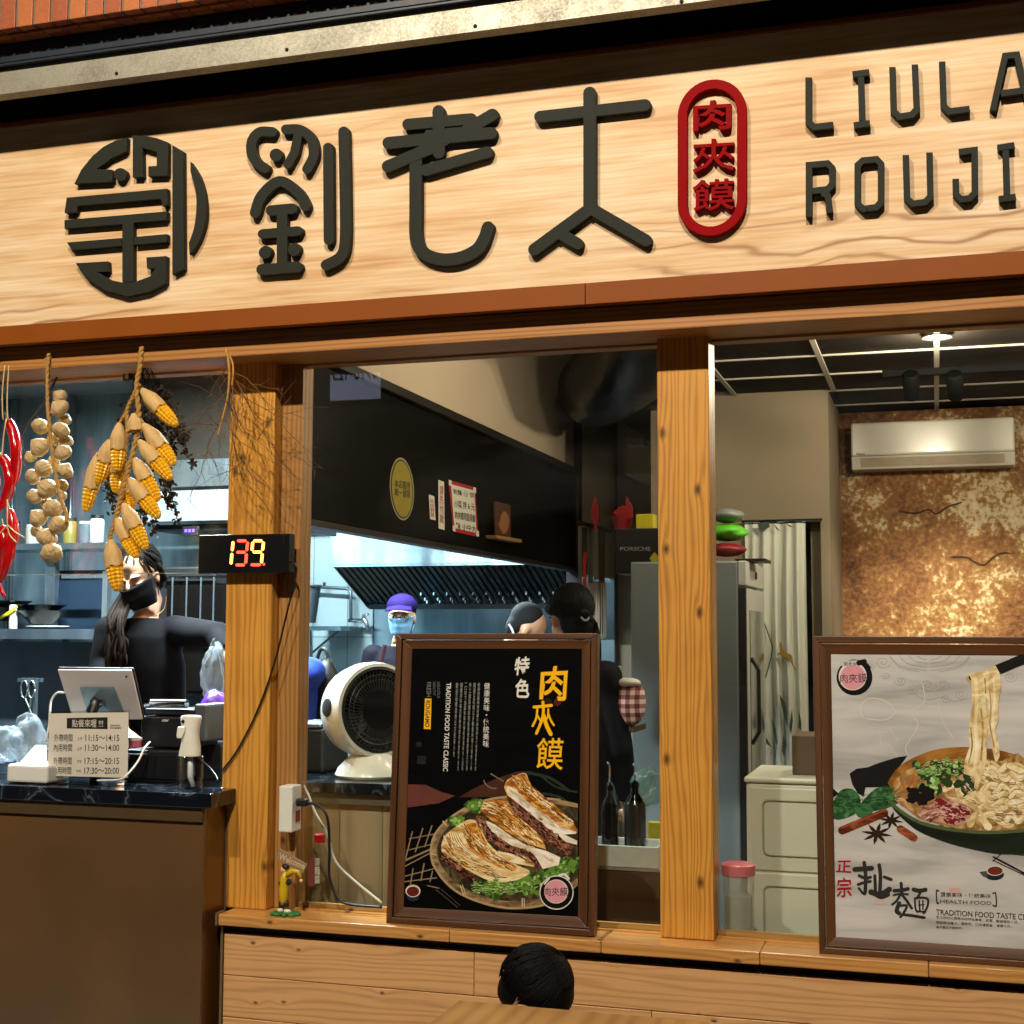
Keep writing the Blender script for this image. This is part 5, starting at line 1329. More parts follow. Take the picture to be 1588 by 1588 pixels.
# circulator fan
fc = px(577, 1101, 0.46); rF = 0.158
aF = R(53); dF = Vector((math.sin(aF), -math.cos(aF), 0.06)).normalized()
t = thing('circulator_fan', 'white round air circulator fan on the bar', 'fan', (fc.x, fc.y, zb_t))
m_fan = M('fan_white', '#dcdad0', 0.28, var=0.04, coat=0.3)
part('shell', MB().lathe(fc - dF * 0.13, [(0.03, 0), (rF * .7, 0.01), (rF * .93, 0.045), (rF, 0.1), (rF, 0.15), (rF * .97, 0.178), (rF * .9, 0.18), (rF * .88, 0.15)], 48, dF, cap=False), m_fan, t, smooth=50)
part('shell_back', MB().lathe(fc - dF * 0.131, [(0.0305, 0), (rF * .7, 0.011)], 32, dF), m_fan, t)
part('front_rim', MB().lathe(fc + dF * 0.04, [(rF * .885, 0), (rF * .885, 0.012), (rF * .84, 0.014), (rF * .84, 0)], 48, dF, cap=False), m_black, t, smooth=40)
aX = dF.orthogonal().normalized(); aY = dF.cross(aX)
for k in range(56):
    th = 2 * math.pi * k / 56; e0 = aX * math.cos(th) + aY * math.sin(th); e1 = aX * math.cos(th + .12) + aY * math.sin(th + .12)
    part('grille_bar', MB().tube([fc + dF * 0.045 + e0 * rF * .84, fc + dF * 0.052 + e1 * rF * .62, fc + dF * 0.055 + e1 * rF * .4], 0.0018, 5), M('grille_grey', '#2e2d2a', 0.6, spec=0.1), t)
for r_ in (0.62, 0.72):
    part('grille_ring', MB().tube([fc + dF * 0.05 + (aX * math.cos(2 * math.pi * k / 40) + aY * math.sin(2 * math.pi * k / 40)) * rF * r_ for k in range(41)], 0.0022, 5), m_black, t)
part('hub', MB().lathe(fc + dF * 0.045, [(rF * .42, 0), (rF * .42, 0.012), (rF * .36, 0.016)], 32, dF), M('fan_dark', '#050505', 0.7, spec=0.08), t, smooth=40)
part('fan_backing', MB().lathe(fc - dF * 0.06, [(rF * .86, 0), (rF * .86, 0.004)], 40, dF), M('fan_dark', '#050505', 0.7, spec=0.08), t)
for k in range(5):
    th = 2 * math.pi * k / 5; e0 = aX * math.cos(th) + aY * math.sin(th); e1 = aX * math.cos(th + .8) + aY * math.sin(th + .8)
    part('blade', MB().add([fc + e0 * .04, fc + e0 * rF * .8, fc + e1 * rF * .8 + dF * .035, fc + e1 * .04 + dF * .035], [(0, 1, 2, 3)]), M('blade_dark', '#1a1a1b', 0.4), t)
nS = (-(Vector((1, 0, 0)) - dF * dF.x)).normalized()
sp = px(507, 1092, 0.46)
part('pivot_cap', MB().lathe(fc + nS * (rF * .965) - dF * 0.02, [(0.03, 0), (0.03, 0.008), (0.026, 0.01)], 24, nS), m_black, t, smooth=40)
part('neck', MB().tube([Vector((fc.x, fc.y, fc.z - rF * .9)), Vector((fc.x, fc.y, zb_t + 0.05))], 0.03, 16), m_fan, t)
part('base', MB().lathe(Vector((fc.x, fc.y, zb_t + 0.001)), [(0.115, 0), (0.12, 0.008), (0.11, 0.03), (0.07, 0.07), (0.05, 0.085)], 36), m_fan, t, smooth=50)
single('black_case', MB().box(px(452, 1170, 0.5).x, px(500, 1170, 0.5).x, 0.5, 0.72, zb_t + 0.001, px(470, 1130, 0.5).z), m_black, 'black case with steel lid on the bar left of the fan', 'case', bevel=0.008)
single('steel_tray', MB().box(px(450, 1125, 0.52).x, px(500, 1125, 0.52).x, 0.5, 0.72, px(470, 1128, 0.5).z, px(470, 1122, 0.5).z), m_steel2, 'flat steel tray on top of the black case', 'tray', bevel=0.003)
# backpack on the far side
t = thing('backpack', 'black backpack hanging in the kitchen behind the fan', 'backpack', tuple(px(505, 1080, 1.5)))
part('bag', crumple(px(505, 1090, 1.5), (0.07, 0.06, 0.19), 9, amp=0.08), m_black, t, smooth=True)
part('strap', MB().tube(smooth_curve([px(490, 1030, 1.5), px(497, 1008, 1.5), px(506, 1010, 1.5), px(512, 1030, 1.5)], 5), 0.008, 6), m_black, t, smooth=True)

# ---- right of the first poster: table with oil bottles
Yq = 0.42
m_dbox = wood('dark_box_wood', '#4a3018', '#2a190a', 'X', freq=60, amp=9, rough=0.4)
a_, b1 = px(880, 1345, Yq), px(1024, 1425, Yq)
t = thing('wooden_cabinet', 'low dark wooden cabinet under the oil bottles', 'cabinet', ((a_.x + b1.x) / 2, Yq + 0.1, 0))
part('body', MB().box(px(760, 1345, Yq).x, b1.x, Yq, Yq + 0.3, b1.z - 0.5, a_.z), m_dbox, t, bevel=0.004)
part('edge', MB().box(px(760, 1345, Yq).x, b1.x + 0.004, Yq - 0.004, Yq + 0.3, a_.z + 0.0005, a_.z + 0.008), M('tray_grey', '#8c8a80', 0.4), t)
za_ = a_.z + 0.009
t = thing('condiment_tray', 'white plastic tray holding the dark oil bottles', 'tray', tuple(px(970, 1340, Yq)))
zT_ = px(970, 1312, Yq).z
x0_, x1_ = px(860, 1320, Yq).x, px(1020, 1320, Yq).x
part('tray_body', MB().box(x0_, x1_, Yq + 0.002, Yq + 0.01, za_, zT_).box(x0_, x1_, Yq + 0.17, Yq + 0.178, za_, zT_).box(x1_ - 0.008, x1_, Yq + 0.0105, Yq + 0.1695, za_, zT_).box(x0_, x1_ - 0.0085, Yq + 0.0105, Yq + 0.1695, za_, za_ + 0.005), M('tray_white', '#c9ccc2', 0.35), t, bevel=0.003)
m_oil = M('dark_oil', '#060505', 0.08, var=0.05); m_gl2 = glass('bottle_glass', (0.7, 0.75, 0.72), 2.0)
def oil(u, v_top, v_sh, r, label, steel=False):
    c = px(u, 1312, Yq + 0.08); b_z = za_ + 0.006; o = Vector((c.x, c.y, b_z))
    hs = px(u, v_sh, c.y).z - b_z; ht = px(u, v_top, c.y).z - b_z
    t = thing('oil_bottle', label, 'bottle', tuple(o), 'oil bottles in the white tray')
    part('body', MB().lathe(o, [(r * .95, 0), (r, .004), (r, hs * .97), (r * .9, hs)], 24), m_oil if not steel else M('bottle_steel', '#4c4a44', 0.2, metal=0.8), t, smooth=40)
    part('neck', MB().lathe(o + Vector((0, 0, hs + .0005)), [(r * .85, 0), (r * .7, .012), (r * .35, .03), (r * .33, .045)], 20), m_gl2 if not steel else m_oil, t, smooth=40)
    part('stopper', MB().lathe(o + Vector((0, 0, hs + .046)), [(r * .42, 0), (r * .42, .012), (r * .2, .02)], 16), m_oil, t, smooth=40)
    part('spout', MB().tube([o + Vector((0, 0, hs + .06)), o + Vector((0, 0, ht - .012)), o + Vector((-.006, -.004, ht))], [.004, .003, .0025], 6), m_chrome, t, smooth=True)
oil(946, 1182, 1248, 0.027, 'dark oil bottle with clear neck in the white tray, nearest the poster')
oil(985, 1184, 1244, 0.034, 'wider steel oil bottle with black pourer in the white tray', True)
single('yellow_blue_packet', MB().box(px(1004, 1290, Yq + .19).x, px(1030, 1290, Yq + .19).x, Yq + .19, Yq + .22, za_, px(1010, 1275, Yq + .19).z), M('packet', '#a8981a', 0.5, var=0.4, scale=40), 'small yellow packet behind the steel oil bottle', 'packet', bevel=0.003)
single('plastic_bag', crumple(px(1005, 1220, 0.8), (0.06, 0.05, 0.06), 12), film('green_film', '#5d7a6c', 0.2, 0.4), 'clear greenish plastic bag behind the oil bottles', 'bag', smooth=True)
# gingham basket
p = px(975, 1090, 1.3)
def gingham():
    m, nt, b = _new('gingham_cloth')
    tc = nd(nt, 'TexCoord'); sx = nd(nt, 'SeparateXYZ'); nt.links.new(tc.outputs['Object'], sx.inputs[0])
    w1 = math_(nt, 'GREATER_THAN', math_(nt, 'SINE', math_(nt, 'MULTIPLY', sx.outputs[0], 190)), 0.0)
    w2 = math_(nt, 'GREATER_THAN', math_(nt, 'SINE', math_(nt, 'MULTIPLY', sx.outputs[2], 190)), 0.0)
    nt.links.new(ramp(nt, math_(nt, 'MULTIPLY', math_(nt, 'ADD', w1, w2), 0.5), [(0.0, '#d9c6bc'), (0.5, '#a06a68'), (1.0, '#5a2426')]), b.inputs['Base Color'])
    b.inputs['Roughness'].default_value = 0.85
    return m
t = thing('gingham_basket', 'small basket lined with red gingham cloth beside the fridge', 'basket', tuple(px(975, 1125, 1.3)))
part('lining', crumple(p, (0.065, 0.06, 0.09), 14, amp=0.1), gingham(), t, smooth=True)
part('contents', MB().ell(p + Vector((0, -.01, .075)), (.05, .04, .02), 14, 8), m_white, t, smooth=True)
part('shelf', MB().box(px(930, 1130, 1.3).x, px(985, 1130, 1.3).x, 1.28, 1.5, px(960, 1135, 1.3).z, px(960, 1126, 1.3).z), M('shelf_brown', '#4a3a26', 0.5), t)
single('white_frame_stand', MB().box(px(946, 1050, 1.7).x, px(962, 1050, 1.7).x, 1.7, 1.72, px(950, 1100, 1.7).z, px(950, 1033, 1.7).z), M('frame_cream', '#b3a890', 0.5), 'small cream framed stand above the gingham basket', 'frame', bevel=0.003)

# ---- fridge with things on top
Yfr = 1.8
xr0, xr1 = px(978, 1000, Yfr).x, px(1147, 1000, Yfr).x
zfr = px(1100, 870, Yfr).z; Yfb = Yfr + 0.62
m_fr = M('fridge_grey', '#737c7e', 0.4, var=0.05, scale=4)
t = thing('fridge', 'grey upright drinks fridge behind the bright post', 'fridge', ((xr0 + xr1) / 2, Yfr + 0.3, 0))
part('cabinet', MB().box(xr0, xr1 - 0.004, Yfr, Yfb, 0.03, zfr), m_fr, t, bevel=0.008)
part('top_panel', MB().box(xr1 - 0.003, xr1 + 0.03, Yfr + 0.004, Yfb, zfr - 0.1, zfr), M('fridge_white', '#b9bdb8', 0.4), t, bevel=0.004)
part('door', MB().box(xr1 + 0.0, xr1 + 0.028, Yfr + 0.03, Yfb, 0.1, zfr - 0.11), M('fridge_white', '#b9bdb8', 0.4), t, bevel=0.004)
part('door_gasket', MB().box(xr1 - 0.0035, xr1 + 0.026, Yfr + 0.004, Yfr + 0.028, 0.1, zfr - 0.11), m_black, t)
part('door_glass', MB().box(xr1 + 0.0285, xr1 + 0.031, Yfr + 0.1, Yfb - 0.07, 0.2, zfr - 0.2), M('fridge_glass', '#3b443f', 0.06, coat=0.5), t)
part('handle', MB().tube([Vector((xr1 + .03, Yfr + .12, 1.55)), Vector((xr1 + .06, Yfr + .12, 1.5)), Vector((xr1 + .06, Yfr + .12, 1.25)), Vector((xr1 + .03, Yfr + .12, 1.2))], .008, 8), m_black, t)
part('lock', MB().lathe((xr1 + .03, Yfr + .3, zfr - .05), [(.015, 0), (.015, .006)], 14, (1, 0, 0)), m_black, t)
zq = zfr + 0.002
bxa, bxb = px(955, 850, Yfr + 0.05).x, px(1060, 850, Yfr + 0.05).x
t = thing('black_carton', 'black printed carton on top of the fridge', 'carton', ((bxa + bxb) / 2, Yfr + 0.2, zq))
part('carton', MB().box(bxa, bxb, Yfr + 0.05, Yfr + 0.4, px(1000, 889, Yfr + .05).z, px(1000, 819, Yfr + .05).z), M('carton_black', '#0c0c0e', 0.4), t, bevel=0.004)
part('lettering', text_mb('PORSCHE', (962, 848, 1009, 854), plane_at(Yfr + 0.049), Vector((0, -.001, 0)), bold=0.0), M('carton_print', '#8a8a88', 0.4), t)
part('sticker', flat(MB(), [(1007, 866), (1015, 856), (1024, 866), (1015, 876)], plane_at(Yfr + 0.049), Vector((0, -.001, 0))), M('sticker_yellow', '#9a8a1c', 0.5), t)
zc1 = px(1000, 819, Yfr + .05).z + 0.001
p = px(965, 817, Yfr + 0.15)
t = thing('red_bucket', 'red plastic bucket with a raised flap on the black carton', 'bucket', (p.x, p.y, zc1))
part('bucket', MB().lathe((p.x, p.y, zc1), [(.035, 0), (.045, .055), (.048, .06), (.043, .06), (.033, .004)], 24, cap=False), M('bucket_red', '#7d1418', 0.4), t, smooth=40)
part('flap', MB().prism([px(950, 795, p.y), px(962, 785, p.y), px(970, 784, p.y), px(971, 770, p.y), px(980, 784, p.y), px(981, 800, p.y), px(965, 805, p.y)], (0, .01, 0)), M('bucket_red', '#7d1418', 0.4), t)
single('yellow_box', MB().box(px(986, 805, Yfr + .1).x, px(1013, 805, Yfr + .1).x, Yfr + .1, Yfr + .18, zc1, px(1000, 797, Yfr + .1).z), M('box_yellow', '#b8ac1e', 0.4), 'small yellow box on the black carton beside the red bucket', 'box', bevel=0.003)
for (v, rx, rz, c_, nm, sd) in ((853, .075, .028, '#7a0e16', 'dark red folded bag, lowest of three on the fridge', 21), (826, .082, .036, '#4fae1c', 'bright green folded bag between the red and the grey one on the fridge', 22), (800, .07, .03, '#6f7570', 'grey folded bag, topmost of three on the fridge', 23)):
    single('folded_bag', crumple(px(1128, v, Yfr + .14), (rx, .1, rz), sd, amp=0.1), M('bag_' + nm.split()[0] + str(sd), c_, 0.5, var=0.25, scale=15), nm, 'bag', 'folded bags on the fridge', smooth=True)
single('tablet_box', MB().box(px(1140, 875, Yfr + .1).x, px(1187, 873, Yfr + .1).x, Yfr + .1, Yfr + .3, zq, zq + 0.012), m_black, 'flat black tray under the folded bags on the fridge', 'tray', bevel=0.002)

# ---- curtain in the doorway
Ycu = YW - 0.03
def curtain_mat():
    return M('curtain_cloth', '#cfd2c6', 0.85, var=0.12, scale=5, stretch=(1, 1, 0.3))
xc0, xc1_ = px(1156, 900, Ycu).x, px(1250, 900, Ycu).x
zcu = px(1200, 812, Ycu).z
t = thing('curtain', 'pale curtain with gold deer and leaf print in the doorway', 'curtain', ((xc0 + xc1_) / 2, Ycu, 0.1))
mb = MB(); rows = []
for i in range(30):
    z = zcu - (zcu - 0.12) * i / 29; row = []
    for k in range(70):
        s = k / 69.0
        row.append(Vector((xc0 + (xc1_ - xc0) * s, Ycu + 0.022 * math.sin(s * 34 + 0.4 * math.sin(i * .3)) * (0.35 + .65 * min(1, i / 6)) + 0.01 * math.sin(s * 13 + i * .15), z)))
    rows.append(row)
mb.grid(rows)
part('cloth', mb, curtain_mat(), t, smooth=True)
part('rod', MB().tube([px(1150, 809, Ycu), px(1275, 806, Ycu)], 0.008, 8), m_chrome, t)
pc = plane_at(Ycu - 0.036)
m_gold = M('print_gold', '#8c7426', 0.6); m_leaf = M('print_leaf', '#39463c', 0.7, var=0.3)
def kc(x, y): return (1100 + x / 3.782, 760 + y / 3.782)
part('deer_print', flat(MB(), [kc(*p) for p in ((412, 890), (425, 900), (430, 925), (445, 950), (480, 965), (488, 990), (492, 1020), (512, 1062), (500, 1055), (478, 1010), (455, 985), (430, 975), (405, 965), (395, 980), (398, 960), (415, 950), (412, 915))], pc, Vector()), m_gold, t)
part('deer_print', flat(MB(), [kc(*p) for p in ((240, 885), (262, 895), (258, 925), (272, 950), (270, 970), (238, 975), (235, 955), (248, 925))], pc, Vector()), m_gold, t)
for pts in (((410, 1200), (440, 1240), (455, 1300), (460, 1390), (440, 1330), (425, 1270)), ((365, 1340), (390, 1400), (402, 1500), (385, 1470), (372, 1400)), ((485, 1280), (490, 1350), (480, 1430), (470, 1390), (478, 1330)), ((525, 1290), (540, 1360), (540, 1415), (522, 1390)), ((305, 1410), (340, 1460), (365, 1510), (325, 1480)), ((435, 1430), (450, 1490), (440, 1570), (425, 1530)), ((280, 195), (350, 185), (355, 215), (320, 240), (290, 220)), ((370, 190), (420, 245), (395, 230)), ((440, 190), (500, 220), (470, 215))):
    part('leaf_print', flat(MB(), [kc(*p) for p in pts], pc, Vector()), m_leaf, t)
part('branch_print', MB().tube([pc(*kc(*p)) for p in ((288, 690), (330, 800), (372, 920), (360, 990), (330, 1100))], 0.003, 5), m_leaf, t)

# ---- air conditioner
def ka(x, y): return (900 + x / 2.308, 520 + y / 2.308)
Yac = YBW - 0.2
a_, b1 = px(1319, 656, Yac), px(1575, 722, Yac)
t = thing('air_conditioner', 'white wall air conditioner high on the clay wall', 'air conditioner', ((a_.x + b1.x) / 2, YBW, b1.z))
zt_ = px(1447, 651, Yac).z; zb_ = px(1447, 723, Yac).z; zm = zb_ + (zt_ - zb_) * 0.27
m_ac = M('ac_white', '#d5d2c8', 0.22, var=0.03, coat=0.4)
part('front_cover', MB().box(a_.x, b1.x, Yac, YBW - 0.003, zm, zt_), m_ac, t, bevel=0.012, seg=3)
part('lower_body', MB().prism([Vector((a_.x, Yac + .006, zm - .001)), Vector((a_.x, Yac + .05, zb_)), Vector((a_.x, YBW - .003, zb_)), Vector((a_.x, YBW - .003, zm - .001))], (b1.x - a_.x, 0, 0)), m_ac, t, bevel=0.004)
part('louvre', MB().prism([Vector((a_.x + .05, Yac + .008, zm - .012)), Vector((a_.x + .05, Yac + .04, zb_ + .012)), Vector((a_.x + .05, Yac + .035, zb_ + .012)), Vector((a_.x + .05, Yac + .003, zm - .012))], (b1.x - a_.x - .1, 0, 0)), M('ac_louvre', '#b8ac96', 0.4), t)
part('logo', text_mb('Hitachi', (1328, 702, 1341, 706), plane_at(Yac - .001), Vector((0, -.001, 0)), bold=0.02), M('ac_print', '#5a564c', 0.5), t)

# ---- drawers, box and jar behind the right window
Ydr = 0.38
m_dr = M('drawer_plastic', '#d6d5c2', 0.4, var=0.05, scale=6)
x0_, x1_ = px(1158, 1300, Ydr).x, px(1420, 1300, Ydr).x
zdt = px(1200, 1206, Ydr).z
t = thing('drawer_unit', 'cream plastic drawer tower behind the right window', 'drawers', ((x0_ + x1_) / 2, Ydr + .2, 0))
part('carcass', MB().box(x0_, x1_, Ydr, Ydr + .4, 0.02, zdt - .017), m_dr, t, bevel=0.006)
part('top', MB().box(x0_ - .006, x1_ + .006, Ydr - .008, Ydr + .4, zdt - .016, zdt), m_dr, t, bevel=0.006)
def rrect(xa, xb, za, zb__, r, n=4):
    o = []
    for (cx, cz, a0) in ((xb - r, zb__ - r, 0), (xa + r, zb__ - r, 90), (xa + r, za + r, 180), (xb - r, za + r, 270)):
        for k in range(n + 1):
            th = R(a0 + 90 * k / n); o.append((cx + r * math.cos(th), cz + r * math.sin(th)))
    return o
zz_ = zdt - .03
for i in range(5):
    zl_ = zz_ - .245
    if zl_ < 0.02: zl_ = 0.03
    d_ = part('drawer_front', MB().box(x0_ + .012, x1_ - .012, Ydr - .006, Ydr - .0005, zl_ + .004, zz_), m_dr, t, bevel=0.003)
    ring = rrect(x0_ + .05, x1_ - .05, zl_ + .05, zz_ - .035, .018)
    part('moulding', MB().tube([Vector((x, Ydr - .0075, z)) for x, z in ring + ring[:1]], .0035, 6, cap=False), M('drawer_edge', '#aaa98e', 0.4), d_, smooth=True)
    zz_ = zl_ - .004
    if zz_ < .2: break
single('cardboard_box', MB().box(px(1228, 1150, Ydr + .1).x, px(1330, 1150, Ydr + .1).x, Ydr + .1, Ydr + .3, zdt + .001, px(1245, 1141, Ydr + .1).z), M('carton_brown', '#5d4a34', 0.8, var=0.1), 'brown carton on top of the cream drawer tower', 'box', bevel=0.003)
j0 = px(1146, 1452, 0.125); j0.z = zsl + 0.001
rJ = (px(1172, 1400, .125).x - px(1119, 1400, .125).x) / 2; hJ = px(1146, 1338, .125).z - zsl
t = thing('plastic_jar', 'clear plastic jar with pink lid on the ledge behind glass', 'jar', tuple(j0))
part('jar', MB().lathe(j0, [(rJ * .86, 0), (rJ * .92, .006), (rJ * .92, hJ * .83)], 32), film('jar_plastic', '#c9cbbb', 0.15, 0.35), t, smooth=40)
part('contents', MB().lathe(j0 + Vector((0, 0, .006)), [(rJ * .82, 0), (rJ * .82, hJ * .5)], 28), film('jar_contents', '#8f9080', 0.3, 0.55), t, smooth=40)
part('lid', MB().lathe(j0 + Vector((0, 0, hJ * .832)), [(rJ, 0), (rJ, hJ * .14), (rJ * .8, hJ * .165)], 32), M('lid_pink', '#c9606a', 0.35, coat=0.2), t, smooth=40)

# ---- stickers, notices and picture on the fascia
pf = plane_x(XF + 0.0015)
LX = Vector((0.001, 0, 0))
def ks(x, y): return (590 + x / 7.218, 690 + y / 7.218)
t = thing('round_sticker', 'round yellow and black sticker on the black fascia', 'sticker', tuple(pf(*ks(235, 840))))
m_sty = M('sticker_olive', '#8a7a12', 0.5, var=0.15); m_stw = M('sticker_rim', '#8d8568', 0.5)
el = lambda rx, ry: [ks(237 + rx * math.cos(a) + 0.05 * ry * math.sin(a), 493 + ry * math.sin(a)) for a in [2 * math.pi * k / 40 for k in range(40)]]
part('rim', flat(MB(), el(135, 352), pf, LX), m_stw, t); part('ring', flat(MB(), el(124, 332), pf, LX * 1.6), m_black, t); part('field', flat(MB(), el(115, 315), pf, LX * 2.2), m_sty, t)
part('lettering', text_mb('本店選用\n統一發票', (ks(150, 385), ks(322, 415), ks(325, 600), ks(152, 565)), pf, LX * 3, bold=0.03), m_ink, t)
m_redp = M('notice_red', '#a01a22', 0.5); m_npaper = M('notice_paper', '#c9c4b4', 0.6, var=0.05)
t = thing('small_notice', 'small vertical paper slip left of the longer slip on the fascia', 'notice', tuple(pf(*ks(575, 840))))
part('paper', flat(MB(), [ks(538, 555), ks(600, 575), ks(615, 845), ks(553, 830)], pf, LX), m_npaper, t)
part('lettering', text_mb('本日\n公休\n暫停\n營業', (ks(552, 600), ks(590, 610), ks(598, 812), ks(560, 800)), pf, LX * 2, bold=0.03), m_redp, t)
t = thing('long_notice', 'long vertical paper slip with red writing on the fascia', 'notice', tuple(pf(*ks(680, 945))))
part('paper', flat(MB(), [ks(645, 390), ks(710, 415), ks(716, 952), ks(648, 935)], pf, LX), m_npaper, t)
part('lettering', text_mb('請\n先\n付\n款', (ks(660, 450), ks(700, 462), ks(705, 885), ks(662, 868)), pf, LX * 2, bold=0.03), m_redp, t)
t = thing('whiteboard_notice', 'white board with pink border and handwriting on the fascia', 'notice', tuple(pf(*ks(940, 1020))))
part('board', flat(MB(), [ks(757, 390), ks(1058, 475), ks(1092, 1030), ks(812, 968)], pf, LX), m_redp, t)
part('sheet', flat(MB(), [ks(785, 440), ks(1045, 510), ks(1070, 985), ks(822, 930)], pf, LX * 2), m_npaper, t)
for (tx, y0_, y1_) in (('粉麵 ☺ 加', 490, 580), ('小菜 拌 6 元', 615, 720), ('肉夾饃現點現做', 740, 850), ('辣 小中大', 865, 960)):
    xo = (y0_ - 490) * 0.075
    part('handwriting', text_mb(tx, (ks(808 + xo, y0_), ks(1035 + xo, y0_ + 40), ks(1040 + xo, y1_ + 20), ks(812 + xo, y1_ - 25)), pf, LX * 3, bold=0.015), m_ink, t)
for c4 in ((757, 390), (1030, 470), (1062, 955), (800, 900)):
    part('corner_clip', flat(MB(), [ks(c4[0], c4[1]), ks(c4[0] + 32, c4[1] + 10), ks(c4[0] + 34, c4[1] + 72), ks(c4[0] + 2, c4[1] + 62)], pf, LX * 3), m_npaper, t)
t = thing('wood_picture', 'small brown wooden picture on a little shelf on the fascia', 'picture', tuple(pf(*ks(1320, 1080))))
part('panel', MB().prism([pf(*p) + Vector((.02, 0, 0)) for p in (ks(1230, 630), ks(1410, 672), ks(1415, 1035), ks(1238, 1000))], (-.006, 0, 0)), M('picture_wood', '#4a2a16', 0.5, var=0.3, scale=20), t)
part('bust', flat(MB(), [ks(*p) for p in ((1300, 780), (1330, 740), (1365, 760), (1395, 830), (1385, 920), (1360, 980), (1320, 1000), (1280, 920), (1268, 880), (1290, 850))], pf, Vector((.0215, 0, 0))), M('picture_pale', '#8a5c36', 0.5, var=0.2), t)
part('shelf', MB().prism([pf(*p) + Vector((.05, 0, 0)) for p in (ks(1180, 1010), ks(1470, 1060), ks(1470, 1098), ks(1180, 1045))], (-.05, 0, 0)), wood('shelf_pine', '#8d6a42', '#5e4020', 'Y'), t)

# ---- aprons, ornaments on the wall behind
Xw = XF + 0.0
def ko(x, y): return (880 + x / 4.411, 600 + y / 4.411)
t = thing('hanging_aprons', 'patterned aprons and cloths hanging on hooks in the corridor', 'aprons', tuple(px(915, 960, 3.4)))
m_cl = [M('cloth_cream', '#8d8674', 0.85, var=0.2), M('cloth_brown', '#4c3b2c', 0.85, var=0.2), M('cloth_dim', '#6a6456', 0.85, var=0.3)]
for i, (xa, xb, ya, yb_) in enumerate(((72, 100, 950, 1450), (100, 135, 960, 1300), (140, 175, 950, 1350), (178, 215, 970, 1320), (215, 255, 980, 1380))):
    mb = MB(); rows = []
    for r_ in range(8):
        y = ya + (yb_ - ya) * r_ / 7
        rows.append([px(*ko(xa + (xb - xa) * k / 7, y), 3.4 + .02 * math.sin(k * 1.9 + i) + .004 * i) for k in range(8)])
    part('apron', mb.grid(rows), m_cl[i % 3], t, smooth=True)
part('net_bag', MB().grid([[px(*ko(155 + 13 * k, 1330 + 45 * r_), 3.3 + .03 * math.sin(k)) for k in range(8)] for r_ in range(9)]), M('net_brown', '#5a4838', 0.8), t)
mb = MB()
for k in range(9):
    mb.tube([px(*ko(150 + 14 * k, 1340), 3.28), px(*ko(205 + 14 * (k - 4), 1720), 3.28)], .0035, 4); mb.tube([px(*ko(258 - 14 * k, 1340), 3.278), px(*ko(205 - 14 * (k - 4), 1720), 3.278)], .0035, 4)
part('net_cords', mb, M('net_cord', '#98876e', 0.8), t)
part('rail', MB().tube([px(*ko(70, 925), 3.42), px(*ko(300, 990), 3.42)], .012, 6), M('rail_brown', '#3c2c1c', 0.6), t)
single('red_ribbon', MB().grid([[px(*ko(x + dx, y), 3.25) for dx in (-12, 0, 12)] for (x, y) in ((125, 1130), (115, 1220), (120, 1300), (115, 1400), (118, 1480), (140, 1560))]), M('ribbon_red', '#a01a1a', 0.6), 'long red ribbon hanging in front of the aprons', 'ribbon')
single('red_fish_ornament', MB().prism([px(*ko(*p), 3.2) for p in ((185, 710), (195, 770), (215, 830), (215, 900), (200, 940), (205, 985), (180, 985), (178, 930), (160, 890), (160, 830), (178, 770))], (0, .02, 0)), M('ornament_red', '#97181a', 0.5), 'red fish shaped ornament hanging on the corridor wall', 'ornament', bevel=0.003)

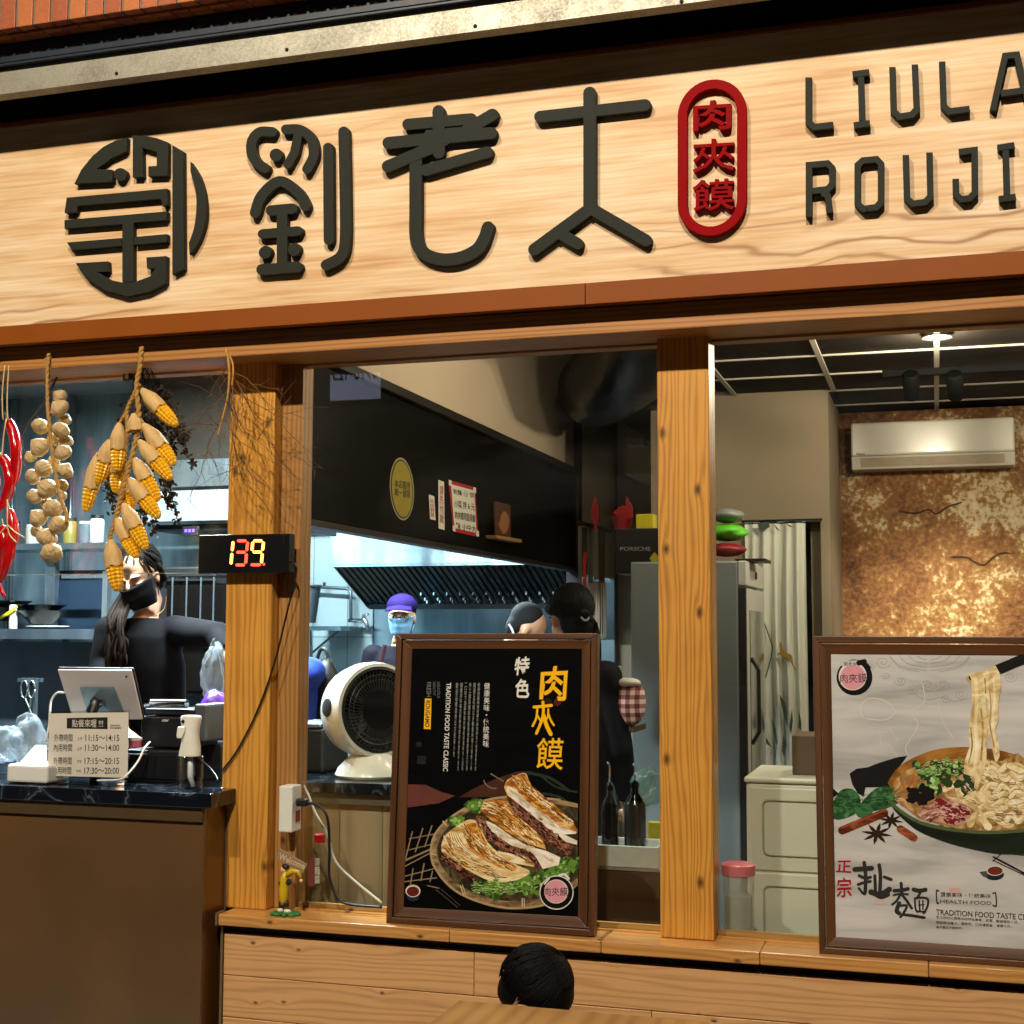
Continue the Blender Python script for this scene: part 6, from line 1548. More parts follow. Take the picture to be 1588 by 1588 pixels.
# ================================================================ FRAMED POSTERS
m_frame = wood('poster_frame_wood', '#5a371a', '#301a0a', 'X', freq=140, amp=9, line=1.5, contrast=0.55, rough=0.42, coat=0.2, stretch=0.06)
m_framev = wood('poster_frame_wood_upright', '#5a371a', '#301a0a', 'Z', freq=140, amp=9, line=1.5, contrast=0.55, rough=0.42, coat=0.2, stretch=0.06)
class Poster:
    def __init__(s, name, label, tl, tr, br, bl, inner, base_mat):
        n = (tr - tl).cross(bl - tl).normalized()
        if n.y > 0: n = -n
        s.n = n; s.k = 0
        s.t = thing(name, label, 'poster', tuple((bl + br) / 2), 'framed posters')
        s.pf = plane_pn(tl - n * 0.010, n)
        fr = plane_pn(tl, n)
        itl, itr, ibr, ibl = [fr(*q) if not isinstance(q, Vector) else q for q in inner]
        O = [tl, tr, br, bl]; I = [itl, itr, ibr, ibl]
        for i in range(4):
            j = (i + 1) % 4
            m1 = O[i].lerp(I[i], 0.36); m2 = O[j].lerp(I[j], 0.36); g1 = O[i].lerp(I[i], 0.44); g2 = O[j].lerp(I[j], 0.44)
            mt = m_frame if i % 2 == 0 else m_framev
            b = part('frame_bar', MB().prism([O[i], O[j], m2, m1], -n * 0.034), mt, s.t, bevel=0.0015)
            part('inner_slip', MB().add([g1 - n * .003, g2 - n * .003, I[j] - n * .009, I[i] - n * .009, g1 - n * .03, g2 - n * .03, I[j] - n * .03, I[i] - n * .03], [(0, 1, 2, 3), (4, 7, 6, 5), (0, 3, 7, 4), (1, 5, 6, 2), (0, 4, 5, 1), (3, 2, 6, 7)]), mt, b, bevel=0.001)
        c = (itl + itr + ibr + ibl) / 4
        s.print = part('print', MB().prism([c + (p - c) * 1.015 - n * 0.0115 for p in I], -n * 0.002), base_mat, s.t)
        s.cv = lambda x, y: (x, y)
    def lift(s, st=1):
        s.k += st
        return s.n * (0.00001 * s.k) - s.n * 0.0012
    def poly(s, name, pts, m, curve=0, mb=None):
        q = curve2d(list(pts) + [pts[0]], curve)[:-1] if curve else pts
        mb_ = mb or MB(); flat(mb_, [s.cv(*p) for p in q], s.pf, s.lift())
        if mb is None: part(name, mb_, m, s.print)
        return mb_
    def strokes(s, name, lst, m, kind=None):
        mb = MB()
        for pts, w in lst:
            q = stroke2d([s.cv(*p) for p in curve2d(pts, 4)] if len(pts) > 2 else [s.cv(*p) for p in pts], w * s.sc)
            flat(mb, q, s.pf, s.lift(0.25))
        part(name, mb, m, s.print, kind=kind)
    def blobs(s, name, region, n, size, m, seed, ang=None, elong=1.0):
        g = random.Random(seed); mb = MB()
        for _ in range(n):
            (x0, y0), (x1, y1), wd = g.choice(region); t_ = g.random()
            cx = x0 + (x1 - x0) * t_ + g.gauss(0, wd); cy = y0 + (y1 - y0) * t_ + g.gauss(0, wd)
            r = size * g.uniform(.5, 1.3); a0 = g.uniform(0, 6.28) if ang is None else ang + g.gauss(0, .35)
            pts = []
            for k in range(9):
                a = 2 * math.pi * k / 9; q = r * g.uniform(.6, 1.25)
                ex, ey = q * elong * math.cos(a), q / elong * math.sin(a)
                pts.append(s.cv(cx + ex * math.cos(a0) - ey * math.sin(a0), cy + ex * math.sin(a0) + ey * math.cos(a0)))
            flat(mb, pts, s.pf, s.lift(0.25))
        part(name, mb, m, s.print, kind='stuff')
    def flakes(s, name, path, half, n, length, width, mats, seed, taper=True):
        """short strokes that follow a path: flaky crust, shredded meat, leaf ribs"""
        g = random.Random(seed); c = [Vector((p[0], p[1], 0)) for p in curve2d(path, 8)] if len(path) > 2 else [Vector((path[0][0], path[0][1], 0)).lerp(Vector((path[1][0], path[1][1], 0)), k / 16) for k in range(17)]
        mbs = [MB() for _ in mats]
        for _ in range(n):
            i = g.randrange(0, len(c) - 2); d = (c[min(i + 2, len(c) - 1)] - c[max(i - 1, 0)]).normalized(); nn = Vector((-d.y, d.x, 0))
            f = i / len(c); hw = half * (1 - (2 * f - 1) ** 2 * .6 if taper else 1)
            a = c[i] + nn * g.uniform(-hw, hw); L = length * g.uniform(.4, 1.2); b = nn * g.gauss(0, L * .12)
            q = [a - d * L / 2, a + b, a + d * L / 2]
            flat(mbs[g.randrange(len(mats))], stroke2d([s.cv(p.x, p.y) for p in q], width * g.uniform(.5, 1.3) * s.sc, n=3), s.pf, s.lift(0.2))
        for mb, m in zip(mbs, mats):
            if mb.v: part(name, mb, m, s.print, kind='stuff')
    def text(s, name, body, q, m, **kw):
        if len(q) == 4 and not hasattr(q[0], '__len__'):
            q = ((q[0], q[1]), (q[2], q[1]), (q[2], q[3]), (q[0], q[3]))
        part(name, text_mb(body, [s.cv(*p) for p in q], s.pf, s.lift(2), **kw), m, s.print)
def PR(name, c, var=0.15, scale=60, stretch=(1, 1, 1)):
    return M('print_' + name, c, 0.5, var=var, scale=scale, stretch=stretch, spec=0.15)

def PH(name, stops, scale=30, ang=0.0, sx=1.0, dist=1.0, detail=8):
    m, nt, b = _new('print_' + name)
    tc = nd(nt, 'TexCoord'); mp = nd(nt, 'Mapping'); mp.inputs['Rotation'].default_value = (0, R(ang), 0); mp.inputs['Scale'].default_value = (sx, 1, 1)
    m2 = nd(nt, 'Mapping'); nt.links.new(tc.outputs['Object'], mp.inputs[0])
    nz = nd(nt, 'TexNoise'); nz.inputs['Scale'].default_value = scale; nz.inputs['Detail'].default_value = detail; nz.inputs['Distortion'].default_value = dist; nz.inputs['Roughness'].default_value = 0.6
    nt.links.new(mp.outputs[0], nz.inputs['Vector'])
    nt.links.new(ramp(nt, nz.outputs[0], stops), b.inputs['Base Color'])
    b.inputs['Roughness'].default_value = 0.5; b.inputs['Specular IOR Level'].default_value = 0.15
    return m
Pb, Pt = px(760, 1441, -0.058), px(768, 982, -0.012)
n1 = Vector((1, 0, 0)).cross(Pt - Pb).normalized()
f1 = plane_pn(Pb, n1)
c4 = [f1(614.5, 982.5), f1(926, 982), f1(921.6, 1452.5), f1(598.5, 1431.5)]
for p in (c4[2], c4[3]): p.z = max(p.z, zsl + 0.001)
P = Poster('framed_poster', 'dark framed poster of stuffed flatbreads with yellow lettering', c4[0], c4[1], c4[2], c4[3], ((637.6, 1006), (901, 1006), (895, 1422.5), (624, 1407.5)), M('poster_black', '#070808', 0.5, var=0.5, scale=8, stretch=(1, 1, 4), spec=0.04))
P.cv = lambda x, y: (600 + x / 4.9625, 1180 + y / 4.9625); P.sc = 1 / 4.9625
P.poly('red_cloth', [(140, 180), (300, 185), (420, 240), (525, 268), (400, 325), (135, 362)], PR('cloth', '#5e332c', .3, 20))
P.poly('wood_board', [(555, 280), (660, 215), (830, 140), (1000, 82), (1110, 80), (1010, 210), (900, 280)], PR('board', '#42261a', .4, 30))
P.strokes('leaves', [([(1080, 90), (1250, 130), (1400, 230)], 22), ([(1200, 250), (1330, 280), (1430, 350)], 18), ([(1180, 110), (1300, 200), (1460, 240)], 14)], PR('dkleaf', '#223022', .3))
P.strokes('ring', [([(745, 150), (760, 180), (800, 208), (840, 212)], 8), ([(800, 100), (850, 130), (895, 155)], 9)], PR('ring', '#7d6a58'))
P.strokes('lattice_mat', [([(140, 760), (195, 545)], 9), ([(218, 700), (275, 520)], 9), ([(290, 660), (345, 500)], 9), ([(170, 600), (380, 560)], 7), ([(150, 690), (350, 640)], 7), ([(130, 770), (335, 680)], 14), ([(140, 810), (330, 710)], 8),
                          ([(260, 920), (285, 790)], 10), ([(180, 950), (200, 830)], 9), ([(330, 930), (350, 850)], 9), ([(130, 890), (360, 830)], 8), ([(130, 930), (380, 900)], 9), ([(310, 960), (400, 980)], 8)], PR('lattice', '#8a7458', .25))
outer = [(1468, 330), (1330, 300), (1120, 280), (920, 276), (700, 320), (510, 420), (385, 540), (340, 660), (352, 790), (430, 910), (560, 1020), (760, 1100), (960, 1134), (1180, 1115), (1330, 1060), (1468, 960)]
P.poly('basket', curve2d(outer, 4), PH('basket', [(.3, '#3c2c1a'), (.5, '#7a6242'), (.65, '#a58c62')], 40, 0, .4))
P.strokes('basket_rim', [(outer[1:10], 16), (outer[8:15], 18)], PR('rim', '#a58c66', .25))
inn = [(1468, 360), (1120, 312), (920, 306), (710, 352), (540, 440), (425, 560), (382, 665), (400, 780), (470, 880), (590, 975), (770, 1050), (960, 1080), (1170, 1060), (1310, 1010), (1468, 900)]
P.poly('basket_inside', curve2d(inn, 4), PH('inside', [(.3, '#15130c'), (.5, '#332c1c'), (.65, '#5c5236')], 30))
P.strokes('basket_rim', [(inn[2:9], 7)], PR('rim2', '#806a48', .25))
P.strokes('basket_tie', [([(565, 960), (590, 1035)], 9), ([(580, 955), (605, 1030)], 7), ([(1040, 1060), (1042, 1120)], 9), ([(1055, 1058), (1057, 1118)], 7), ([(430, 465), (460, 500)], 10), ([(340, 715), (380, 725)], 8)], PR('tie', '#c0a67c', .2))
G1 = [((640, 340), (720, 360), 18), ((500, 470), (560, 450), 16), ((660, 960), (900, 1000), 18), ((850, 920), (1100, 960), 34), ((1000, 960), (1250, 900), 40), ((1250, 880), (1450, 780), 34)]
P.blobs('lettuce', G1, 90, 38, PH('lettuce_dark', [(.3, '#16240c'), (.5, '#35551f'), (.65, '#5f8636')], 60), 1); P.blobs('lettuce', G1, 80, 24, PR('lettuce', '#5c8632', .35), 2); P.blobs('lettuce', G1, 50, 13, PR('lettuce_light', '#97b862', .3), 3)
gold = PH('bread_gold', [(.3, '#5a2e0c'), (.42, '#96581a'), (.52, '#c98a34'), (.62, '#e0b568'), (.7, '#f0dca8')], 34, -40, .3, 1.5); crm = PH('bread_cream', [(.3, '#8d6430'), (.42, '#c9a562'), (.52, '#e2cd98'), (.7, '#f2e6c4')], 40, -35, .25, 1.2); wht = PH('bread_white', [(.3, '#b59a6e'), (.42, '#d8cab0'), (.55, '#e8e0d0'), (.7, '#f4efe4')], 30, -38, .6, .5)
meat = PH('meat', [(.3, '#170a08'), (.45, '#3d1f16'), (.56, '#6e3c2c'), (.68, '#a87a60')], 70, 0, 1, 2.0); meat2 = PH('meat_light', [(.35, '#4a2418'), (.5, '#7d4c38'), (.65, '#b58468')], 80, 0, 1, 1.5); brn = PR('toast', '#7d4a14', .4, 50); ivory = PR('bread_ivory', '#efe2ba', .1)
# back bread
P.poly('meat_filling', [(915, 255), (1000, 320), (1100, 400), (1240, 520), (1370, 600), (1440, 660), (1400, 745), (1330, 705), (1200, 610), (1050, 480), (950, 390)], meat)
P.poly('bread', [(1240, 515), (1350, 560), (1466, 615), (1462, 645), (1380, 625), (1300, 570)], wht)
P.poly('bread', [(903, 205), (925, 145), (1000, 112), (1052, 92), (1085, 130), (1112, 190), (1200, 262), (1330, 370), (1420, 452), (1468, 532), (1464, 556), (1350, 552), (1230, 500), (1100, 400), (1000, 320), (925, 262)], gold)
P.poly('bread_face', [(928, 188), (990, 222), (1090, 322), (1220, 432), (1350, 515), (1460, 545), (1456, 560), (1350, 568), (1240, 520), (1100, 402), (965, 290), (918, 232)], wht)
P.strokes('bread_crust', [([(1000, 130), (1100, 240), (1250, 350), (1420, 480)], 14), ([(1040, 110), (1130, 240), (1290, 360)], 9), ([(950, 160), (1060, 260), (1200, 370)], 8)], brn)
P.strokes('bread_crust', [([(1020, 150), (1120, 262), (1300, 400)], 7), ([(905, 200), (935, 145), (1050, 95), (1085, 135)], 6)], crm)
P.blobs('meat_filling', [((960, 350), (1100, 450), 18), ((1100, 450), (1250, 570), 20), ((1250, 580), (1400, 680), 16)], 60, 16, meat2, 5, 0.7, 1.6)
# middle bread
P.poly('meat_filling', [(690, 420), (770, 455), (790, 540), (870, 600), (980, 655), (1100, 695), (1195, 800), (1180, 842), (1120, 805), (1020, 745), (900, 695), (780, 605), (700, 510)], meat)
P.blobs('meat_filling', [((710, 440), (780, 560), 14), ((780, 570), (900, 660), 16), ((900, 660), (1100, 740), 14)], 55, 15, meat2, 6, 0.6, 1.7)
P.poly('bread', [(850, 690), (960, 715), (1080, 735), (1132, 790), (1130, 816), (1000, 792), (880, 745)], crm)
P.poly('bread_face', [(765, 460), (830, 488), (950, 575), (1080, 655), (1220, 690), (1335, 742), (1322, 802), (1200, 832), (1150, 745), (1100, 690), (960, 652), (870, 592), (780, 532)], wht)
P.poly('bread', [(716, 385), (745, 312), (850, 300), (930, 312), (1000, 420), (1100, 500), (1200, 602), (1226, 682), (1100, 642), (950, 566), (830, 478)], gold)
P.strokes('bread_crust', [([(760, 340), (880, 400), (1000, 520), (1150, 640)], 13), ([(840, 310), (930, 400), (1060, 510), (1190, 640)], 10), ([(740, 390), (850, 450), (960, 540)], 9)], brn)
P.strokes('bread_crust', [([(800, 330), (900, 420), (1020, 540)], 7), ([(900, 320), (960, 420), (1100, 540)], 6)], PR('bread_amber', '#d89a3a', .3))
# front bread
P.poly('meat_filling', [(410, 710), (470, 740), (560, 800), (690, 880), (690, 930), (560, 880), (460, 800)], meat)
P.poly('bread', [(575, 478), (640, 450), (720, 482), (760, 600), (850, 700), (1000, 800), (1092, 840), (1080, 880), (980, 922), (830, 932), (700, 882), (560, 802), (440, 722), (418, 652), (460, 560)], crm, 3)
P.poly('bread_crust', [(590, 500), (680, 478), (740, 580), (800, 690), (900, 760), (1000, 820), (960, 850), (820, 800), (700, 730), (620, 640)], gold, 3)
P.strokes('bread_layer', [([(430 + 9 * i, 660 + 10 * i), (540 + 10 * i, 740 + 11 * i), (700 + 14 * i, 830 + 8 * i), (860 + 10 * i, 880 + 3 * i)], 4.5) for i in range(8)], brn)
P.strokes('bread_layer', [([(470 + 14 * i, 570 - 4 * i), (500 + 20 * i, 640 + 2 * i), (590 + 22 * i, 720 + 2 * i)], 9) for i in range(5)], ivory)
P.strokes('bread_layer', [([(480 + 14 * i, 560 - 4 * i), (512 + 20 * i, 640 + 2 * i), (605 + 22 * i, 722 + 2 * i)], 3.5) for i in range(5)], brn)
P.strokes('bread_crust', [([(620, 520), (680, 600), (730, 690)], 16), ([(690, 500), (740, 620), (830, 710)], 10)], PR('bread_amber', '#d89a3a', .3))
P.blobs('lettuce', [((700, 970), (860, 990), 14), ((830, 890), (850, 960), 10), ((900, 960), (1120, 990), 14), ((1330, 850), (1450, 780), 18)], 40, 18, PR('lettuce', '#5c8632', .35), 8); P.blobs('lettuce', [((720, 980), (1000, 990), 12), ((840, 890), (860, 960), 8)], 24, 9, PR('lettuce_light', '#97b862', .3), 9)
fl = [brn, PR('flake_amber', '#d89a3a', .3), crm, ivory, PR('flake_dark', '#5c300c', .3)]
P.flakes('flaky_crust', [(985, 140), (1120, 250), (1280, 370), (1430, 490)], 34, 150, 60, 6, fl, 41); P.flakes('flaky_crust', [(760, 350), (900, 400), (1040, 520), (1190, 640)], 60, 190, 60, 6, fl, 42)
P.flakes('flaky_crust', [(600, 520), (680, 620), (800, 730), (980, 830)], 46, 150, 60, 6, fl, 43); P.flakes('flaky_crust', [(470, 600), (530, 700), (680, 800), (900, 890)], 44, 170, 80, 5, [crm, ivory, brn, crm, PR('flake_amber', '#d89a3a', .3)], 44)
sh_ = [meat, meat2, PR('shred_light', '#a8745a', .3), PR('shred_dark', '#1c0d0a', .3)]
P.flakes('shredded_meat', [(950, 330), (1100, 440), (1250, 560), (1400, 690)], 34, 130, 34, 7, sh_, 45, False); P.flakes('shredded_meat', [(710, 450), (800, 570), (950, 670), (1160, 790)], 30, 130, 34, 7, sh_, 46, False); P.flakes('shredded_meat', [(430, 730), (540, 810), (680, 900)], 24, 60, 34, 7, sh_, 47, False)
P.flakes('bread_grain', [(950, 215), (1100, 345), (1250, 460), (1430, 550)], 22, 60, 50, 4, [ivory, PR('grain_tan', '#c4ae88', .2), wht], 48); P.flakes('bread_grain', [(790, 490), (950, 600), (1120, 680), (1300, 770)], 26, 60, 50, 4, [ivory, PR('grain_tan', '#c4ae88', .2), wht], 49)
P.flakes('lettuce_rib', [(660, 965), (850, 985), (1100, 960), (1440, 800)], 44, 150, 26, 4, [PR('lettuce_light', '#97b862', .3), PR('rib_pale', '#c4d49a', .2), PR('rib_dark', '#22380f', .3)], 50, False)
# cup, chopsticks, badge
P.poly('cup', circ2d(205, 1035, 50, 46), PR('cup_blue', '#1d2436')); P.poly('cup', circ2d(203, 1000, 58, 48), PR('cup_white', '#c9c2b8')); P.poly('sauce', circ2d(203, 1004, 48, 38), PR('sauce', '#5c1f16'))
P.strokes('chopsticks', [([(380, 990), (545, 1125)], 6), ([(420, 985), (565, 1112)], 5)], PR('stick', '#4c4238'))
m_badge_w, m_badge_b, m_badge_p = PR('badge_white', '#d5d0c6'), PR('badge_black', '#0a0a0a'), PR('badge_pink', '#cf8f9a', .1)
def badge(cx, cy, r, ring=True):
    if ring: P.poly('badge', circ2d(cx, cy, r, n=40), m_badge_w)
    P.poly('badge', circ2d(cx, cy, r * 0.94, n=40), m_badge_b); P.poly('badge', circ2d(cx - r * .02, cy - r * .06, r * 0.70, n=40), m_badge_w)
    P.poly('badge', circ2d(cx - r * .03, cy - r * .06, r * 0.66, n=40), m_badge_p)
    P.text('lettering', '肉夾饃', (cx - r * .74, cy - r * .3, cx + r * .66, cy + r * .2), m_ink, bold=0.012)
badge(1307, 1012, 132)
P.strokes('badge', [([(1250, 905), (1215, 945)], 14), ([(1330, 880), (1370, 872), (1400, 905)], 20)], m_badge_w)
# lettering
P.k = 6
P.cv = lambda x, y: (630 + x / 5.476, 1000 + y / 5.476); P.sc = 1 / 5.476
m_pw, m_py, m_pg, m_pg2 = PR('white', '#d9d6ce', .04), PR('yellow', '#f0b414', .06), PR('grey', '#6b6a66', .05), PR('greydim', '#9c9a92', .05)
P.poly('seal', circ2d(1282, 488, 32), PR('seal', '#4a1c1a', .4)); P.poly('seal', circ2d(1200, 480, 34, 26), PR('seal2', '#2b1412', .4))
P.poly('seal', [(92, 940), (170, 945), (165, 1015), (88, 1010)], PR('seal4', '#231c1a', .6)); P.poly('seal', circ2d(105, 845, 26, 22), PR('seal4', '#231c1a', .6))

P.text('lettering', '特', ((918, 108), (1050, 96), (1044, 262), (920, 258)), m_pw, bold=0.022, shear=.12); P.text('lettering', '色', ((925, 290), (1040, 284), (1046, 452), (925, 448)), m_pw, bold=0.022, shear=.12)
P.text('lettering', '肉', ((1130, 190), (1372, 172), (1368, 480), (1128, 462)), m_py, bold=0.02, shear=.06); P.strokes('brush_character', [([(1084, 528), (1160, 522), (1232, 514)], 26), ([(1160, 486), (1164, 560), (1150, 640), (1104, 752)], 24), ([(1166, 600), (1190, 680), (1226, 758)], 34), ([(1112, 548), (1104, 620), (1072, 690)], 18), ([(1108, 590), (1136, 640)], 16), ([(1206, 545), (1200, 610), (1182, 640)], 16), ([(1206, 585), (1226, 640), (1252, 682)], 18)], m_py); P.text('lettering', '饃', ((1108, 792), (1336, 788), (1332, 1064), (1104, 1050)), m_py, bold=0.005, shear=.06)
P.text('lettering', '健\n康\n美\n味\n・\n傳\n統\n美\n味', ((660, 322), (710, 322), (700, 872), (648, 866)), m_pw, bold=0.015)
col_ = ['老陝西風味肉夾饃外酥裡嫩肉汁飽滿香而不膩', '精選五花肉以多種香料慢火燉煮入味', '手工揉製麵餅現點現烤酥脆層次分明', '一口咬下滿滿幸福的傳統好滋味令人回味', '健康用料每日新鮮現做真材實料不添加', '歡迎品嚐道地北方經典小吃']
for i, tx in enumerate(col_):
    x = 602 - i * 37; y1_ = 1068 if i < 5 else 950
    P.text('small_print', '\n'.join(tx), ((x + 4, 322), (x + 26, 322), (x + 4 - (y1_ - 322) * .02, y1_), (x - 18 - (y1_ - 322) * .004, y1_)), m_pg2, bold=0.0)
P.text('lettering', 'TRADITION FOOD TASTE CLASSIC', ((340, 322), (380, 322), (352, 1076), (310, 1072)), m_pw, rot=90, bold=0.015)
P.text('lettering', 'FRESH', (172, 316, 210, 440), m_pg, rot=90, bold=0.01); P.text('lettering', 'HEALTHY', (226, 316, 248, 432), m_pg, rot=90); P.text('lettering', 'DELICIOUS', (262, 316, 286, 452), m_pg, rot=90)
P.poly('yellow_tag', [(158, 455), (214, 457), (206, 718), (148, 714)], m_py)
P.text('lettering', 'ROUGAMO', ((166, 472), (204, 473), (196, 700), (158, 698)), m_ink, rot=90, bold=0.03)

# ---- second poster
W1 = (c4[1] - c4[0]).length
f2 = plane_pn(px(1430, 1490, -0.058), n1)
a_, d_ = f2(1260.5, 986.5), f2(1270.5, 1478.5)
d_.z = max(d_.z, zsl + 0.001)
ex = Vector((1, 0, 0)) * (W1 * 1.08)
itl, ibl = f2(1288.0, 1013.5), f2(1295.8, 1453.5)
inx = ex - Vector((1, 0, 0)) * ((itl.x - a_.x) * 2)
def paper2():
    m, nt, b = _new('print_rice_paper')
    tc = nd(nt, 'TexCoord'); mp = nd(nt, 'Mapping'); mp.inputs['Scale'].default_value = (0.8, 1, 5)
    nz = nd(nt, 'TexNoise'); nz.inputs['Scale'].default_value = 3.5; nz.inputs['Detail'].default_value = 5; nz.inputs['Distortion'].default_value = 0.6
    nt.links.new(tc.outputs['Object'], mp.inputs[0]); nt.links.new(mp.outputs[0], nz.inputs['Vector'])
    nt.links.new(ramp(nt, nz.outputs[0], [(0.3, '#9b9a98'), (0.5, '#b9b8b5'), (0.7, '#cbc9c4')]), b.inputs['Base Color'])
    b.inputs['Roughness'].default_value = 0.4; b.inputs['Coat Weight'].default_value = 0.2
    return m
P = Poster('framed_poster', 'pale framed poster of a noodle bowl with black brush lettering', a_, a_ + ex, d_ + ex, d_, (itl, itl + inx, ibl + inx, ibl), paper2())
P.cv = lambda x, y: (1280 + x / 4.812, 1000 + y / 4.812); P.sc = 1 / 4.812
# grey ornament
orn = []
for s in range(4):
    r = 60 + 55 * s
    orn.append(([(770 - r * 1.3, 80), (770 - r * .9, 80 + r * .36), (770 - 14, 80 + r * .5), ], 4)); orn.append(([(784, 80 + r * .5), (784 + r * .9, 80 + r * .36), (784 + r * 1.3, 80)], 4))
for (cx, cy, r, sg) in ((430, 130, 60, 1), (560, 270, 45, -1), (330, 160, 40, 1), (1010, 370, 48, 1), (1150, 300, 40, -1), (1270, 330, 46, 1), (650, 330, 50, -1), (760, 300, 60, 1), (880, 300, 55, -1), (900, 400, 40, 1), (450, 230, 36, -1), (1380, 240, 50, 1)):
    orn.append(([(cx + sg * r * (1 - k / 22) * math.cos(k * .55), cy + r * .8 * (1 - k / 22) * math.sin(k * .55)) for k in range(20)], 3.5))
orn += [([(640, 330), (700, 390), (780, 410), (870, 390), (960, 420), (1080, 400)], 3.5), ([(690, 300), (740, 340), (820, 350), (880, 320)], 3.5), ([(480, 90), (560, 170), (700, 200)], 3.5), ([(1080, 90), (1000, 170), (850, 200)], 3.5)]
P.strokes('ornament', orn, PR('ornament', '#8f8f8d', .05), kind='stuff')
P.strokes('steam', [([(280, 540), (260, 460), (330, 400), (450, 420), (520, 500), (440, 560), (300, 550)], 8), ([(720, 280), (740, 420), (640, 500), (690, 600), (600, 760), (620, 820)], 6), ([(840, 430), (880, 580), (960, 700)], 5), ([(480, 620), (540, 720)], 4), ([(400, 640), (420, 760)], 4), ([(470, 740), (545, 840)], 4)], PR('steam', '#c8c8c4', .05))
def badge2(cx, cy, r):
    P.poly('badge', circ2d(cx, cy, r, n=40), m_badge_b); P.poly('badge', circ2d(cx - r * .1, cy - r * .06, r * 0.78, n=40), m_badge_w); P.poly('badge', circ2d(cx - r * .08, cy - r * .02, r * 0.70, n=40), m_badge_p)
    P.text('lettering', '肉夾饃', ((cx - r * .82, cy - r * .18), (cx + r * .68, cy - r * .24), (cx + r * .7, cy + r * .3), (cx - r * .8, cy + r * .3)), m_ink, bold=0.02)
badge2(217, 243, 134)
P.strokes('badge', [([(130, 140), (240, 135)], 40)], PR('paperpatch', '#b9b8b5', .05)); P.strokes('badge', [([(250, 135), (290, 125)], 40), ([(285, 130), (320, 170)], 36)], m_badge_b)
P.text('lettering', '劉老太', (138, 128, 232, 156), m_ink, bold=0.02)
# nori, leaves, spices
P.poly('seaweed', [(180, 960), (230, 925), (320, 912), (400, 880), (540, 838), (612, 828), (560, 900), (500, 1000), (480, 1060), (300, 1065), (285, 1135), (240, 1108), (200, 1040)], PR('nori', '#141414', .4))
P.poly('seaweed', [(45, 1060), (100, 1110), (60, 1140), (45, 1140)], PR('nori', '#141414', .4))
lf = PH('mint', [(.3, '#12301a'), (.5, '#2a5430'), (.68, '#4f8a54')], 50); lf2 = PR('mint_vein', '#4a7a4c', .2)
P.poly('leaf', [(62, 1165), (115, 1085), (195, 1075), (255, 1130), (258, 1220), (190, 1280), (62, 1300)], lf, 3); P.poly('leaf', [(262, 1185), (370, 1075), (490, 1055), (585, 1098), (545, 1180), (410, 1235), (300, 1235)], lf, 3); P.poly('leaf', [(210, 1220), (290, 1180), (350, 1220), (340, 1270), (250, 1290)], PR('mint2', '#356b3c', .4, 50), 3)
P.strokes('leaf_vein', [([(75, 1250), (160, 1180), (230, 1130)], 4), ([(290, 1215), (400, 1140), (540, 1090)], 4)], lf2)
P.strokes('cinnamon', [([(125, 1385), (440, 1255)], 62), ([(560, 1375), (660, 1440)], 58)], PH('cinnamon', [(.3, '#2c1008'), (.5, '#642a14'), (.68, '#a05a34')], 50, 20, .3)); P.strokes('cinnamon', [([(120, 1365), (430, 1240)], 12), ([(575, 1360), (672, 1422)], 10)], PR('cinnamon_light', '#94482a', .3))
an = PR('anise', '#2e1c14', .4, 50)
for (cx, cy, r) in ((385, 1410, 120), (490, 1310, 95)):
    for k in range(8):
        a = k * math.pi / 4 + .2; P.poly('star_anise', [(cx + 12 * math.cos(a + 1.57), cy + 12 * math.sin(a + 1.57)), (cx + r * .6 * math.cos(a + .2), cy + r * .42 * math.sin(a + .2)), (cx + r * math.cos(a), cy + r * .72 * math.sin(a)), (cx + r * .6 * math.cos(a - .2), cy + r * .42 * math.sin(a - .2)), (cx - 12 * math.cos(a + 1.57), cy - 12 * math.sin(a + 1.57))], an)
# bowl
P.poly('bowl', [(700, 1390), (900, 1470), (1200, 1540), (1520, 1580), (1520, 1300), (900, 1330)], PR('bowl_shadow', '#3d3f3c', .3))
P.poly('bowl', curve2d([(465, 1030), (520, 940), (620, 862), (800, 788), (1010, 762), (1250, 778), (1400, 815), (1530, 870)], 4) + [(1530, 1400), (900, 1350), (560, 1200)], PH('bowl_orange', [(.3, '#4a2c0e'), (.5, '#8a5a22'), (.68, '#c08c44')], 12, 0, .4))
P.poly('broth', curve2d([(505, 1030), (570, 965), (680, 905), (830, 868), (1010, 850), (1250, 860), (1400, 895), (1530, 940)], 4) + [(1530, 1395), (1150, 1390), (900, 1355), (700, 1300), (520, 1160)], PH('broth', [(.3, '#5c3c1e'), (.5, '#9a7446'), (.68, '#c9a974')], 30))
nd1, nd2, nd3 = PH('noodle', [(.3, '#a88650'), (.48, '#d6c08c'), (.65, '#ece0b8')], 26), PH('noodle_shade', [(.3, '#6e4e26'), (.5, '#a8864e'), (.68, '#cbb07a')], 30), PH('noodle_light', [(.3, '#cdb47c'), (.5, '#e6d8ac'), (.68, '#f4ecd0')], 26)
P.blobs('noodles', [((1000, 1100), (1500, 1050), 60), ((1100, 1200), (1500, 1200), 60), ((1200, 950), (1450, 900), 40), ((900, 1300), (1500, 1330), 30)], 130, 34, nd2, 21, None, 1.8)
gN = random.Random(4)
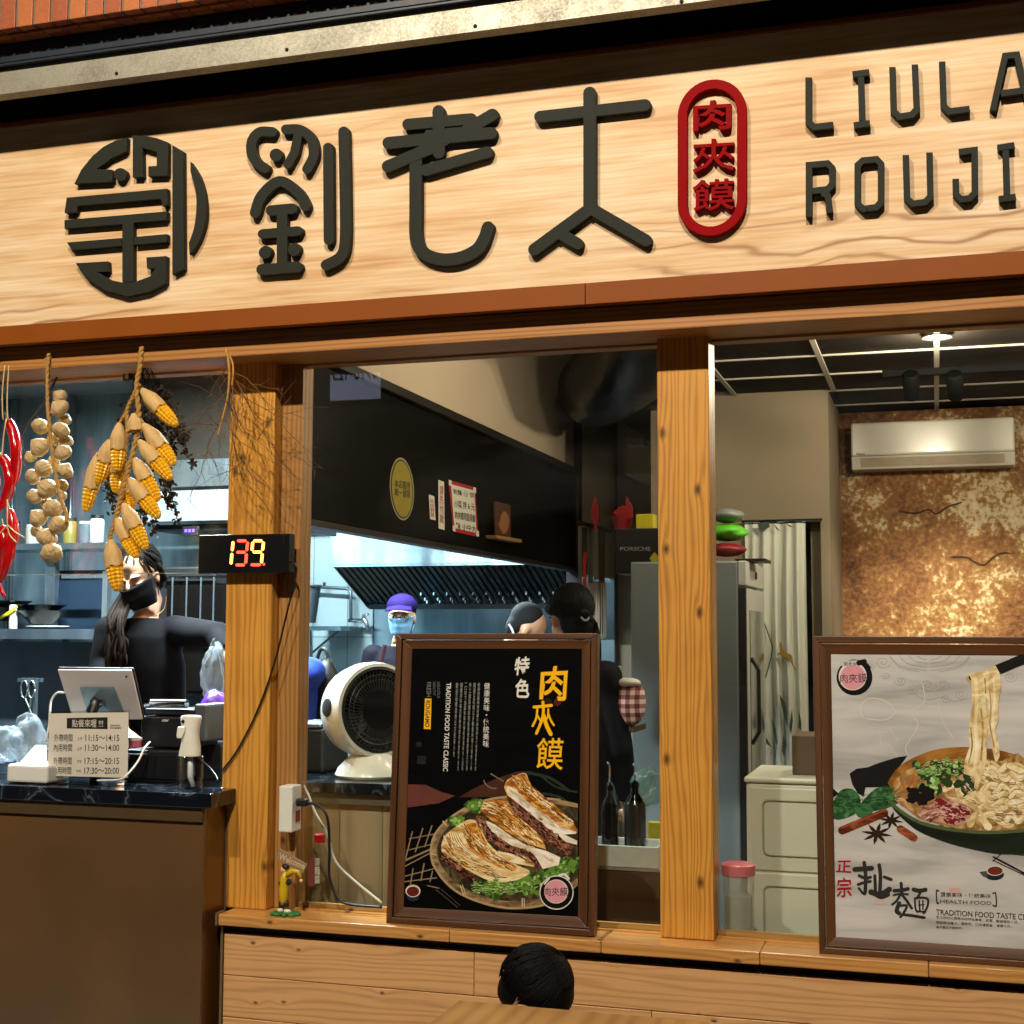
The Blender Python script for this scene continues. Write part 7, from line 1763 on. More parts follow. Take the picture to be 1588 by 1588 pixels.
for rep in range(34):
    x, y = gN.uniform(1090, 1520), gN.uniform(890, 1330); a0 = gN.uniform(-.6, .9); L = gN.uniform(60, 130); w_ = gN.uniform(26, 44); cv_ = gN.uniform(-40, 40)
    pts_ = [(x - L * math.cos(a0), y - L * .6 * math.sin(a0)), (x - L * .3 * math.cos(a0), y - L * .2 * math.sin(a0) + cv_), (x + L * .4 * math.cos(a0), y + L * .25 * math.sin(a0) - cv_ * .6), (x + L * math.cos(a0), y + L * .6 * math.sin(a0))]
    P.strokes('noodles', [(pts_, w_ + 9)], nd2); P.strokes('noodles', [(pts_, w_)], nd1 if rep % 3 else nd3); P.strokes('noodles', [([(q[0], q[1] - w_ * .22) for q in pts_], w_ * .28)], nd3)
P.strokes('noodles', [([(890, 1080), (980, 1040), (1010, 1110), (1200, 1150)], 44), ([(1000, 1110), (1120, 1120), (1210, 1110)], 50), ([(920, 1150), (1050, 1180), (1150, 1250), (1200, 1360)], 34), ([(1080, 1340), (1130, 1270), (1220, 1360)], 50)], nd1)
P.blobs('greens', [((700, 960), (900, 900), 28), ((800, 960), (1050, 960), 34), ((800, 1000), (830, 1090), 14), ((1000, 1030), (1090, 1050), 18)], 70, 34, PR('greens_dark', '#263c1c', .4), 31); P.blobs('greens', [((700, 950), (1000, 890), 24), ((800, 960), (830, 1100), 14), ((720, 1070), (790, 1075), 10)], 60, 18, PR('greens', '#6f9a46', .35), 32); P.blobs('greens', [((800, 920), (1000, 900), 22), ((790, 980), (820, 1100), 10)], 34, 10, PR('greens_light', '#b4cc8c', .25), 33)
P.strokes('carrot', [([(650, 1090), (690, 980)], 15), ([(620, 1070), (660, 970)], 13), ([(560, 1010), (600, 1090)], 16)], PR('carrot', '#b0622a', .3))
P.blobs('wood_ear', [((600, 1130), (760, 1150), 18), ((680, 1100), (780, 1120), 16)], 30, 30, PR('wood_ear', '#120f0f', .4), 34)
P.poly('meat_slice', [(690, 1270), (780, 1180), (880, 1140), (1020, 1180), (1085, 1230), (1060, 1320), (960, 1350), (840, 1320), (740, 1300)], PH('ham', [(.3, '#5c2a24'), (.45, '#9c6a5a'), (.58, '#c9a48c'), (.7, '#e0ccb4')], 45, 20, .5), 3)
P.blobs('meat_slice', [((830, 1180), (960, 1200), 20), ((900, 1240), (1040, 1260), 20), ((920, 1300), (1000, 1310), 14)], 36, 26, PR('ham_red', '#6e1d20', .4), 35, .4, 1.5); P.blobs('meat_slice', [((840, 1240), (1000, 1300), 22)], 16, 11, PR('ham_pink', '#c98a84', .3), 36)
P.poly('bowl', curve2d([(468, 1160), (560, 1232), (700, 1312), (900, 1362), (1150, 1388), (1350, 1385), (1530, 1370)], 4) + curve2d([(1530, 1560), (1300, 1560), (1100, 1525), (900, 1472), (700, 1392), (580, 1300), (510, 1230)], 4), PH('bowl_green', [(.3, '#0c100a'), (.5, '#1b2418'), (.7, '#39482c')], 8, 0, .3))
P.strokes('bowl_rim', [([(480, 1170), (560, 1240), (700, 1322), (900, 1372), (1150, 1398), (1350, 1395), (1530, 1380)], 26)], PR('bowl_rim', '#4c5c38', .3))
P.flakes('greens_detail', [(700, 960), (850, 910), (1050, 950)], 60, 130, 26, 5, [PR('greens_light', '#b4cc8c', .25), PR('greens_dark', '#263c1c', .4), PR('greens_mid', '#527a34', .3)], 51, False)
P.flakes('meat_grain', [(740, 1270), (880, 1220), (1050, 1270)], 60, 110, 40, 5, [PR('ham_pink', '#c98a84', .3), PR('ham_red', '#6e1d20', .4), PR('ham_pale', '#dcc4b0', .2)], 52, False)
P.flakes('noodle_gloss', [(1100, 1000), (1250, 1120), (1500, 1150)], 190, 150, 40, 5, [nd3, nd2, PR('noodle_gleam', '#f6f0dc', .05)], 53, False)
P.flakes('leaf_grain', [(80, 1200), (230, 1180), (400, 1150), (560, 1110)], 60, 70, 40, 4, [lf2, lf], 54, False)
# lifted noodles and chopsticks
P.poly('lifted_noodles', [(1045, 240), (1080, 215), (1190, 195), (1270, 155), (1302, 200), (1312, 300), (1290, 420), (1290, 560), (1262, 640), (1292, 720), (1302, 830), (1272, 890), (1240, 760), (1204, 620), (1212, 420), (1192, 380), (1204, 520), (1206, 680), (1202, 880), (1172, 970), (1135, 1082), (1108, 1072), (1118, 990), (1030, 960), (1040, 860), (1076, 760), (1070, 620), (1096, 440), (1090, 300)], nd1)
P.strokes('lifted_noodles', [([(1120, 250), (1130, 420), (1120, 600), (1130, 800), (1110, 930)], 26), ([(1255, 260), (1262, 420), (1250, 560), (1275, 800)], 18), ([(1180, 220), (1250, 200), (1290, 200)], 16)], nd3)
P.strokes('lifted_noodles', [([(1190, 250), (1196, 360)], 10), ([(1160, 480), (1175, 640), (1160, 860)], 14), ([(1225, 330), (1236, 470), (1228, 600), (1260, 760)], 9), ([(1085, 620), (1095, 760), (1070, 880)], 10)], nd2)
P.poly('chopsticks', [(1268, 152), (1520, 45), (1520, 125), (1302, 215)], PR('lacquer', '#141212', .2))
P.poly('chopsticks', [(1066, 236), (1076, 232), (1088, 258), (1078, 268)], PR('lacquer', '#141212', .2))
# lettering
P.k = 6
P.cv = lambda x, y: (1280 + x / 5.156, 1300 + y / 5.156); P.sc = 1 / 5.156
m_pr = PR('red', '#9a1220', .1)
P.text('lettering', '正', ((95, 180), (205, 176), (208, 278), (82, 272)), m_pr, bold=0.022); P.text('lettering', '宗', ((92, 315), (206, 312), (214, 470), (88, 478)), m_pr, bold=0.022)
P.strokes('brush_character', [([(310, 195), (322, 300), (318, 430)], 30), ([(235, 250), (300, 245), (370, 240)], 40), ([(270, 300), (320, 320), (360, 312)], 26), ([(262, 370), (310, 355), (360, 345)], 24), ([(268, 400), (300, 440), (318, 445)], 20), ([(430, 215), (440, 300), (436, 420)], 30), ([(395, 300), (400, 420)], 26), ([(470, 310), (525, 330)], 26), ([(365, 430), (440, 450), (510, 410)], 46), ([(380, 430), (440, 470), (500, 450)], 36)], m_ink)
P.strokes('brush_character', [([(605, 360), (612, 440)], 26), ([(550, 420), (610, 415), (660, 405)], 30), ([(545, 455), (600, 445), (660, 450)], 18), ([(600, 450), (570, 500), (535, 530)], 20), ([(610, 450), (650, 500), (690, 560)], 22), ([(590, 520), (570, 580), (590, 600)], 34), ([(600, 540), (650, 540), (630, 590), (600, 630)], 20), ([(620, 610), (700, 620), (790, 635)], 24), ([(705, 410), (750, 420), (800, 412)], 34), ([(760, 430), (735, 480)], 22), ([(715, 480), (720, 560), (735, 590)], 16), ([(715, 480), (780, 475), (820, 490), (815, 550), (785, 600)], 18), ([(750, 500), (755, 580)], 14), ([(780, 500), (780, 570)], 12), ([(745, 535), (790, 530)], 10), ([(740, 585), (800, 590)], 16)], m_ink)
P.text('lettering', '健康美味・傳統美味', ((918, 428), (1322, 446), (1322, 480), (918, 470)), m_ink, bold=0.015); P.text('lettering', 'HEALTH FOOD', ((918, 490), (1328, 505), (1328, 535), (918, 518)), m_ink)
P.strokes('bracket', [([(905, 422), (888, 421), (892, 515), (908, 518)], 11), ([(1340, 440), (1362, 442), (1366, 540), (1340, 536)], 11)], m_ink)
P.text('lettering', 'TRADITION FOOD TASTE CLASSIC', ((885, 568), (1742, 616), (1742, 662), (885, 612)), m_ink, bold=0.012)
P.text('small_print', '手工現拉扯麵是陝西特色美食，麵寬、麵香嚼勁十足。', ((885, 620), (1545, 662), (1545, 686), (885, 642)), m_ink); P.text('small_print', '搭配辣油醬汁，慢熬肉，口味濃郁香，享譽中外，', ((885, 660), (1490, 694), (1490, 718), (885, 684)), m_ink); P.text('small_print', '為中國五大麵食之一', ((885, 700), (1112, 710), (1112, 730), (885, 722)), m_ink)
P.poly('seal', [(990, 395), (1075, 398), (1080, 440), (990, 436)], PR('seal_pale', '#c9a09c', .1)); P.poly('seal', [(390, 490), (470, 492), (470, 528), (390, 526)], PR('seal_pale2', '#bfa8a4', .1))
P.poly('cup', circ2d(1350, 290, 78, 45), PR('cup_dark', '#1b2330')); P.poly('cup', circ2d(1355, 258, 72, 42), PR('cup_white', '#c9c2b8')); P.poly('sauce', circ2d(1357, 260, 60, 34), PR('sauce2', '#6e2a20'))
P.poly('cup', [(1230, 270), (1290, 260), (1300, 315), (1260, 305)], PR('cup_shadow', '#4a4a4a'))
P.strokes('chopsticks', [([(1340, 185), (1400, 130)], 8), ([(1345, 150), (1600, 285)], 16), ([(1340, 175), (1600, 300)], 8)], PR('stick_dark', '#2a1a18'))

# ================================================================ PEOPLE
m_skin = M('skin', '#c99a7c', 0.5, var=0.06, scale=12, sss=0.15)
m_hair = M('hair_black', '#090707', 0.6, spec=0.14, var=0.3, scale=60, stretch=(1, 1, 0.2), bump=0.4, bscale=90)
m_hairb = M('hair_brown', '#120c08', 0.7, spec=0.08, var=0.4, scale=70, stretch=(1, 1, 0.15), bump=0.5, bscale=110)
m_tee = M('shirt_black', '#08080b', 0.85, var=0.25, scale=8, bump=0.6, bscale=7, spec=0.12)
m_trous = M('trousers_dark', '#191a20', 0.8, var=0.15, scale=10)
m_shoe = M('shoe_black', '#101010', 0.5)
def fuse(name, mb, voxel, mat, parent, it=6):
    """one continuous skin over overlapping closed shapes"""
    off = BASE[parent.name]
    o = bpy.data.objects.new('tmp', _mesh('tmp', mb, mat, off, True)); C.objects.link(o)
    r = o.modifiers.new('r', 'REMESH'); r.mode = 'VOXEL'; r.voxel_size = voxel; r.use_smooth_shade = True
    s = o.modifiers.new('s', 'SMOOTH'); s.iterations = it; s.factor = 0.5
    bpy.context.view_layer.update()
    me = bpy.data.meshes.new_from_object(o.evaluated_get(bpy.context.evaluated_depsgraph_get()))
    bpy.data.objects.remove(o)
    me.name = name; me.materials.clear(); me.materials.append(mat)
    me.polygons.foreach_set('use_smooth', [True] * len(me.polygons))
    q = bpy.data.objects.new(name, me); C.objects.link(q); q.parent = parent; BASE[q.name] = off
    return q
def frame(c, yaw, pitch=0.0, roll=0.0):
    """local x = person's left-right, y = facing, z = up; yaw 0 faces the street (-Y), positive turns to image right"""
    f = Vector((math.sin(R(yaw)) * math.cos(R(pitch)), -math.cos(R(yaw)) * math.cos(R(pitch)), math.sin(R(pitch))))
    s = Vector((math.cos(R(yaw)), math.sin(R(yaw)), 0)); u = s.cross(f)
    if u.z < 0: u = -u
    s, u = s * math.cos(R(roll)) + u * math.sin(R(roll)), u * math.cos(R(roll)) - s * math.sin(R(roll))
    return Matrix(((s.x, f.x, u.x, c[0]), (s.y, f.y, u.y, c[1]), (s.z, f.z, u.z, c[2]), (0, 0, 0, 1)))
def head_shapes(mb, F, k=1.0):
    st = len(mb.v)
    mb.ell((0, -.012, .035), (.074 * k, .094 * k, .088 * k), 20, 14); mb.ell((0, .022, -.035), (.058 * k, .07 * k, .08 * k), 18, 12)
    mb.ell((0, .055, -.075), (.034 * k, .035 * k, .034 * k), 12, 8)
    mb.tube([(0, .085, .02), (0, .103, -.012), (0, .094, -.026)], [.008, .0115, .011], 8)
    for s in (-1, 1):
        mb.ell((s * .073 * k, -.008, -.005), (.009, .02, .032), 10, 8)
        mb.ell((s * .03, .064, -.018), (.022, .019, .022), 10, 8)
        mb.tube([(s * .012, .086, .026), (s * .045, .074, .026)], .008, 6)
    mb.xf(F, st)
def face_details(t, F, eyes='open', glasses=False):
    m_brow = m_hair; md = M('eye_dark', '#120d0b', 0.3)
    for s in (-1, 1):
        c = [F @ Vector((s * (.018 + .012 * k), .0925 - .004 * k - .001 * k * k, .027 + .003 * math.sin(k * 1.2))) for k in range(4)]
        part('eyebrow', MB().tube(c, [.002, .003, .003, .0015], 6), m_brow, t)
        if eyes == 'open':
            e = part('eye', MB().ell(F @ Vector((s * .032, .079, .006)), (.0125, .0125, .0085), 12, 8), M('eye_white', '#d8d2cc', 0.2), t, smooth=True)
            part('iris', MB().ell(F @ Vector((s * .032, .0885, .006)), (.0055, .0045, .0055), 10, 6), md, e, smooth=True)
            part('eyelid', MB().tube([F @ Vector((s * (.02 + .012 * k), .0895 - .0035 * k, .0105 + (.003 if k == 1 else 0))) for k in range(3)], .002, 6), md, e)
        else:
            part('eyelid', MB().tube([F @ Vector((s * (.018 + .01 * k), .0925 - .003 * k - .001 * k * k, .003 - .0035 * math.sin(k))) for k in range(4)], [.0012, .002, .002, .001], 6), md, t)
    if glasses:
        g = part('glasses', MB().tube([F @ Vector((-.012, .105, .004)), F @ Vector((.012, .105, .004))], .0016, 6), md, t)
        for s in (-1, 1):
            part('lens_rim', MB().tube([F @ Vector((s * .034 + .024 * math.cos(a), .102 - .002 * math.cos(a) * s, .003 + .018 * math.sin(a))) for a in [2 * math.pi * k / 20 for k in range(21)]], .0017, 6), md, g)
            part('temple', MB().tube([F @ Vector((s * .058, .1, .006)), F @ Vector((s * .076, .02, .006))], .0016, 6), md, g)
def mask(t, F, m, label=None):
    rows = []
    for i in range(10):
        f = i / 9.0; z = -.001 - .096 * f; row = []
        for k in range(19):
            a = R(-78 + 156 * k / 18); w = .073 - .018 * f * f; d = .106 - .014 * f + (.022 * math.exp(-(k - 9) ** 2 / 9.0) * (1 - .6 * f))
            row.append(F @ Vector((w * math.sin(a) * 1.02, .006 + d * math.cos(a) * (1.0 if f < .8 else .93) + .004 * math.sin(f * 16) * math.cos(a), z + .014 * abs(math.sin(a)) ** 2 * (1 if f < .5 else -.2))))
        rows.append(row)
    mk = part('face_mask', MB().grid(rows), m, t, smooth=True, label=label)
    so = mk.modifiers.new('solid', 'SOLIDIFY'); so.thickness = 0.002
    for s in (-1, 1):
        part('ear_loop', MB().tube(smooth_curve([F @ Vector((s * .064, .03, -.018)), F @ Vector((s * .077, .005, .006)), F @ Vector((s * .077, -.016, -.01)), F @ Vector((s * .064, .018, -.075))], 4), .0016, 6), m, mk)
def hand_shapes(mb, p, d, spread, k=1.0):
    d = Vector(d).normalized(); s = Vector(spread).normalized(); n = d.cross(s).normalized()
    mb.ell(p + d * .045 * k, (.03 * k, .03 * k, .03 * k), 10, 8); mb.tube([p, p + d * .05 * k, p + d * .085 * k], [.024 * k, .034 * k, .034 * k], 10, flat=.55)
    for i, L in enumerate((.062, .072, .068, .052)):
        o = p + d * .08 * k + s * (.026 - .017 * i) * k
        mb.tube([o, o + d * L * .5 * k + n * .006, o + d * L * k + n * .022], [.0095 * k, .0088 * k, .007 * k], 8)
    o = p + d * .03 * k + s * .03 * k
    mb.tube([o, o + d * .03 * k + s * .02 * k, o + d * .055 * k + s * .026 * k + n * .01], [.011 * k, .01 * k, .008 * k], 8)
def person(label, hc, yaw, pitch, floor_z, shirt_m, body_yaw=None, arms=None, sleeves='short', roll=0.0, hair=None, lean=(0, 0), eyes='closed', glasses=False, mask_m=None, k=1.0, sit=False, face=True, sw=1.0):
    """a whole figure: one body mesh, with shirt, trousers, hair and mask as its clothing"""
    hc = Vector(hc); by = yaw if body_yaw is None else body_yaw
    B = frame((0, 0, 0), by); sx = (B @ Vector((1, 0, 0))); fy = (B @ Vector((0, 1, 0))); up = Vector((0, 0, 1))
    ln = Vector((lean[0], lean[1], 0))
    t = thing('person', label, 'person', (hc.x - ln.x, hc.y - ln.y, floor_z), None)
    F = frame(hc, yaw, pitch, roll)
    neck = hc - up * .115 * k - ln * .12 - fy * .02; H = hc.z - floor_z
    pel = Vector((hc.x, hc.y, 0)) - ln; pel.z = (floor_z + (H - .1) * 0.53) if not sit else floor_z + .36
    chest = neck.lerp(pel, 0.32); waist = neck.lerp(pel, 0.68)
    body = MB(); head_shapes(body, F, k)
    body.tube([F @ Vector((0, -.018, -.03)), F @ Vector((0, -.022, -.1)), neck - up * .03], [.05 * k, .05 * k, .062 * k], 14)
    sh = MB(); pants = MB(); shoes = MB()
    for q, g in ((body, -.012), (sh, .004)):
        st = [(neck - up * .045, .075, .06), (neck - up * .075, .135, .08), (neck - up * .12, .178, .1), (chest, .178, .115), (waist, .15, .105), (pel, .168, .12)]
        rows = []
        for (c, a, b) in st:
            rows.append([c + sx * ((a * sw + g) * k * math.cos(th)) + fy * ((b + g) * k * math.sin(th)) for th in [2 * math.pi * i / 22 for i in range(22)]])
        if q is body: rows.insert(0, [neck + (p - neck) * .55 + up * .012 for p in rows[0]])
        q.grid(rows, closed=True); q.poly(list(reversed(rows[0]))); q.poly(rows[-1])
    arms = arms or {}
    for s in (-1, 1):
        shd = neck - up * .1 * k + sx * (s * .165 * k * sw)
        el, wr = arms.get(s, (shd + sx * (s * .05) - up * .27 + fy * .02, shd + sx * (s * .03) - up * .48 + fy * .12))
        el, wr = Vector(el), Vector(wr)
        body.tube([shd, el, wr], [.048 * k, .038 * k, .026 * k], 12); body.ell(el, (.037 * k,) * 3, 10, 8)
        d = (wr - el).normalized(); hand_shapes(body, wr, d, sx * -s, k)
        if sleeves == 'short': sh.tube([shd - (el - shd) * .08, shd.lerp(el, .42), shd.lerp(el, .75)], [.066 * k, .062 * k, .058 * k], 14)
        elif sleeves == 'elbow': sh.tube([shd - (el - shd) * .08, shd.lerp(el, .5), el, el.lerp(wr, .3)], [.066 * k, .06 * k, .055 * k, .05 * k], 14); sh.ell(el, (.055 * k,) * 3, 12, 8)
        else: sh.tube([shd - (el - shd) * .08, shd.lerp(el, .5), el, el.lerp(wr, .9)], [.066 * k, .06 * k, .052 * k, .038 * k], 14); sh.ell(el, (.052 * k,) * 3, 12, 8)
        sh.ell(shd, (.068 * k, .068 * k, .066 * k), 12, 8)
        hip = pel + sx * (s * .085 * k)
        if sit: kn = hip + fy * .4 * k + up * .04; an = kn - up * (kn.z - floor_z - .08) + fy * .02
        else: kn = hip.lerp(Vector((hip.x, hip.y, floor_z)), .5) + fy * .02; an = Vector((hip.x, hip.y, floor_z + .08))
        body.tube([hip, kn, an], [.07 * k, .045 * k, .033 * k], 12); body.tube([an - up * .035, an - up * .045 + fy * .15], [.035 * k, .03 * k], 10)
        pants.tube([hip + up * .05, hip, kn, an + up * .02], [.09 * k, .092 * k, .062 * k, .05 * k], 14); pants.ell(kn, (.06 * k,) * 3, 10, 8)
        shoes.tube([an - up * .04 - fy * .05, an - up * .04 + fy * .04, an - up * .05 + fy * .17], [.036, .04, .03], 10)
    pants.ell(pel, (.16 * k, .125 * k, .1 * k), 16, 10, B.to_3x3())
    bo = fuse('body', body, .0075, m_skin, t, 5)
    fuse('shirt', sh, .011, shirt_m, t, 5); fuse('trousers', pants, .014, m_trous, t, 4); fuse('shoes', shoes, .012, m_shoe, t, 3)
    if face: face_details(t, F, eyes, glasses)
    if mask_m: mask(t, F, mask_m)
    return t, F
def hair_cap(t, F, m, extra=None, k=1.0, low=-.02):
    mb = MB(); st = 0
    mb.ell((0, -.03, .05), (.081 * k, .09 * k, .088 * k), 20, 14); mb.ell((0, -.055, low), (.07 * k, .055 * k, .075 * k), 16, 10)
    if extra: extra(mb)
    mb.xf(F, st)
    return fuse('hair', mb, .007, m, t, 3)

def strands(t, F, m, n, seed, tie=None, k=1.0):
    g = random.Random(seed); mb = MB(); c = Vector((0, -.027, .046)); rad = (.083 * k, .094 * k, .092 * k)
    def on(d): d = d.normalized(); return c + Vector((d.x * rad[0], d.y * rad[1], d.z * rad[2]))
    for i in range(n):
        th = g.uniform(0, 2 * math.pi); fr = math.cos(th)                      # th = 0 is the forehead
        if tie is None:
            ph1 = R(62 if fr > .55 else 118) * g.uniform(.85, 1.05); ds = []
            for s in range(9):
                ph = .12 + (ph1 - .12) * s / 8; tt = th + .5 * (1 - s / 8) + g.gauss(0, .03); ds.append(Vector((math.sin(ph) * math.sin(tt), math.sin(ph) * math.cos(tt), math.cos(ph))))
        else:
            ph = R(58 if fr > .4 else (88 if fr > -.3 else 115)) * g.uniform(.15, 1.0); d0 = Vector((math.sin(ph) * math.sin(th), math.sin(ph) * math.cos(th), math.cos(ph)))
            d1 = (Vector(tie) - c); d1 = Vector((d1.x / rad[0], d1.y / rad[1], d1.z / rad[2])).normalized(); ds = [d0.slerp(d1, s / 8.0) for s in range(9)]
        j = 1.0 + g.uniform(-.01, .03)
        mb.tube([F @ (c + (on(d) - c) * j) for d in ds], [.001] + [.0017] * 7 + [.001], 4)
    part('hair_strands', mb, m, t, smooth=True, kind='stuff')
structure('kitchen_floor', MB().box(-5.2, XF - 0.06, 0.62, YK, 0.005, 0.2), m_floor)
# ---- the cashier
Yq_ = 0.86
hc = px(217, 896, Yq_)
nk = hc - Vector((0, 0, .15))
armR = {1: (px(338, 985, Yq_ - 0.08), px(400, 1085, Yq_ - 0.3)), -1: (px(158, 1035, Yq_ - 0.03), px(190, 1130, Yq_ - 0.26))}
t, F = person('person in black top and black face mask bent over the counter till', hc, 3, -24, 0.2, m_tee, body_yaw=14, arms=armR, sleeves='elbow', roll=8, lean=(-.05, -.1), eyes='closed', sw=.82, k=.95, mask_m=M('mask_black', '#070708', 0.85, var=0.15, bump=0.2, spec=0.15))
def ex1(mb):
    for s in (-1, 1): mb.tube([(s * .066, -.02, .06), (s * .078, -.03, .02), (s * .07, -.05, -.04)], [.014, .014, .018], 8)
hair_cap(t, F, m_hairb, ex1, k=.96)
strands(t, F, m_hairb, 420, 1, tie=(-.03, -.085, -.06), k=.98)
st_ = MB(); g = random.Random(8)
for i in range(46):
    a = F @ Vector((-.06 + g.uniform(-.02, .03), -.05 + g.uniform(-.03, .03), -.02)); e = px(180 + g.uniform(-17, 16), 1030 + g.uniform(-16, 12), Yq_ - .16 + g.uniform(-.02, .03)); m2 = px(180 + g.uniform(-13, 13), 962 + g.uniform(-6, 6), Yq_ - .13 + g.uniform(-.02, .02))
    st_.tube(smooth_curve([a, m2, e + Vector((g.uniform(-.01, .01), 0, .05)), e], 5), [.008] * 6 + [.006] * 7 + [.004] * 3, 5)
part('long_hair', st_, M('hair_ends_brown', '#1a110b', 0.75, var=0.6, scale=60, spec=0.06), t, smooth=True, kind='stuff')
part('hair_clip', MB().ell(F @ Vector((-.05, .05, .08)), (.012, .006, .006), 8, 6), m_white, t)
part('necklace', MB().tube(smooth_curve([px(258, 925, Yq_ - .07), px(254, 945, Yq_ - .1), px(238, 957, Yq_ - .12)], 4), .0012, 5), M('gold', '#b58a3a', 0.3, metal=1.0), t)
# ---- cook in purple cap
m_blue = M('mask_blue', '#7ba6c4', 0.7, var=0.1)
hc = px(623, 958, 3.55)
t, F = person('person in purple cap, glasses and blue face mask in the kitchen', hc, 12, -2, 0.2, M('apron_navy', '#0e0c18', 0.8, var=0.3, spec=0.15), eyes='open', glasses=True, mask_m=m_blue)
hair_cap(t, F, m_hair, None)
cp = MB(); cp.ell((0, -.016, .07), (.088, .102, .07), 22, 12); cp.xf(F)
cap = part('cap', cp, M('cap_purple', '#20124a', 0.85, var=0.2, scale=12, spec=0.1), t, smooth=True)
rows = [[F @ Vector(((.078 + .004 * i) * math.sin(R(-62 + 124 * k_ / 12)), .06 + (.03 + .022 * i) * math.cos(R(-62 + 124 * k_ / 12)) * 1.0, .076 - .008 * i - .012 * abs(math.sin(R(-62 + 124 * k_ / 12))))) for k_ in range(13)] for i in range(4)]
bm_ = part('brim', MB().grid(rows), M('cap_purple', '#4a2f86', 0.75), cap, smooth=True); bm_.modifiers.new('s', 'SOLIDIFY').thickness = 0.004
part('apron_strap', MB().tube([px(597, 1000, 3.42), px(590, 1030, 3.42)], .014, 6, flat=.4), M('strap_maroon', '#4a1c2a', 0.8), t)
# ---- person in blue at the left, seen from behind
hc = px(440, 962, 1.45)
t, F = person('person in bright blue T-shirt seen from behind, right of the left post', hc, 155, -5, 0.2, M('shirt_blue', '#12389a', 0.75, var=0.15, bump=0.2, bscale=10), body_yaw=165, face=False, k=1.0,
              arms={-1: (px(458, 1085, 1.42), px(448, 1150, 1.25)), 1: (px(385, 1090, 1.4), px(395, 1150, 1.25))})
hair_cap(t, F, m_hair, None, low=-.04)
strands(t, F, m_hair, 160, 4, k=1.02)
# ---- grey-haired man bending
hc = px(816, 978, 2.7)
t, F = person('person with cropped grey hair bending behind the poster', hc, 112, -34, 0.2, M('shirt_navy', '#0b0e16', 0.8, var=0.2, spec=0.15), body_yaw=100, eyes='closed', lean=(.16, -.03))
hair_cap(t, F, M('hair_grey', '#1c1d20', 0.8, var=0.5, scale=150, spec=0.15), None, k=.96, low=-.0)
part('collar', MB().tube(smooth_curve([px(789, 968, 2.6), px(794, 976, 2.6), px(797, 985, 2.6)], 3), .006, 6), m_white, t)
# ---- woman with ponytail
hc = px(884, 962, 1.35)
t, F = person('person with black ponytail and dark grey top, back turned, right of the poster', hc, -138, -12, 0.004, M('shirt_charcoal', '#101216', 0.8, var=0.2, bump=0.5, bscale=8, spec=0.15), body_yaw=165, eyes='closed', roll=0, sleeves='long')
def ex2(mb):
    for s in (-1, 1): mb.tube([(s * .02, .066, .095), (s * .066, .04, .05), (s * .074, .0, .035), (s * .06, -.05, .02)], [.014, .02, .02, .02], 8)
    mb.tube([(0, -.1, .0), (0, -.125, -.015)], [.03, .024], 10)
hair_cap(t, F, m_hair, ex2)
strands(t, F, m_hair, 420, 2, tie=(0, -.115, -.01), k=1.01)
pn = MB()
g = random.Random(2)
for i in range(26):
    a = F @ Vector((g.uniform(-.012, .012), -.12, -.012 + g.uniform(-.012, .012)))
    pn.tube(smooth_curve([a, px(921 + g.uniform(-4, 4), 968, 1.35), px(926 + g.uniform(-6, 5), 1000, 1.33), px(924 + g.uniform(-6, 6), 1050 + g.uniform(-12, 12), 1.3)], 5), [.006] * 8 + [.004] * 8, 5)
part('ponytail', pn, m_hair, t, smooth=True, kind='stuff')
part('hair_tie', MB().tube([F @ Vector((.016 * math.cos(a), -.122, -.012 + .016 * math.sin(a))) for a in [2 * math.pi * k_ / 14 for k_ in range(15)]], .0045, 6), M('hair_tie_grey', '#8a8a8a', 0.5), t, smooth=True)

# ================================================================ TABLE AND SEATED PERSON IN FRONT OF THE SHOP
ZT = 0.78
cA = pxz(712, 1551, ZT)
t = thing('dining_table', 'light wooden table corner at the bottom edge in front of the plank wall', 'table', (cA.x + .5, cA.y - .35, 0))
m_tab = wood('table_oak', '#a87e48', '#7d5626', 'Y', freq=120, amp=12, line=1.5, contrast=0.45, rough=0.4, coat=0.2, stretch=0.1)
part('table_top', MB().box(cA.x, cA.x + 1.1, cA.y - .7, cA.y, ZT - .035, ZT), m_tab, t, bevel=0.003)
for (dx, dy) in ((.05, -.05), (1.05, -.05), (.05, -.65), (1.05, -.65)):
    part('leg', MB().box(cA.x + dx - .025, cA.x + dx + .025, cA.y + dy - .025, cA.y + dy + .025, 0.0, ZT - .036), m_black, t)
Yh_ = cA.y + 0.17
hc = px(826, 1556, Yh_)
t, F = person('person with black hair bent low behind the wooden table', hc, 96, -40, 0.0, m_tee, body_yaw=60, sit=True, eyes='closed', k=.9, lean=(.02, -.1),
              arms={1: (hc + Vector((.2, -.05, -.3)), hc + Vector((.1, -.2, -.32))), -1: (hc + Vector((-.2, -.05, -.3)), hc + Vector((-.1, -.2, -.32)))})
def ex3(mb): mb.ell((0.0, -.005, .045), (.074, .084, .072), 18, 12)
hair_cap(t, F, m_hair, ex3, k=.88, low=.015)
strands(t, F, m_hair, 600, 3, k=.97)
st = thing('stool', 'low black stool under the person behind the table', 'stool', (hc.x, hc.y, 0))
part('seat', MB().lathe((hc.x, hc.y + .02, .235), [(.15, 0), (.155, .01), (.15, .025)], 24), m_black, st, smooth=40)
for k_ in range(4):
    a = math.pi / 4 + k_ * math.pi / 2
    part('leg', MB().tube([(hc.x + .1 * math.cos(a), hc.y + .02 + .1 * math.sin(a), .235), (hc.x + .15 * math.cos(a), hc.y + .02 + .1 * math.sin(a), .0)], .011, 8), m_black, st)

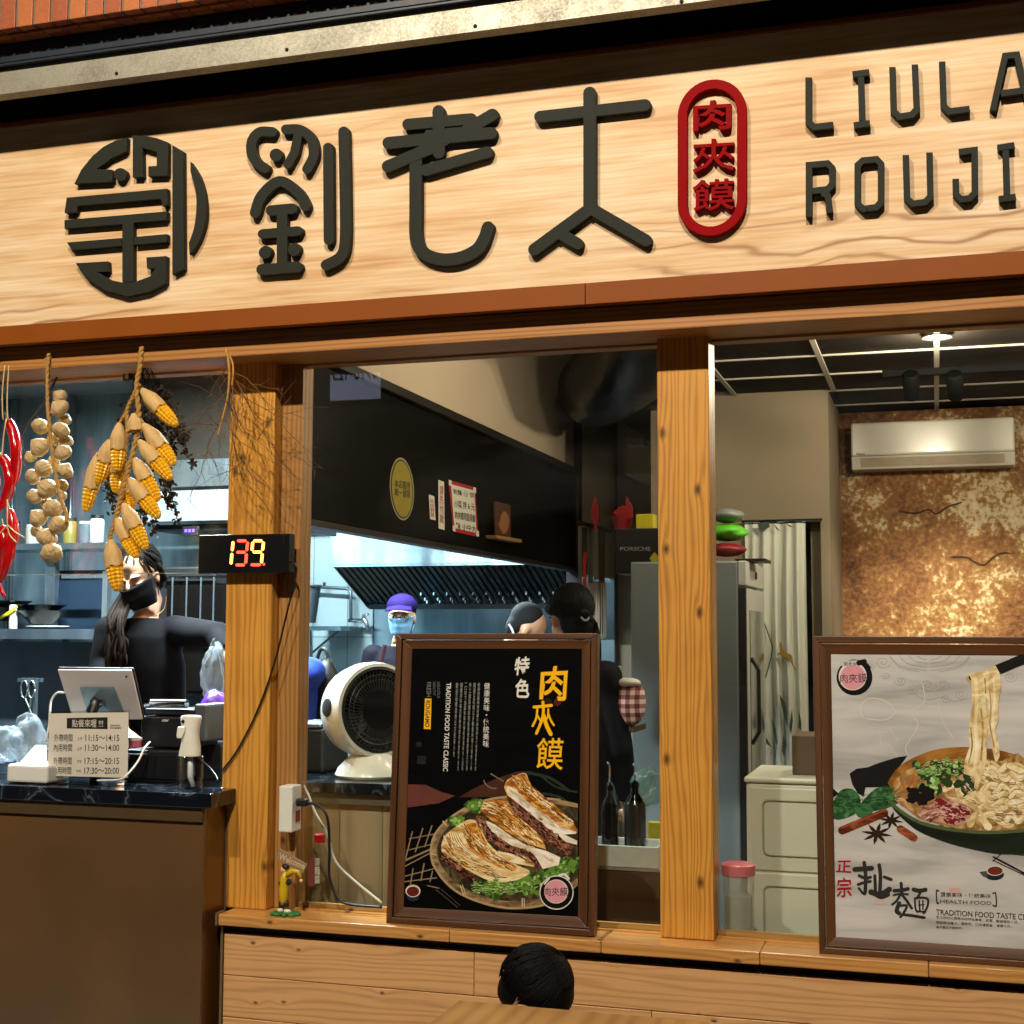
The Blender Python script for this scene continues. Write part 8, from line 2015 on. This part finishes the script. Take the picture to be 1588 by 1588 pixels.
# ================================================================ MORE KITCHEN CLUTTER
m_pot = M('pot_steel', '#8a9298', 0.3, metal=0.8, var=0.1)
def pot(u, v, Y, r, h, label, m=m_pot, name='stock_pot', cat='pot', zb=None):
    p = px(u, v, Y); z = p.z if zb is None else zb
    t = thing(name, label, cat, (p.x, p.y, z))
    part('body', MB().lathe((p.x, p.y, z + .001), [(r * .92, 0), (r, .01), (r, h), (r * 1.04, h + .004), (r * .96, h + .004), (r * .94, .02)], 26, cap=False), m, t, smooth=40)
    part('bottom', MB().lathe((p.x, p.y, z + .0005), [(r * .93, 0), (r * .93, .004)], 26), m, t)
    part('lid', MB().lathe((p.x, p.y, z + h + .005), [(r * .98, 0), (r * .9, .012), (r * .2, .022), (.012, .024), (.014, .04), (.008, .042)], 26), m, t, smooth=40)
    return t
pot(60, 1120, 1.75, .13, .2, 'large steel stock pot on the work bench, left of the scissors', zb=.901)
pot(128, 1120, 1.72, .1, .16, 'smaller steel stock pot on the work bench, right of the large one', zb=.901)
pot(290, 1090, 1.7, .12, .22, 'steel stock pot on the work bench behind the cashier', zb=.901)
zsU = px(100, 846, YSh).z + 0.021
for i, (u, c_, h) in enumerate(((20, '#6e3a20', .12), (50, '#b8b4a8', .1), (108, '#8a7a3a', .13), (132, '#5a6a70', .11), (150, '#c4c8ca', .14))):
    p = px(u, 840, YSh + .2); t = thing('spice_jar', ('brown', 'cream', 'olive', 'grey', 'white')[i] + ' jar on the upper steel shelf behind the hanging food', 'jar', (p.x, p.y, zsU), 'jars on the upper shelf')
    part('jar', MB().lathe((p.x, p.y, zsU), [(.032, 0), (.034, .004), (.034, h * .8), (.028, h * .86)], 20), M('jar_%d' % i, c_, 0.35, var=0.15), t, smooth=40)
    part('lid', MB().lathe((p.x, p.y, zsU + h * .862), [(.031, 0), (.031, h * .12)], 20), m_white if i % 2 else m_black, t)
# ladles hanging from the oven rail
for i, u in enumerate((268, 290, 312, 332)):
    a_ = px(u, 895, 1.64); t = thing('ladle', ('first', 'second', 'third', 'fourth')[i] + ' steel ladle from the left on the rail behind the cashier', 'ladle', tuple(a_ - Vector((0, 0, .26))), 'ladles on the rail')
    part('handle', MB().tube([a_, a_ - Vector((0, 0, .2))], .004, 6), m_steel2, t); part('cup', MB().lathe(a_ - Vector((0, 0, .255)), [(.006, 0), (.025, .01), (.034, .035), (.036, .055), (.033, .055), (.03, .034)], 18, cap=False), m_steel2, t, smooth=40)
# control panel with lamps on the second hood
p = px(297, 823, 1.975)
t = thing('control_panel', 'small control panel with violet lamps under the second hood', 'control panel', tuple(p))
part('panel', MB().box(p.x - .04, p.x + .04, 1.96, 1.979, p.z - .025, p.z + .02), m_black, t, bevel=.002)
for dx in (-.02, 0, .02):
    part('lamp', MB().box(p.x + dx - .006, p.x + dx + .006, 1.956, 1.9595, p.z - .008, p.z + .006), M('violet_lamp', '#6a40ff', 0.4, emit=2.5, ecol='#7a50ff'), t)
# seasoning bottles at the cooking bench
for i, (u, c_) in enumerate(((660, '#5c1a14'), (690, '#b89a2a'), (716, '#d0d0c8'), (742, '#2c4a2a'))):
    p = px(u, 1000, 3.75); t = thing('seasoning_bottle', ('red', 'yellow', 'white', 'green')[i] + ' seasoning bottle on the cooking bench under the hood', 'bottle', (p.x, 3.75, .861), 'seasoning bottles')
    part('body', MB().lathe((p.x, 3.75, .861), [(.035, 0), (.038, .005), (.038, .16), (.016, .21), (.016, .225)], 18), M('season_%d' % i, c_, .35), t, smooth=40); part('cap', MB().lathe((p.x, 3.75, 1.087), [(.018, 0), (.018, .02)], 14), m_white, t)
# steel pipes on the kitchen partition
for i, u in enumerate((22, 112)):
    p = px(u, 640, 2.55); single('wall_pipe', MB().tube([(p.x, 2.56, 1.5), (p.x, 2.56, 2.93)], .02, 12), m_steel2, ('left' if i == 0 else 'right') + ' vertical steel pipe on the kitchen partition behind the garlic', 'pipe', smooth=True)
# notices on the kitchen tile wall
p = px(462, 905, 4.5)
single('red_extinguisher', MB().lathe(Vector((p.x, 4.5, p.z - .12)), [(.05, 0), (.055, .01), (.055, .2), (.03, .25), (.015, .27), (.015, .3)], 20), M('extinguisher_red', '#9a1a16', .3), 'red cylinder on the tiled wall beside the left post', 'extinguisher', smooth=40)

# ================================================================ LIT PHONE-NUMBER SIGN ACROSS THE STREET (mirrored in the window)
Yo = -9.0
vq = [px(u, v, 0.122 - Yo) for u, v in ((513, 545), (590, 545), (590, 618), (513, 600))]
x0_, x1_ = min(p.x for p in vq), max(p.x for p in vq); z1_, z0_ = vq[0].z, vq[2].z
t = thing('street_lightbox', 'lit white phone number sign across the street, mirrored in the window', 'lightbox', ((x0_ + x1_) / 2, Yo, 0))
part('case', MB().box(x0_ - .03, x1_ + .03, Yo - .12, Yo - .002, z0_ - .03, z1_ + .03), m_black, t, bevel=.005)
part('panel', MB().box(x0_, x1_, Yo - .001, Yo + .004, z0_, z1_), M('lightbox_white', '#c8d0e8', 0.4, emit=2.2, ecol='#c4ccf0'), t)
part('number', text_mb('0916-425', ((0, 0), (1, 0), (1, 1), (0, 1)), lambda s, q: Vector((x1_ - .03 - s * (x1_ - x0_ - .06), Yo + .006, z1_ - .12 - q * .2)), Vector((0, .001, 0)), bold=.01), m_ink, t)
part('pole', MB().tube([((x0_ + x1_) / 2, Yo - .06, 0), ((x0_ + x1_) / 2, Yo - .06, z0_ - .03)], .05, 12), m_black, t)
